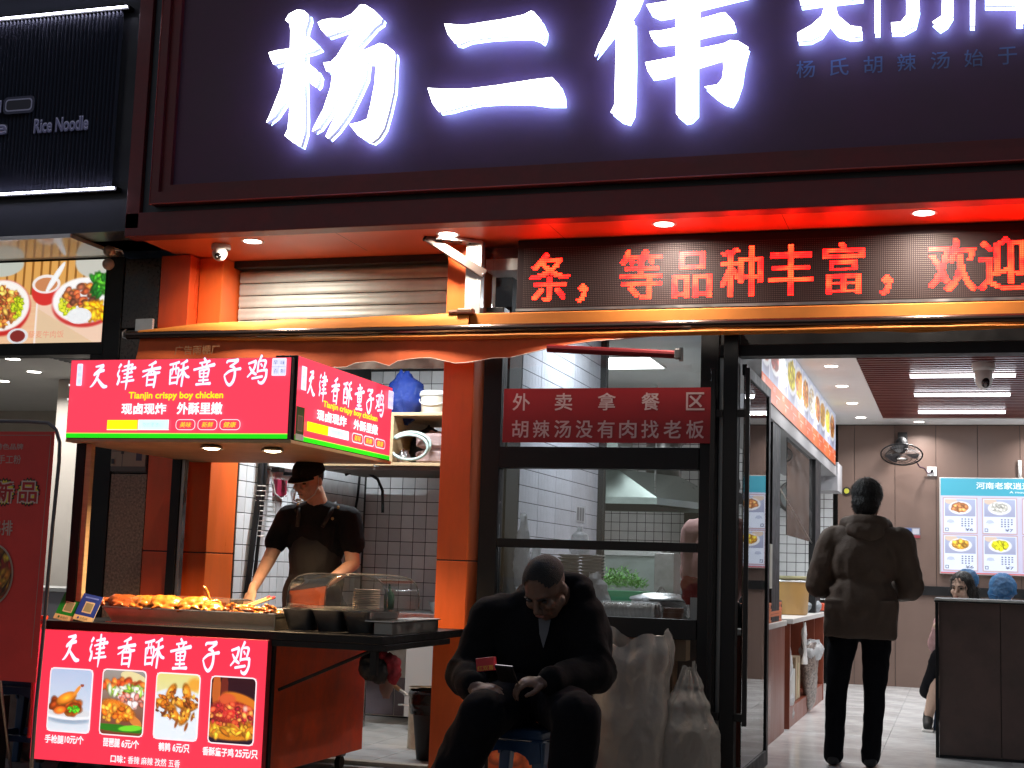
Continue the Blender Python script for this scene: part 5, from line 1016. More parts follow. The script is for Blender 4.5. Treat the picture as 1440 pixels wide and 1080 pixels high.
# ------------------------------------------------------------------ serving counter and glass screens along the left of the dining room
cn=thing('serving_counter','wine-red serving counter with a pale top along the left of the dining room','counter',(-1.4,3.5,0))
m_top=mat('pale_counter_top',(.62,.60,.58),.3,var=.06)
put('front_panel',MB().box(-1.26,-1.212,1.02,3.15,.012,.775,.003),m_wine,cn); put('top_slab',MB().box(-1.75,-1.20,1.0,3.17,.778,.815,.004),m_top,cn)
put('top_slab',MB().box(-1.75,-1.175,3.36,6.25,.785,.822,.004),m_top,cn); put('end_panel',MB().box(-1.72,-1.20,3.37,3.42,.012,.782,.002),m_wine,cn); put('end_panel',MB().box(-1.72,-1.20,6.18,6.24,.012,.782,.002),m_wine,cn)
put('back_panel',MB().box(-1.74,-1.72,3.42,6.18,.012,.782),m_wine,cn); put('plinth',MB().box(-1.715,-1.205,3.421,6.179,.012,.16,.002),m_wine,cn); put('divider',MB().box(-1.70,-1.22,5.5,5.53,.161,.782,.002),m_wine,cn); put('end_panel',MB().box(-1.70,-1.262,1.02,1.06,.012,.775,.002),m_wine,cn)
lb=thing('menu_light_box','long backlit banner of dishes with an orange strip above the counter','light box',(-1.2,4.5,2.3))
put('casing',MB().box(-1.42,-1.2,1.6,7.52,2.30,2.828,.003),m_steeldk,lb); put('soffit_board',MB().box(-1.75,-1.205,1.6,7.7,2.20,2.299,.004),mat('grey_board',(.28,.28,.29),.5),lb); put('end_cap',MB().box(-1.7,-1.19,7.70,8.3,2.05,2.35,.003),mat('grey_cap',(.4,.4,.42),.5),lb)
pt=side(-1.1985); A=canvas(300,40,(205,212,235),(190,196,222))
gg=np.random.RandomState(2)
foods=[((190,90,50),(225,140,70)),((140,50,50),(190,80,60)),((225,232,240),(205,220,240)),((235,215,30),(225,200,40)),((235,150,40),(210,110,30)),((230,150,60),(200,110,40)),((235,220,200),(225,190,150)),((225,150,80),(200,110,50)),((235,170,50),(220,140,40)),((230,200,60),(235,180,60)),((215,140,60),(190,100,40))]
for k,cs in enumerate(foods):
    cx=.03+k*.09; x_0=int((cx-.035)*300); A[:,max(0,x_0-5):max(0,x_0-5)+2]=(240,240,250)
    fill(A,cx+.01,.62,.34,.40,(150,150,175),0,.4); fill(A,cx,.45,.42,.40,(240,242,248)); fill(A,cx,.45,.34,.30,np.array(cs[0])*.9); blobs(A,26,cx,.45,.30,.26,cs,.075,k,1.5)
pt.raster(A,1.6,7.5,2.448,2.826); pt.rect(1.6,7.5,2.302,2.447,(245,110,52))
for k in range(11):
    u=1.66+k*.535; pt.text('胡辣汤肉夹馍油条豆浆包子小菜米粥烧饼面皮'[k%10*2:k%10*2+2],u,u+.12,2.39,2.435,(250,215,200),bold=.01); pt.rect(u+.15,u+.40,2.375,2.384,(250,200,180)); pt.text('¥%d'%(5+k%4*2),u+.17,u+.26,2.325,2.36,(250,215,200),bold=.01)
pt.make('picture_sheet',printmat('backlit_banner_print',.55,.35),lb)
sc=thing('counter_screen','row of black posts and glass panes standing on the serving counter','screen',(-1.25,4,.8))
for y0,y1 in((1.66,2.12),(2.36,3.05),(5.52,6.40)): put('post',MB().box(-1.275,-1.215,y0,y0+.10 if y0<2 else y0+.45 if y0<3 else y0+.5,.825 if y0>3.2 else .816,2.199,.003),m_black,sc)
g_scr=glassmat('screen_glass',tint=(.80,.85,.85),dirt=.12)
put('pane',MB().box(-1.25,-1.244,3.5,5.51,1.45,2.199),g_scr,sc); put('pane_edge',MB().tube([(-1.247,3.0,1.79),(-1.247,5.5,1.445)],.006,6),m_steel,sc)
put('cream_strip',MB().box(-1.214,-1.209,2.22,2.34,1.05,1.35),mat('cream_strip',(.5,.5,.42),.5),sc)
# things on the counter
nk=thing('orange_box_stack','stack of orange paper boxes on the near end of the counter','box stack',(-1.3,2.1,.815)); bxm=MB().box(0,.13,0,.75,0,.0185,.002).mesh('box'); bxm.materials.append(mat('orange_card',(.72,.17,.04),.5))
for k in range(7): piece('box',bxm,Matrix.Translation((-1.345+R.uniform(-.004,.004),2.22+R.uniform(-.02,.02),.816+k*.0195)),nk)
for k in range(7): piece('box',bxm,Matrix.Translation((-1.345+R.uniform(-.004,.004),1.40+R.uniform(-.02,.02),.816+k*.0195)),nk)
bbx=thing('black_box','small black box at the end of the near counter slab','box',(-1.3,3.2,.82)); put('box',MB().box(-1.40,-1.235,2.87,3.14,.8155,.96,.004),m_black,bbx)
gbk=thing('amber_bucket','large amber plastic bucket on the far counter','bucket',(-1.3,4.4,.82)); put('pail',MB().lathe([(.0001,0),(.155,0),(.165,.01),(.18,.28)],(-1.36,4.65,.823),34),mat('amber_plastic',(.52,.30,.10),.4,var=.05),gbk,smooth=True); put('rim',MB().tube([(-1.36+.182*math.cos(t*math.pi/16),4.65+.182*math.sin(t*math.pi/16),1.10) for t in range(32)],.008,6,closed=True),m_alu,gbk); put('tray_on_top',MB().lathe([(.0001,0),(.17,0),(.2,.035),(.19,.035)],(-1.36,4.65,1.108),28),mat('yellow_tray',(.5,.45,.25),.5),gbk,smooth=True)
cbg=thing('counter_plastic_bag','crumpled plastic bag with goods at the far end of the counter','plastic bag',(-1.3,5.6,.82)); put('bag',bag((-1.30,5.75,.823),.10,.26,.17,[(0,.9),(.4,1),(.8,.6),(1,.2)],.03,16,8),plasticbag('pale_bag',(.55,.6,.65),.1),cbg,smooth=True); put('red_packet',MB().obox((-1.22,6.08,.87),(.07,.16,.07),None,.01),mat('red_packet2',(.6,.08,.03),.4),cbg)
hbg=thing('hanging_plastic_bags','white plastic bags hanging behind the counter screen','plastic bags',(-1.9,6,1.4)); put('bag',bag((-1.9,6.2,1.15),.12,.1,.42,[(0,.7),(.4,1),(.8,.6),(1,.15)],.03,14,2),plasticbag('white_bag2',(.7,.75,.75),.15),hbg,smooth=True)
rdc=thing('round_mirror_fan','round grey wall clock on the tiles behind the counter screen','wall clock',(-1.8,8.4,1.9)); put('rim',MB().tube([(-1.72+.17*math.cos(t*math.pi/16),8.46,2.02+.17*math.sin(t*math.pi/16)) for t in range(32)],.018,8,closed=True),m_steeldk,rdc); put('face',MB().prism([(-1.72+.165*math.cos(t*math.pi/16),2.02+.165*math.sin(t*math.pi/16)) for t in range(32)],8.47,8.49),mat('clock_face',(.45,.5,.5),.4),rdc)
# under the counter
ubx=thing('white_carton','white printed carton under the far counter, wrapped in clear film','carton',(-1.2,3.9,.16)); put('carton',MB().box(-1.55,-1.225,3.50,4.0,.162,.42,.004),mat('white_card',(.50,.48,.45),.6,var=.1),ubx); put('film',bag((-1.26,3.75,.03),.055,.22,.22,[(0,.7),(.3,1),(.8,.8),(1,.5)],.02,18,7),m_wbag,ubx,smooth=True)
bgb=thing('brown_carton','small brown carton beside the white one under the counter','carton',(-1.2,4.4,.16)); put('carton',MB().box(-1.50,-1.23,4.10,4.42,.162,.50,.004),mat('cardboard2',(.40,.28,.17),.7),bgb); put('tape',MB().box(-1.231,-1.227,4.2,4.3,.18,.45),mat('tape_yellow',(.45,.38,.2),.4),bgb)
sk=thing('nut_sack','long clear sack of dark chestnuts leaning out under the counter','sack',(-1.2,4.8,.1)); put('sack',bag((-1.20,4.85,.03),.07,.22,.56,[(0,.25),(.12,.6),(.6,1),(.92,.95),(1,.8)],.018,18,3),mat('speckled_sack',(.20,.16,.14),.35,var=.9,vscale=60),sk,smooth=True); put('film_top',bag((-1.19,4.9,.45),.08,.26,.16,[(0,.9),(.5,1),(1,.6)],.03,18,3),m_wbag,sk,smooth=True)
wb=thing('hanging_white_bag','twisted white plastic bag hanging down from the counter edge','plastic bag',(-1.19,4.2,.7)); put('bag',bag((-1.185,4.3,.44),.025,.06,.33,[(0,1),(.3,.5),(.7,.7),(1,.3)],.012,24,3),mat('white_film',(.65,.63,.62),.35),wb,smooth=True)
wb2=thing('standing_white_bag','white plastic bag standing in front of the carton under the counter','plastic bag',(-1.2,3.5,.4)); put('bag',bag((-1.24,3.50,.36),.04,.09,.27,[(0,.8),(.4,1),(.8,.6),(1,.4)],.02,18,6),mat('white_film2',(.62,.62,.62),.35),wb2,smooth=True)
# ------------------------------------------------------------------ dining room items
fn=thing('wall_fan','black oscillating fan on the back wall, tilted to the floor','wall fan',(-.55,8.3,2.5)); fc=Vector((-.56,8.18,2.50)); FM=Matrix.Rotation(rad(-27),3,'X')
for rr in (.215,.165,.11,.06): put('cage_ring',MB().tube([fc+FM@Vector((rr*math.cos(t*math.pi/18),rr*math.sin(t*math.pi/18),-.05*(1-(rr/.215)**2)-.03)) for t in range(36)],.0075 if rr>.2 else .003,6,closed=True),m_black,fn)
cg=MB()
for k in range(40):
    t=k*math.pi/20; cg.tube([fc+FM@Vector((q*math.cos(t),q*math.sin(t),-.05*(1-(q/.215)**2)-.03)) for q in(.04,.11,.213)],.0016,4)
    cg.tube([fc+FM@Vector((q*math.cos(t),q*math.sin(t),.05*(1-(q/.215)**2)-.02)) for q in(.06,.11,.213)],.0016,4)
put('cage_wires',cg,m_black,fn,kind='stuff')
for k in range(3):
    a=k*2.094+.3; put('blade',MB().grid(lambda u,v:fc+FM@Vector(((.03+.15*u)*math.cos(a+(v-.5)*(1.1-.2*u)),(.03+.15*u)*math.sin(a+(v-.5)*(1.1-.2*u)),.025*(v-.5)-.02)),6,6),mat('fan_blade',(.10,.10,.11),.3),fn,smooth=True)
put('motor',MB().ell(fc+FM@Vector((0,0,.09)),(.07,.07,.09)),m_black,fn,smooth=True); put('hub',MB().ell(fc+FM@Vector((0,0,-.085)),(.05,.05,.012)),m_alu,fn,smooth=True); put('mount',MB().tube([fc+Vector((0,.04,.10)),fc+Vector((0,.28,.16))],.03,10).box(-.61,-.51,8.42,8.498,2.58,2.74,.006),m_black,fn)
put('cord',MB().tube([(-.42,8.3,2.42),(-.38,8.4,2.36),(-.33,8.45,2.35),(-.30,8.47,2.30),(-.25,8.48,2.31)],.007,6),mat('purple_cord',(.06,.02,.05),.5),fn)
sw=thing('wall_socket','white socket plate on the back wall right of the fan','socket',(-.25,8.49,2.32)); put('plate',MB().box(-.305,-.205,8.482,8.498,2.27,2.37,.003),m_dome,sw); put('plug',MB().obox((-.255,8.47,2.325),(.03,.03,.02),None,.004),m_black,sw)
es=thing('exit_signlet','round yellow and black badge on the back wall beside the man\'s head','badge',(-1.15,8.49,2.1)); put('disc',MB().prism([(-1.155+.045*math.cos(t*.3927),2.095+.045*math.sin(t*.3927)) for t in range(16)],8.48,8.498),m_blackmat,es); put('yellow_face',MB().prism([(-1.155+.028*math.cos(t*.3927),2.095+.028*math.sin(t*.3927)) for t in range(16)],8.474,8.479),mat('yellow_face',(.5,.5,.05),.4),es); put('white_plate',MB().box(-1.10,-1.04,8.48,8.498,2.06,2.13),m_dome,es)
ps=thing('small_wall_poster','small blue and red sticker on the back wall right of the standing man','sticker',(-.5,8.49,1.65)); put('sheet',MB().box(-.55,-.38,8.49,8.498,1.60,1.71),mat('sticker_base',(.25,.25,.3),.5),ps)
pt=front(8.489); pt.rect(-.55,-.38,1.60,1.71,(120,120,135)); pt.rect(-.55,-.38,1.60,1.63,(150,60,70)); pt.rect(-.54,-.47,1.64,1.70,(60,90,150)); pt.rect(-.46,-.39,1.64,1.70,(180,180,190)); pt.make('print',printmat('sticker_print',0),ps)
wp=thing('white_wall_pipe','short white pipe above the menu board on the back wall','pipe',(.65,8.47,2.4)); put('pipe',MB().tube([(.645,8.48,2.22),(.64,8.48,2.45)],.018,8),m_dome,wp,smooth=True)
c2=dup(dc,(.205,3.94,2.829),label='white dome camera hanging from the slatted ceiling in front of a tube light'); c2.scale=(1.6,1.6,2.2)
# menu board
mb_=thing('menu_board','backlit blue-topped menu board with a grid of dish pictures on the back wall','menu board',(.4,8.45,1.7))
put('casing',MB().box(-.18,2.5,8.42,8.498,1.225,2.255,.004),m_alu,mb_)
pt=front(8.419); pt.rect(-.165,2.49,1.24,2.245,(205,205,232)); pt.rect(-.165,2.49,2.06,2.245,(70,170,195)); pt.rect(-.17,2.49,1.232,1.246,(215,120,130))
pt.text('河南老家逍遥味一碗胡辣汤',.20,1.30,2.135,2.205,(235,245,250),bold=.02); pt.text('A mouthful of beef and a mouthful of soup',.535,1.5,2.085,2.115,(235,245,250),bold=.015)
dish=[[('bowl',(198,130,80)),('plate',(222,222,215)),('bowl',(150,60,55)),('bowl',(220,170,90)),('plate',(200,140,70))],[('plate',(225,165,60)),('bowl',(228,222,30)),('plate',(225,160,50)),('bowl',(190,60,40)),('plate',(220,190,120))]]
for r in range(2):
    for c in range(5):
        u=-.145+c*.40; v=1.655-r*.395; pt.rect(u,u+.355,v,v+.385,(196,170,178)); pt.rect(u+.012,u+.343,v+.012,v+.373,(222,232,252))
        kind,cl=dish[r][c]; A=canvas(34,24,(175,185,215),(160,165,195)); fill(A,.2,.1,.3,.2,(215,195,180)); fill(A,.5,.5,.55,.40,(238,240,245)); fill(A,.5,.47,.42,.30,np.array(cl)*.9); blobs(A,22,.5,.47,.34,.24,[cl,tuple(np.array(cl)*.8),tuple(np.clip(np.array(cl)*1.15,0,255))],.09,r*5+c,1.4); pt.raster(A,u+.022,u+.333,v+.185,v+.365)
        for k in range(4):
            for j in range(4-(k>2)): pt.rect(u+.19+j*.033,u+.207+j*.033,v+.15-k*.024,v+.162-k*.024,(105,110,140))
        pt.rect(u+.04,u+.12,v+.12,v+.124,(150,155,180)); pt.disc(u+.08,v+.132,.035,.018,(190,200,225)); pt.rect(u+.025,u+.06,v+.025,v+.06,(120,125,150)); pt.rect(u+.032,u+.053,v+.032,v+.053,(215,225,245)); pt.text('¥%d'%(6+c),u+.23,u+.31,v+.03,v+.06,(80,90,120),bold=.01)
pt.make('picture_sheet',printmat('backlit_menu_print',.8,.4),mb_)
# brown partition counter at the right
tb=thing('dark_partition','dark brown chest-high counter with black edges at the right','partition counter',(.3,2.4,0))
put('front_panel',MB().box(-.118,.26,2.21,2.23,.03,1.0,.002),m_brown2:=mat('dark_brown_laminate',(.085,.050,.042),.5,var=.3,vscale=4,rvar=.15,bump=.05),tb); put('front_panel',MB().box(.264,1.6,2.21,2.23,.03,1.0,.002),m_brown2,tb)
put('side_panel',MB().box(-.118,-.10,2.231,3.0,.03,1.0,.002),m_brown2,tb); put('edge_post',MB().box(-.14,-.119,2.195,2.24,.012,1.0,.002),m_black,tb); put('backing',MB().box(-.09,1.6,2.232,2.24,.03,1.0),m_blackmat,tb); put('bottom_edge',MB().box(-.118,1.6,2.20,2.23,.010,.029,.002),m_black,tb); put('top',MB().box(-.145,1.62,2.185,3.02,1.001,1.025,.003),m_black,tb); put('top_strip',MB().box(-.145,1.62,2.180,2.1845,1.012,1.025),m_alu,tb)
# ------------------------------------------------------------------ street things: stools, sacks, banner, plants
def stool(name,label,x,y,rz,h=.50,w=.33):
    t=thing(name,label,'stool',(0,0,0)); m=mat('blue_stool_plastic',(.016,.052,.125),.3,var=.15,vscale=9) if 'blue_stool_plastic' not in bpy.data.materials else bpy.data.materials['blue_stool_plastic']
    tw=w*.40
    put('seat',MB().box(-tw,tw,-tw,tw,h-.045,h,.012),m,t)
    put('seat_slot',MB().box(-.03,.03,-.012,.012,h-.001,h+.001),m_blackmat,t)
    for sx in(-1,1):
        for sy in(-1,1):
            a=MB(); k=Vector((sx*(tw-.018),sy*(tw-.018),h-.04)); b=Vector((sx*w*.5,sy*w*.5,.0)); wd=.026
            a.add([(k.x-wd,k.y-wd,k.z),(k.x+wd,k.y-wd,k.z),(k.x+wd,k.y+wd,k.z),(k.x-wd,k.y+wd,k.z),(b.x-wd*.7,b.y-wd*.7,0),(b.x+wd*.7,b.y-wd*.7,0),(b.x+wd*.7,b.y+wd*.7,0),(b.x-wd*.7,b.y+wd*.7,0)],[(0,1,2,3),(7,6,5,4),(0,4,5,1),(1,5,6,2),(2,6,7,3),(3,7,4,0)]); put('leg',a,m,t,bevel=.006)
    for i in range(4):
        M=Matrix.Rotation(i*math.pi/2,4,'Z'); a=MB()
        # apron with an arched cut-out, and a lower rail
        P=[(-tw,h-.045),(tw,h-.045),(tw*1.06,h-.12)]+[(tw*.72*math.cos(t),h-.13+.05*math.sin(t)) for t in [math.pi*j/10 for j in range(11)]]+[(-tw*1.06,h-.12)]
        q=MB().prism(P,-.006,.006); a.add([M@(Vector(v)+Vector((0,-tw-.012,0))) for v in q.v],q.f); put('apron',a,m,t)
        a=MB(); q=MB().box(-w*.46,w*.46,-.008,.008,.15,.185,.004); a.add([M@(Vector(v)+Vector((0,-w*.455,0))) for v in q.v],q.f); put('rail',a,m,t)
    t.location=(x,y,.006); t.rotation_euler=(0,0,rad(rz)); return t
stool('plastic_stool','dark blue plastic stool standing left of the red cart panel',-4.67,-1.0,4,.47,.34)
stool('plastic_stool','dark blue plastic stool under the seated man in black',-1.655,-2.02,-8,.50,.35)
m_sack=mat('greyish_sack',(.26,.25,.24),.45,var=.25,vscale=10,bump=.4,bscale=30)
s1=thing('rubbish_bag','tall knotted grey plastic sack behind the seated man, left of the two','sack',(-1.55,-.3,0)); put('sack',bag((-1.62,-.28,.006),.21,.15,.78,[(0,.8),(.06,.98),(.45,1),(.75,.86),(.9,.95),(1,.85)],.026,6,31,n=150,m=110,lean=(.03,0),peak=.11,pleat=.010),plasticbag('grey_sack_plastic',(.24,.235,.23),.22,.22,.3),s1,smooth=True); put('knot',bag((-1.47,-.28,.62),.04,.03,.13,[(0,1),(.4,.8),(1,.9)],.014,22,5),plasticbag('grey_sack_plastic2',(.20,.17,.155),.04,.35),s1,smooth=True)
s2=thing('rubbish_bag','pale sack with a pinched peak below the glass front, right of the two','sack',(-1.3,-.3,0)); put('sack',bag((-1.31,-.24,.006),.16,.13,.64,[(0,.85),(.06,1),(.5,.95),(.7,.7),(.86,.36),(1,.10)],.024,7,12,n=130,m=100,pleat=.012),plasticbag('pale_sack_plastic',(.27,.265,.255),.22,.22,.3),s2,smooth=True)
s3=thing('burlap_sack','lumpy brown sack behind the blue stool at the left picture edge','sack',(-4.75,-1.2,0)); put('sack',bag((-4.86,-.62,.006),.24,.2,.62,[(0,.8),(.1,1),(.6,.95),(.85,.7),(1,.2)],.03,9,7,n=70,m=50),m_sack2:=mat('brown_sack',(.13,.10,.085),.8,var=.3,vscale=12,bump=.5,bscale=60),s3,smooth=True)
wpn=thing('white_tarp','crumpled pale tarp hanging over the brown sack','tarp',(-4.5,-1.1,.5)); put('cloth',bag((-4.74,-.72,.40),.16,.10,.30,[(0,.8),(.5,1),(1,.75)],.03,8,17),mat('pale_tarp',(.16,.14,.12),.7),wpn,smooth=True)
pl_=thing('leafy_plant','low green plant with pointed leaves at the foot of the red banner','plant',(-4.4,-1.4,.5)); lfm=mat('plant_leaf',(.02,.07,.015),.4,var=.4,vscale=20)
r_=random.Random(9)
for k in range(22):
    a=r_.uniform(0,6.28); L=r_.uniform(.10,.17); o=Vector((-4.72+.08*r_.uniform(-1,1),-1.34,.58)); d=Vector((math.cos(a),math.sin(a)*.5,r_.uniform(.15,.9))).normalized(); s_=d.cross(Vector((0,1,0))).normalized()*.018
    put('leaf',MB().add([o,o+d*L*.4+s_,o+d*L-Vector((0,0,.02)),o+d*L*.4-s_,o+d*L*.45+Vector((0,-.008,.006))],[(0,1,4),(1,2,4),(2,3,4),(3,0,4)]),lfm,pl_)
put('pot',MB().lathe([(.0001,0),(.06,0),(.085,.16),(.078,.16)],(-4.74,-1.32,.40),20),m_blackmat,pl_); put('pot_stand',MB().box(-4.84,-4.64,-1.42,-1.22,.006,.399,.004),m_blackmat,pl_)
# banner stand of the noodle shop
bs=thing('banner_stand','dark red roll banner of the noodle shop in a curved metal frame','banner stand',(-4.5,-1.7,0)); YB_=-1.72
fp=[Vector((-4.225,YB_+.02,.02)),Vector((-4.175,YB_+.02,.9)),Vector((-4.10,YB_+.02,1.62))]
fp=[atY(50,1000,YB_+.02),atY(60,900,YB_+.02),atY(74,740,YB_+.02),atY(83,650,YB_+.02),atY(84,622,YB_+.02),atY(79,604,YB_+.02),atY(68,595,YB_+.02),atY(40,593,YB_+.02),atY(-40,592,YB_+.02),atY(-160,592,YB_+.02)]
low=fp[0].copy(); low.z=.01; put('frame_tube',MB().tube([low]+fp,.009,8),mat('grey_tube',(.12,.12,.13),.35,.7),bs,smooth=True)
bz0=atY(45,945,YB_).z; tl_=atY(77,607,YB_); bl_=atY(50,960,YB_)
put('cloth',MB().add([(-4.95,YB_,tl_.z+.0),(tl_.x,YB_,tl_.z),(bl_.x,YB_,bl_.z),(-5.0,YB_,bl_.z),(-4.95,YB_+.004,tl_.z),(tl_.x,YB_+.004,tl_.z),(bl_.x,YB_+.004,bl_.z),(-5.0,YB_+.004,bl_.z)],[(0,3,2,1),(4,5,6,7),(1,2,6,5),(0,1,5,4)]),mat('banner_red',(.78,.05,.04),.5,var=.1,vscale=3),bs)
put('rear_leg',MB().tube([(-4.6,YB_+.02,1.5),(-4.6,YB_+.5,.01)],.008,6),m_steeldk,bs)
pt=front(YB_-.001); g=lambda x,y:atY(x,y,YB_-.001)
def tx2(t,xa,xb,y0,y1,col,bold=.02):
    a=g(xa,y1); b=g(xb,y0); pt.text(t,a.x,b.x,a.z,b.z,col,bold=bold)
def ln(x0,y0,x1,y1,w,col):
    a=g(x0,y0); b=g(x1,y1); d=Vector((b.x-a.x,b.z-a.z)).normalized(); n=Vector((-d.y,d.x))*w/2; pt.poly([(a.x+n.x,a.z+n.y),(a.x-n.x,a.z-n.y),(b.x-n.x,b.z-n.y),(b.x+n.x,b.z+n.y)],col)
ln(-60,612,72,612,.003,(190,150,140)); ln(72,612,44,925,.003,(190,150,140))
tx2('特色品牌',-6,33,624,632,(215,170,160)); tx2('手工粉',-3,30,640,652,(215,170,160),.01)
for cx,t in((6,'新'),(40,'品')):
    cy=692; c=g(cx,cy); pts=[]
    for k in range(40): rr=(.068 if k%2 else .056); pts.append((c.x+rr*math.cos(k*math.pi/20),c.z+rr*1.05*math.sin(k*math.pi/20)))
    pt.poly(pts,(16,14,14)); pt.poly([(c.x+(x-c.x)*.86,c.z+(z-c.z)*.86) for x,z in pts],(245,215,60)); tx2(t,cx-14,cx+14,678,706,(235,200,190),.07); tx2(t,cx-13,cx+13,679,705,(190,30,35),.03)
tx2('鸡排',-14,19,732,752,(225,180,165),.02)
c=g(-12,808); pt.disc(c.x,c.z,.125,.15,(215,190,170),40); A=canvas(60,60,(190,130,40),(170,90,30)); blobs(A,80,.5,.5,.5,.5,[(215,160,50),(190,110,35),(120,50,25),(150,40,30)],.06,3,2.2)
yy,xx=np.mgrid[0:60,0:60]
for k in(14,30,46): A[np.abs((xx+yy*.7)-k*1.7)<1.6]=(60,25,15)
pf=front(YB_-.009); pf.k=1; n0=len(pf.mb.v); Wd=24; B_=A/255; B_=np.where(B_<=.04045,B_/12.92,((B_+.055)/1.055)**2.4)
vs=[pf.P(c.x,c.z)]; cc=[tuple(B_[30,30])]; fs=[]
for ring in range(1,Wd+1):
    for k in range(48):
        a=k*math.pi/24; rx=.118*ring/Wd; vs.append(pf.P(c.x+rx*math.cos(a),c.z+rx*1.2*math.sin(a))); cc.append(tuple(B_[int(29.5-29*math.sin(a)*ring/Wd),int(29.5+29*math.cos(a)*ring/Wd)]))
for k in range(48): fs.append((0,1+k,1+(k+1)%48))
for ring in range(Wd-1):
    for k in range(48): o=1+ring*48; fs.append((o+k,o+48+k,o+48+(k+1)%48,o+(k+1)%48))
pf.mb.v.extend([tuple(v) for v in vs]); pf.mb.c.extend(cc); pf.mb.f.extend(fs)
pt.make('lettering',printmat('banner_print',0,.9),bs); pf.make('food_picture',printmat('banner_photo',0,.9),bs)
g=lambda x,y:atY(x,y,YB_-.001)
tb2=thing('table_top_sign','green leaflet with red text taped inside the noodle shop window','leaflet',(-4.9,.9,1)); put('sheet',MB().box(-5.72,-5.64,.9,.903,.92,1.22),mat('leaflet',(.35,.42,.33),.6),tb2)
nc=thing('noodle_shop_counter','grey counter with steel edges inside the noodle shop','counter',(-6,1.6,0)); put('body',MB().box(-7.5,-5.0,1.5,2.0,.006,.85,.004),mat('grey_lam',(.22,.22,.24),.5),nc); put('edge',MB().box(-7.5,-4.95,1.48,2.0,.851,.88,.003),m_alu,nc); put('edge',MB().box(-7.5,-5.0,1.485,1.499,.55,.60,.002),m_alu,nc)
# tin of vegetables / lit drink crate behind the stool of the seated man
od=thing('orange_goods_crate','orange printed carton with round fruit picture between the man\'s legs and the stool','carton',(-1.95,-.9,0)); put('carton',MB().box(-2.22,-1.93,-.72,-.45,.006,.36,.004),mat('orange_carton',(.50,.13,.03),.5),od)
pt=front(-.7205); A=canvas(50,60,(235,120,30),(215,60,20)); 
for cx,cy in((.3,.2),(.7,.25),(.45,.45),(.8,.55),(.3,.7),(.65,.8),(.15,.45)): fill(A,cx,cy,.17,.14,(225,95,45),0,.2,6,.8)
pt.raster(A,-2.215,-1.935,.02,.355); pt.make('print',printmat('carton_print',0.05,.8),od)
# ------------------------------------------------------------------ people
from mathutils.bvhtree import BVHTree
def headM(c,yaw,pitch,roll=0): return Matrix.Translation(c)@Matrix.Rotation(rad(yaw),4,'Z')@Matrix.Rotation(rad(pitch),4,'X')@Matrix.Rotation(rad(roll),4,'Y')
def head_shapes(mb,M,s=1.0):
    R3=M.to_3x3()
    def E(c,r,rot=None): mb.ell(M@(Vector(c)*s),tuple(k*s for k in r),R3@rot if rot else R3)
    def Cc(a,ra,b,rb): mb.caps(M@(Vector(a)*s),ra*s,M@(Vector(b)*s),rb*s)
    E((0,.012,.032),(.074,.094,.088)); E((0,-.022,-.045),(.056,.062,.060)); E((0,-.045,-.082),(.030,.032,.024)); E((0,-.066,.030),(.048,.022,.022))
    for k in(-1,1):
        E((k*.036,-.062,-.018),(.022,.022,.022)); E((k*.075,.010,-.006),(.008,.018,.030)); Cc((k*.05,.0,-.055),.018,(k*.03,-.05,-.082),.014)
    Cc((0,-.082,.018),.009,(0,-.104,-.022),.012); 
    for k in(-1,1): E((k*.011,-.094,-.027),(.009,.010,.008))
    E((0,-.084,-.047),(.022,.012,.006)); E((0,-.082,-.057),(.019,.012,.007))
def head_sculpt(M,s=1.0):
    Mi=M.inverted(); ax=(M.to_3x3()@Vector((0,1,0)))
    cs=[Vector((k*.031,-.084,.010))*s for k in(-1,1)]
    def f(co,n):
        p=Mi@co
        if abs(p.x)>.09*s or p.y>-.03*s or abs(p.z)>.1*s: return Vector((0,0,0))
        d=sum(math.exp(-(((p.x-c.x)/.017/s)**2+((p.z-c.z)/.011/s)**2)) for c in cs); return ax*(.010*s*d)
    return f
def face_parts(t,M,s=1.0,brow=(.01,.008,.007),body=None):
    R3=M.to_3x3()
    for k in(-1,1):
        e=put('eye',MB().ell(M@(Vector((k*.031,-.0755,.010))*s),(.012*s,.009*s,.006*s),R3,12,8),m_eye,t,smooth=True)
        put('eyebrow',MB().tube([M@(Vector(q)*s) for q in((k*.014,-.0905,.026),(k*.032,-.0865,.031),(k*.048,-.074,.026))],[.0035*s,.004*s,.002*s],6),m_hair,t,smooth=True)
    put('lips',MB().ell(M@(Vector((0,-.0925,-.0515))*s),(.019*s,.005*s,.006*s),R3,14,8),m_lips,t,smooth=True)
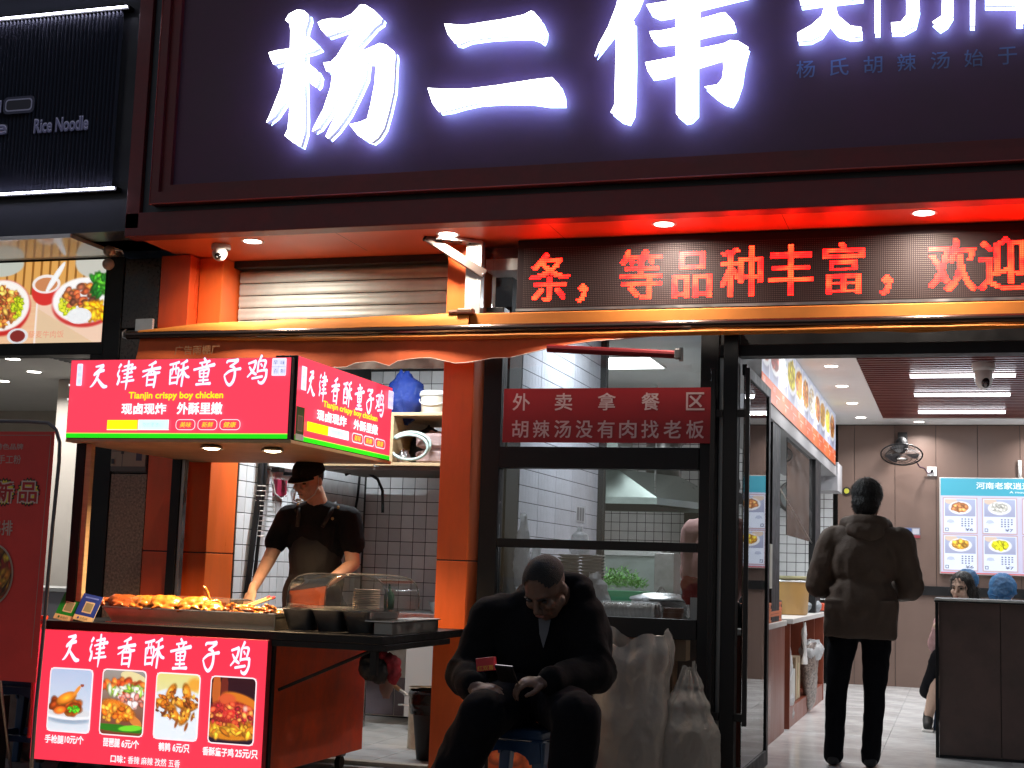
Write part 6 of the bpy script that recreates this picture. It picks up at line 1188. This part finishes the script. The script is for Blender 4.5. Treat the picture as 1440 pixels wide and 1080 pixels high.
def hand(mb,w,fwd,nrm,ts=1,curl=(25,35,25),spread=1.0,s=1.0):
    w=Vector(w); f=Vector(fwd).normalized(); n=Vector(nrm); n=(n-f*n.dot(f)).normalized(); sd=f.cross(n)
    M=Matrix((sd,f,n)).transposed()
    mb.ell(w+f*.045*s,(.040*s,.052*s,.016*s),M); mb.caps(w-f*.03,.026*s,w+f*.02*s,.026*s)
    for i,(L,r) in enumerate(((.072,.0085),(.080,.0088),(.074,.0085),(.058,.0075))):
        p=w+f*.082*s+sd*ts*(.029-.0195*i)*s-f*(.006*abs(i-1.3))*s; a=0; d=f
        for k,(fr,cu) in enumerate(zip((.45,.32,.23),curl)):
            a+=cu+ (i-1)*2; dd=(f*math.cos(rad(a))-n*math.sin(rad(a))+sd*ts*(.06*(1.5-i))*spread).normalized(); q=p+dd*L*fr*s
            mb.caps(p,(r-.0006*k)*s,q,(r-.0006*(k+1))*s,8); p=q
    p=w+f*.022*s+sd*ts*.034*s; d1=(f*.65+sd*ts*.6-n*.35).normalized(); q=p+d1*.042*s; mb.caps(p,.012*s,q,.0105*s,8); d2=(f*.9+sd*ts*.1-n*.4).normalized(); mb.caps(q,.0105*s,q+d2*.030*s,.008*s,8)
def scalp(M,zr,grow=1.0,cut=lambda p:True,n=(48,32),c=(0,.014,.034),amp=.0):
    """hair shell over the skull: the parts of an ellipsoid that pass cut()"""
    bm=bmesh.new(); v=[];nu,nv=n
    g_=MB().ell((0,0,0),(1,1,1),None,nu,nv); keep=[]
    P_=[Vector((a*.078*grow,b*.098*grow,d*.092*zr)) for a,b,d in g_.v]
    ok=[cut(p+Vector(c)) for p in P_]
    mb=MB(); idx={}; fs=[]
    vs=[]
    for f in g_.f:
        if all(ok[i] for i in f):
            for i in f:
                if i not in idx: idx[i]=len(vs); p=P_[i]; k=1+amp*noise.noise(p*60); vs.append(M@(Vector(c)+p*k))
            fs.append(tuple(idx[i] for i in f))
    bm.free(); mb.add(vs,fs); return mb
def solid(o,th): m=o.modifiers.new('Solidify','SOLIDIFY'); m.thickness=th; m.offset=0; return o
def on_surface(me,px,py,off=.003):
    b=BVHTree.FromPolygons([v.co for v in me.vertices],[tuple(p.vertices) for p in me.polygons]); d=Vector(_ray(px,py)).normalized(); h=b.ray_cast(Vector(CAM),d)
    return (h[0]-d*off) if h[0] else None
m_eye=mat('eye_dark',(.02,.015,.012),.15); m_hair=mat('black_hair',(.010,.008,.007),.55,bump=.8,bscale=160,stretch=(1,1,.12)); m_lips=mat('lips',(.30,.11,.08),.45)
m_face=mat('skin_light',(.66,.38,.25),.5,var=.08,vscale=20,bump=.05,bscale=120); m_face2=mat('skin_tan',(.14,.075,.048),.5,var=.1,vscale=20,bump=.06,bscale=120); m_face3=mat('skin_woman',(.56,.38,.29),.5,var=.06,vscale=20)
m_blkcloth=mat('black_cotton',(.007,.0065,.007),.9,spec=.2,var=.3,vscale=12,bump=.25,bscale=70)
m_apron=mat('black_apron',(.006,.0045,.0045),.75,var=.25,vscale=10,bump=.2,bscale=60)
m_coat=mat('black_coat',(.004,.004,.005),.9,spec=.15,var=.3,vscale=9,bump=.2,bscale=60)
m_jacket=mat('brown_olive_jacket',(.088,.056,.038),.75,var=.15,vscale=6,bump=.3,bscale=45)
m_trou=mat('black_trousers',(.004,.004,.006),.9,spec=.15,var=.3,vscale=10,bump=.2,bscale=50)
def strands(t,me,HM,n=900,L=.034,seed=1,lift=.35):
    r=random.Random(seed); V=list(me.vertices); mb=MB(); top=HM@Vector((0,.03,.13))
    for i in range(n):
        v=V[r.randrange(len(V))]; nn=v.normal; d=(v.co-top); d=(d-nn*d.dot(nn)); d=d.normalized() if d.length>1e-4 else nn
        d=(d+nn*lift*r.uniform(.2,1.3)+Vector((r.uniform(-.35,.35),r.uniform(-.35,.35),r.uniform(-.3,.2)))).normalized(); s_=d.cross(nn).normalized()*r.uniform(.0015,.0032); l=L*r.uniform(.5,1.2)
        p=v.co-nn*.002; mb.add([p-s_,p+s_,p+d*l*.55+s_*.7+nn*.002,p+d*l*.55-s_*.7+nn*.002,p+d*l],[(0,1,2,3),(3,2,4)])
    return put('hair_strands',mb,m_hair,t,kind='stuff')
# --- the cook
P=thing('person','cook in a black cap, black tee and apron bending over the food cart','person',(-3.46,.2,0))
HM=headM(atY(434,676,.05)+Vector((.15,0,0)),-14,24,3)
b=MB(); head_shapes(b,HM); b.chain([(HM@Vector((0,.03,-.06)),.054),((-3.435,.12,1.44),.058)])
b.ell((-3.46,.17,1.28),(.16,.09,.17)); b.ell((-3.46,.2,1.0),(.14,.10,.18)); b.ell((-3.47,.22,.88),(.15,.11,.12))
sl=(-3.635,.15,1.385); el=(-3.715,.08,1.13); wl_=(-3.70,-.13,.955); sr=(-3.275,.17,1.385); er=(-3.215,.12,1.12); wr_=(-3.275,-.17,.985)
b.chain([((-3.46,.16,1.40),.07),(sl,.055),(el,.040),(wl_,.026)]); b.chain([((-3.46,.16,1.40),.07),(sr,.055),(er,.040),(wr_,.026)])
hand(b,wl_,(.05,-.5,-.85),(-.3,-.8,.4),1,(15,25,20)); hand(b,wr_,(-.25,-.75,-.6),(.3,-.5,.8),-1,(20,35,30))
for k,x in((-1,-3.55),(1,-3.38)): b.chain([((x,.22,.86),.085),((x+.01*k,.2,.48),.06),((x+.01*k,.24,.09),.045)])
for x in(-3.56,-3.37): b.caps((x,.24,.045),.04,(x-.01,.10,.035),.032)
bm1=remesh(b,.0055,3,sculpt=head_sculpt(HM)); put('body',bm1,m_face,P); face_parts(P,HM)
t_=MB(); t_.ell((-3.46,.165,1.27),(.185,.115,.20)); t_.ell((-3.465,.19,1.03),(.165,.122,.22)); t_.ell((-3.47,.2,.88),(.17,.13,.15)); t_.chain([((-3.44,.13,1.425),.075),((-3.56,.15,1.40),.072),(sl,.072),((-3.695,.11,1.235),.066)]); t_.chain([((-3.44,.13,1.425),.075),((-3.36,.16,1.40),.072),(sr,.072),((-3.225,.14,1.235),.066)])
tee=remesh(t_,.008,4,.006,9,2); put('tee_shirt',tee,m_blkcloth,P)
a_=MB(); a_.ell((-3.465,.155,1.16),(.150,.120,.23)); a_.ell((-3.47,.15,.90),(.175,.135,.22)); a_.ell((-3.47,.16,.72),(.18,.13,.20)); put('apron',remesh(a_,.009,4,.008,7,5),m_apron,P)
put('apron_strap',MB().tube([(-3.53,.04,1.33),(-3.54,.08,1.43),(-3.53,.17,1.475)],.012,8),m_apron,P,smooth=True); put('apron_strap',MB().tube([(-3.38,.05,1.33),(-3.345,.09,1.43),(-3.36,.17,1.475)],.012,8),m_apron,P,smooth=True)
tr_=MB()
for k,x in((-1,-3.55),(1,-3.38)): tr_.chain([((x,.22,.84),.10),((x+.01*k,.2,.48),.075),((x+.01*k,.24,.10),.065)])
put('trousers',remesh(tr_,.012,3,.008,8,3),m_trou,P)
gold=mat('brass_button',(.55,.38,.16),.3,.9)
for px,py in((453,710),(453,727),(508,714),(500,730),(514,698)):
    q=on_surface(tee,px,py,.006)
    if q: put('button',MB().ell(q,(.009,.005,.009)),gold,P,smooth=True)
R3=HM.to_3x3()
def capf(u,v):
    a=2*math.pi*u; t=v*math.pi/2; return HM@(Vector((.086*math.cos(a)*math.cos(t)**.6,.016+.106*math.sin(a)*math.cos(t)**.6,.040+.090*math.sin(t))))
cp=put('cap',MB().grid(capf,36,12,True),m_blkcloth,P,smooth=True)
def brimf(u,v): a=rad(-90+(u-.5)*118); rr=1+.55*v*math.cos((u-.5)*2.5); return HM@Vector((.088*math.cos(a)*(1+.1*v),.016+.106*math.sin(a)*rr,0.050-.012*v-.010*abs(u-.5)*2))
solid(put('cap_brim',MB().grid(brimf,24,8),m_blkcloth,cp,smooth=True),.004); put('brim_edge',MB().tube([brimf(i/23,1.02) for i in range(24)],.0022,6),mat('cream_piping',(.6,.5,.38),.6),cp)
put('hair',scalp(HM,1.0,1.01,lambda p:p.y>.0 and p.z<.06 and p.z>-.045),m_hair,P,smooth=True)
gs=mat('mask_white',(.75,.70,.62),.4)
mk=put('chin_guard',MB().tube([HM@Vector(q) for q in((-.076,-.01,-.02),(-.070,-.05,-.062),(-.045,-.10,-.085),(0,-.122,-.09),(.045,-.10,-.085),(.070,-.05,-.062),(.076,-.01,-.02))],.0038,6).tube([HM@Vector(q) for q in((.076,-.01,-.02),(.080,.0,.03))],.002,6).tube([HM@Vector(q) for q in((-.076,-.01,-.02),(-.080,.0,.03))],.002,6),gs,P,smooth=True)
put('chin_pad',MB().obox(HM@Vector((0,-.112,-.078)),(.034,.01,.014),R3,.003),gs,mk); put('clear_shield',MB().grid(lambda u,v:HM@Vector(((u-.5)*.13,-.128+.22*(u-.5)**2*1.0+.0*v,-.088+.055*v)),12,4),glassmat('clear_shield',dirt=.08),mk,smooth=True)
P.location.x-=.15; P.scale=(1.04,1.02,1.0)
# --- seated man in black
P=thing('person','seated man with a shaved head in a black coat, looking down at a phone','person',(-1.66,-1.9,0))
hc=atY(767,828,-2.10); HM=headM(hc,-14,44,3)
b=MB(); head_shapes(b,HM,1.06); b.chain([(HM@Vector((0,.03,-.05)),.062),(HM@Vector((0,.075,-.13)),.068)])
sh_l=atY(690,872,-1.95); sh_r=atY(822,872,-1.95); e_l=atY(657,948,-2.02); e_r=atY(836,948,-2.02); h_l=atY(668,968,-2.28); h_r=atY(768,960,-2.30)
ch_=Vector(((sh_l.x+sh_r.x)/2,-1.90,.86)); pv=Vector((-1.66,-1.82,.56))
b.chain([(HM@Vector((0,.075,-.13)),.068),(ch_,.12),(pv+Vector((0,.04,.1)),.12)]); b.chain([(ch_,.1),(sh_l,.06),(e_l,.045),(h_l,.030)]); b.chain([(ch_,.1),(sh_r,.06),(e_r,.045),(h_r,.030)])
hand(b,h_l,(.75,-.30,.05),(-.1,-.3,1),1,(25,35,30),s=1.05); hand(b,h_r,(-.75,-.35,.02),(.1,-.3,1),-1,(35,45,35),s=1.05)
kn_l=atY(678,1008,-2.36); kn_r=atY(812,1010,-2.36)
for kn,fx in((kn_l,-1.94),(kn_r,-1.40)):
    b.chain([(pv+Vector((0,.02,.07)),.08),(kn,.07),((fx,-2.30,.10),.05)]); b.caps((fx,-2.27,.05),.045,(fx,-2.42,.04),.04)
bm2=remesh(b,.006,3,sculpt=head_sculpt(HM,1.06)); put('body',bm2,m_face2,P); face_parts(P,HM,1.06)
put('hair',scalp(HM,1.06,1.085,lambda p:p.z>.045+max(0,(-p.y))*.25 and not(p.y<-.065),c=(0,.014,.034)),mat('cropped_hair',(.018,.015,.013),.8,bump=.7,bscale=250),P,smooth=True)
c_=MB(); c_.chain([(HM@Vector((0,.10,-.16)),.085),(ch_+Vector((0,.02,.06)),.155),(pv+Vector((0,.04,.16)),.17)]); c_.ell(ch_+Vector((0,-.02,-.02)),(.235,.15,.17)); c_.ell(pv+Vector((0,-.0,.13)),(.25,.17,.10))
for a,e,h in((sh_l,e_l,h_l),(sh_r,e_r,h_r)): c_.chain([(ch_+Vector((0,0,.05)),.12),(a,.098),(e,.082),(h.lerp(e,.12),.052)])
c_.ell(HM@Vector((0,.12,-.10)),(.12,.05,.06)); c_.chain([(HM@Vector((-.09,.10,-.12)),.05),(sh_l+Vector((.10,0,.0)),.08)]); c_.chain([(HM@Vector((.09,.10,-.12)),.05),(sh_r+Vector((-.10,0,.0)),.08)])
coat=remesh(c_,.011,5,.016,7,11); put('coat',coat,m_coat,P)
collar=MB()
for k in(-1,1): collar.tube([HM@Vector((k*.095,.06,-.10)),HM@Vector((k*.085,-.01,-.16)),HM@Vector((k*.045,-.05,-.23)),ch_+Vector((k*.02,-.16,-.02))],[.020,.026,.022,.010],8)
put('coat_collar',remesh(collar,.007,3),m_coat,P)
q=on_surface(coat,766,888,.012)
if q: put('shirt',MB().add([q+Vector(v) for v in((-.026,-.005,.05),(.026,-.005,.055),(.018,-.012,.0),(.000,-.014,-.065),(-.018,-.012,-.01))],[(0,4,2,1),(4,3,2)]),mat('white_shirt',(.10,.105,.115),.7,bump=.3,bscale=30),P)
t_=MB()
for kn,fx in((kn_l,-1.94),(kn_r,-1.40)): t_.chain([(pv+Vector((0,.02,.07)),.11),(kn,.092),((fx,-2.30,.16),.075)])
put('trousers',remesh(t_,.011,4,.010,8,4),m_trou,P)
for fx in(-1.94,-1.40): put('shoe',remesh(MB().caps((fx,-2.26,.055),.05,(fx,-2.44,.045),.042),.01,2),m_blackmat,P)
ph=thing('phone','mobile phone with a lit screen held in the seated man\'s hands','phone',tuple(h_r)); pc=atY(712,948,-2.40); PM=Matrix.Rotation(rad(62),3,'X')@Matrix.Rotation(rad(6),3,'Y')
put('body',MB().obox(pc,(.070,.009,.14),PM,.003),m_black,ph); put('screen',MB().obox(pc+PM@Vector((0,.0055,0)),(.064,.002,.132),PM),emat('lit_phone_screen',(.8,.72,.75),1.2),ph)
rp=thing('red_packet','small red packet held in the seated man\'s right hand','packet',(-1.85,-2.4,.75)); q=atY(684,934,-2.40); put('box',MB().obox(q,(.075,.025,.050),Matrix.Rotation(rad(-8),3,'Y'),.003),mat('red_card',(.45,.02,.03),.4),rp)
pt=Print(q+Vector((0,-.0158,0)),Matrix.Rotation(rad(-8),3,'Y')@Vector((1,0,0)),Matrix.Rotation(rad(-8),3,'Y')@Vector((0,0,1)),(0,-1,0)); pt.text('红双喜',-.032,.032,-.022,-.004,(190,130,50)); pt.make('print',printmat('packet_print',.05),rp)
# --- standing man from behind
P=thing('person','man seen from behind in a brown hooded jacket and black trousers','person',(-.56,1.4,0))
HM=headM(Vector((-.523,1.42,1.605)),172,6,0)
b=MB(); head_shapes(b,HM,1.02); b.chain([(HM@Vector((0,.03,-.06)),.055),((-.53,1.40,1.44),.06)]); b.ell((-.55,1.4,1.2),(.17,.10,.25)); b.ell((-.56,1.4,.95),(.15,.11,.15))
A=[((-.73,1.40,1.36),(-.815,1.42,1.09),(-.70,1.66,1.06)),((-.33,1.40,1.36),(-.27,1.42,1.09),(-.38,1.66,1.06))]
for a,e,h in A: b.chain([((-.54,1.4,1.38),.07),(a,.06),(e,.045),(h,.03)])
hand(b,A[0][2],(.6,.6,.1),(0,-.2,1),-1,(30,40,30)); hand(b,A[1][2],(-.6,.6,.1),(0,-.2,1),1,(30,40,30))
for (x0,x1,x2) in((-.645,-.705,-.725),(-.475,-.480,-.505)): b.chain([((x0,1.4,.86),.07),((x1,1.395,.47),.042),((x2,1.42,.09),.038)]); b.caps((x2,1.42,.05),.042,(x2,1.58,.04),.035)
put('body',remesh(b,.007,3),m_face,P)
hr=MB(); R3=HM.to_3x3(); hr.ell(HM@Vector((0,.02,.045)),(.095,.112,.100),R3); hr.ell(HM@Vector((0,.055,-.015)),(.085,.075,.085),R3); hr.ell(HM@Vector((0,-.04,.075)),(.075,.07,.06),R3)
hm_=remesh(hr,.005,2,.0022,45,2); put('hair',hm_,m_hair,P); strands(P,hm_,HM,2600,.030,3,.30)
c_=MB(); c_.ell((-.545,1.39,1.24),(.205,.145,.22)); c_.ell((-.555,1.39,1.0),(.205,.150,.22)); c_.prism([(-.765,.785),(-.355,.785),(-.35,1.0),(-.76,1.0)],1.26,1.52); c_.chain([((-.53,1.40,1.41),.11),((-.73,1.40,1.345),.083)]); c_.chain([((-.53,1.40,1.41),.11),((-.34,1.40,1.345),.083)])
for a,e,h in A: c_.chain([(a,.085),(e,.075),(Vector(h).lerp(Vector(e),.1),.055)])
put('jacket',remesh(c_,.010,4,.014,8,21),m_jacket,P)
hd2=MB(); hd2.tube([(-.53+.115*math.cos(t),1.40+.10*math.sin(t),1.455-.02*math.sin(t)) for t in [k*math.pi/12 for k in range(24)]],.040,10,closed=True); hd2.ell((-.53,1.30,1.42),(.115,.05,.065)); put('hood',remesh(hd2,.008,4,.012,12,3),m_jacket,P)
t_=MB()
for (x0,x1,x2) in((-.65,-.705,-.722),(-.465,-.478,-.505)): t_.chain([((x0,1.4,.88),.098),((x1,1.39,.47),.064),((x2,1.42,.07),.054)])
t_.ell((-.555,1.4,.88),(.175,.12,.12)); put('trousers',remesh(t_,.010,4,.008,8,7),m_trou,P)
for x in(-.722,-.505): put('shoe',remesh(MB().caps((x,1.40,.055),.042,(x,1.60,.045),.038),.008,2),m_blackmat,P)
# --- woman behind the partition
P=thing('person','woman with black hair and a blue hairnet seated behind the dark partition','person',(-.0,4,0))
hc=atY(1352,828,4.0); HM=headM(hc,-24,6,2)
b=MB(); head_shapes(b,HM,1.0); sh0=Vector((hc.x+.02,4.08,hc.z-.24)); b.chain([(HM@Vector((0,.03,-.06)),.05),(sh0+Vector((0,0,.05)),.055)]); b.ell(sh0+Vector((0,0,-.15)),(.15,.10,.24)); pv=Vector((sh0.x+.02,4.15,.50)); b.ell(pv,(.16,.14,.12))
ea=atY(1316,905,4.0); ha=atY(1322,880,3.75)
b.chain([(sh0,.06),(sh0+Vector((-.15,0,-.03)),.05),(ea,.04),(ha,.028)]); hand(b,ha,(.7,-.2,.1),(0,0,1),1)
kn=atY(1325,925,3.85); ft0=atY(1305,1030,3.95); ft0.z=.06
b.chain([(pv,.12),(kn,.065),(Vector((ft0.x,ft0.y+.03,.10)),.036)]); b.chain([(pv,.12),(kn+Vector((.18,0,0)),.065),(Vector((ft0.x+.2,ft0.y+.03,.10)),.036)])
put('body',remesh(b,.007,3,sculpt=head_sculpt(HM)),m_face3,P); face_parts(P,HM)
hr=MB(); R3=HM.to_3x3(); hr.ell(HM@Vector((0,.028,.050)),(.088,.098,.085),R3); hr.ell(HM@Vector((.06,.03,-.005)),(.035,.06,.07),R3); hr.ell(HM@Vector((-.065,.02,.0)),(.024,.05,.06),R3); hr.caps(HM@Vector((.03,.12,.0)),.045,HM@Vector((.06,.14,-.09)),.025); hm_=remesh(hr,.005,2,.002,45); put('hair',hm_,m_hair,P); strands(P,hm_,HM,1500,.05,4,.08)
m_net=plasticbag('blue_net',(.05,.25,.55),.22,.5); put('hairnet',remesh(MB().ell(HM@Vector((.01,.085,.065)),(.085,.075,.078),R3),.006,1,.010,28,3),m_net,P)
c_=MB(); c_.ell(sh0+Vector((0,0,-.16)),(.17,.125,.26)); c_.chain([(sh0,.085),(sh0+Vector((-.15,0,-.04)),.075),(ea,.065),(ha.lerp(ea,.2),.045)]); put('jacket',remesh(c_,.01,4,.012,9,4),mat('pink_quilted_jacket',(.45,.26,.26),.7,var=.25,vscale=14,bump=.4,bscale=30),P)
t_=MB(); t_.chain([(pv,.14),(kn,.085),(Vector((ft0.x,ft0.y+.03,.30)),.06)]); t_.chain([(pv,.14),(kn+Vector((.18,0,0)),.085),(Vector((ft0.x+.2,ft0.y+.03,.30)),.06)]); put('trousers',remesh(t_,.01,4,.008,9),m_trou,P)
for x in(ft0.x,ft0.x+.2): 
    s_=put('shoe',remesh(MB().caps((x,ft0.y+.03,.085),.042,(x,ft0.y-.13,.055),.034).caps((x,ft0.y+.03,.13),.036,(x,ft0.y+.02,.08),.04),.007,2),m_blackmat,P); put('sole',MB().box(x-.04,x+.04,ft0.y-.17,ft0.y+.075,.013,.032,.006),m_dome,s_)
# --- second person with hairnet
P=thing('person','person in a blue hairnet and red collar seated at the right behind the partition','person',(.33,4.5,0))
hc=atY(1411,832,4.5); HM=headM(hc,150,8,0); R3=HM.to_3x3()
b=MB(); head_shapes(b,HM,1.02); b.chain([(HM@Vector((0,.03,-.06)),.05),(hc+Vector((0,.02,-.22)),.06)]); b.ell(hc+Vector((0,.03,-.42)),(.17,.11,.26)); b.ell((hc.x,4.55,.5),(.17,.14,.12)); 
for k in(-1,1): b.chain([(hc+Vector((0,.03,-.27)),.06),(hc+Vector((k*.18,.03,-.30)),.05),(hc+Vector((k*.22,.2,-.5)),.04),(hc+Vector((k*.1,.4,-.45)),.03)]); b.chain([((hc.x,4.55,.5),.12),((hc.x+k*.1,4.95,.5),.07),((hc.x+k*.1,4.95,.1),.045)])
put('body',remesh(b,.009,3),m_face3,P); put('hairnet',remesh(MB().ell(HM@Vector((0,.015,.035)),(.10,.112,.105),R3).ell(HM@Vector((0,.05,-.02)),(.09,.078,.082),R3),.006,1,.011,26,5),m_net,P)
put('elastic_band',MB().tube([HM@Vector(((.099+.004*math.sin(k*2.4))*math.cos(k*.2618),.012+(.110+.004*math.sin(k*1.7))*math.sin(k*.2618),-.020+.004*math.sin(k*2.9)-.03*math.sin(k*.2618))) for k in range(24)],.007,8,closed=True),m_net,P,smooth=True); put('red_top',remesh(MB().ell(hc+Vector((0,.03,-.40)),(.20,.14,.25)).chain([(hc+Vector((-.18,.03,-.27)),.08),(hc+Vector((.18,.03,-.27)),.08)]).ell(hc+Vector((0,.02,-.19)),(.10,.09,.05)),.01,4,.01,8),mat('red_top',(.50,.02,.035),.7),P); put('trousers',remesh(MB().ell((hc.x,4.55,.5),(.19,.16,.14)).chain([((hc.x-.1,4.6,.5),.10),((hc.x-.1,4.95,.5),.085),((hc.x-.1,4.95,.1),.06)]).chain([((hc.x+.1,4.6,.5),.10),((hc.x+.1,4.95,.5),.085),((hc.x+.1,4.95,.1),.06)]),.012,3),m_trou,P)
for k,(x,y,l) in enumerate(((-.02,4.15,'low blue stool beneath the woman with the black hair'),(hc.x,4.55,'low blue stool beneath the person in the blue hairnet'))): stool('plastic_stool',l,x,y,5*k,.40,.30)
# --- kitchen worker, mostly hidden
P=thing('person','kitchen worker in a pinkish shirt partly hidden by the black door frame','person',(-1.5,1.2,0)); hc=Vector((-1.36,1.22,1.64)); HM=headM(hc,175,5,0); R3=HM.to_3x3()
b=MB(); head_shapes(b,HM); b.chain([(HM@Vector((0,.03,-.06)),.05),((-1.38,1.2,1.46),.055)]); b.ell((-1.40,1.2,1.22),(.15,.10,.25)); b.ell((-1.40,1.2,.92),(.14,.11,.15))
for k in(-1,1): b.chain([((-1.39,1.2,1.40),.06),((-1.39+k*.15,1.2,1.38),.05),((-1.39+k*.17,1.2,1.12),.04),((-1.39+k*.1,1.4,1.05),.03)]); b.chain([((-1.40+k*.07,1.2,.88),.085),((-1.40+k*.07,1.2,.45),.06),((-1.40+k*.07,1.22,.08),.045)])
put('body',remesh(b,.009,3),m_face,P); put('shirt',remesh(MB().ell((-1.40,1.2,1.20),(.185,.13,.30)).chain([((-1.39,1.2,1.42),.08),((-1.23,1.2,1.38),.075),((-1.22,1.2,1.15),.065)]).chain([((-1.39,1.2,1.42),.08),((-1.55,1.2,1.38),.08),((-1.565,1.2,1.14),.072)]),.01,4,.012,8),mat('dusty_pink_shirt',(.36,.19,.17),.75,var=.15,vscale=8),P); put('hair',remesh(MB().ell(HM@Vector((0,.02,.04)),(.09,.105,.095),R3),.007,1,.004,30),m_hair,P); put('trousers',remesh(MB().chain([((-1.47,1.2,.88),.11),((-1.47,1.2,.45),.08),((-1.47,1.22,.08),.07)]).chain([((-1.33,1.2,.88),.11),((-1.33,1.2,.45),.08),((-1.33,1.22,.08),.07)]),.012,3),m_trou,P)
# everything built by tracing keeps clean normals
for o in bpy.data.objects:
    if o.type=='MESH' and o.modifiers.get('Solidify'): pass
print('objects',len(bpy.data.objects),'tris',sum(len(m.polygons)*2 for m in bpy.data.meshes))
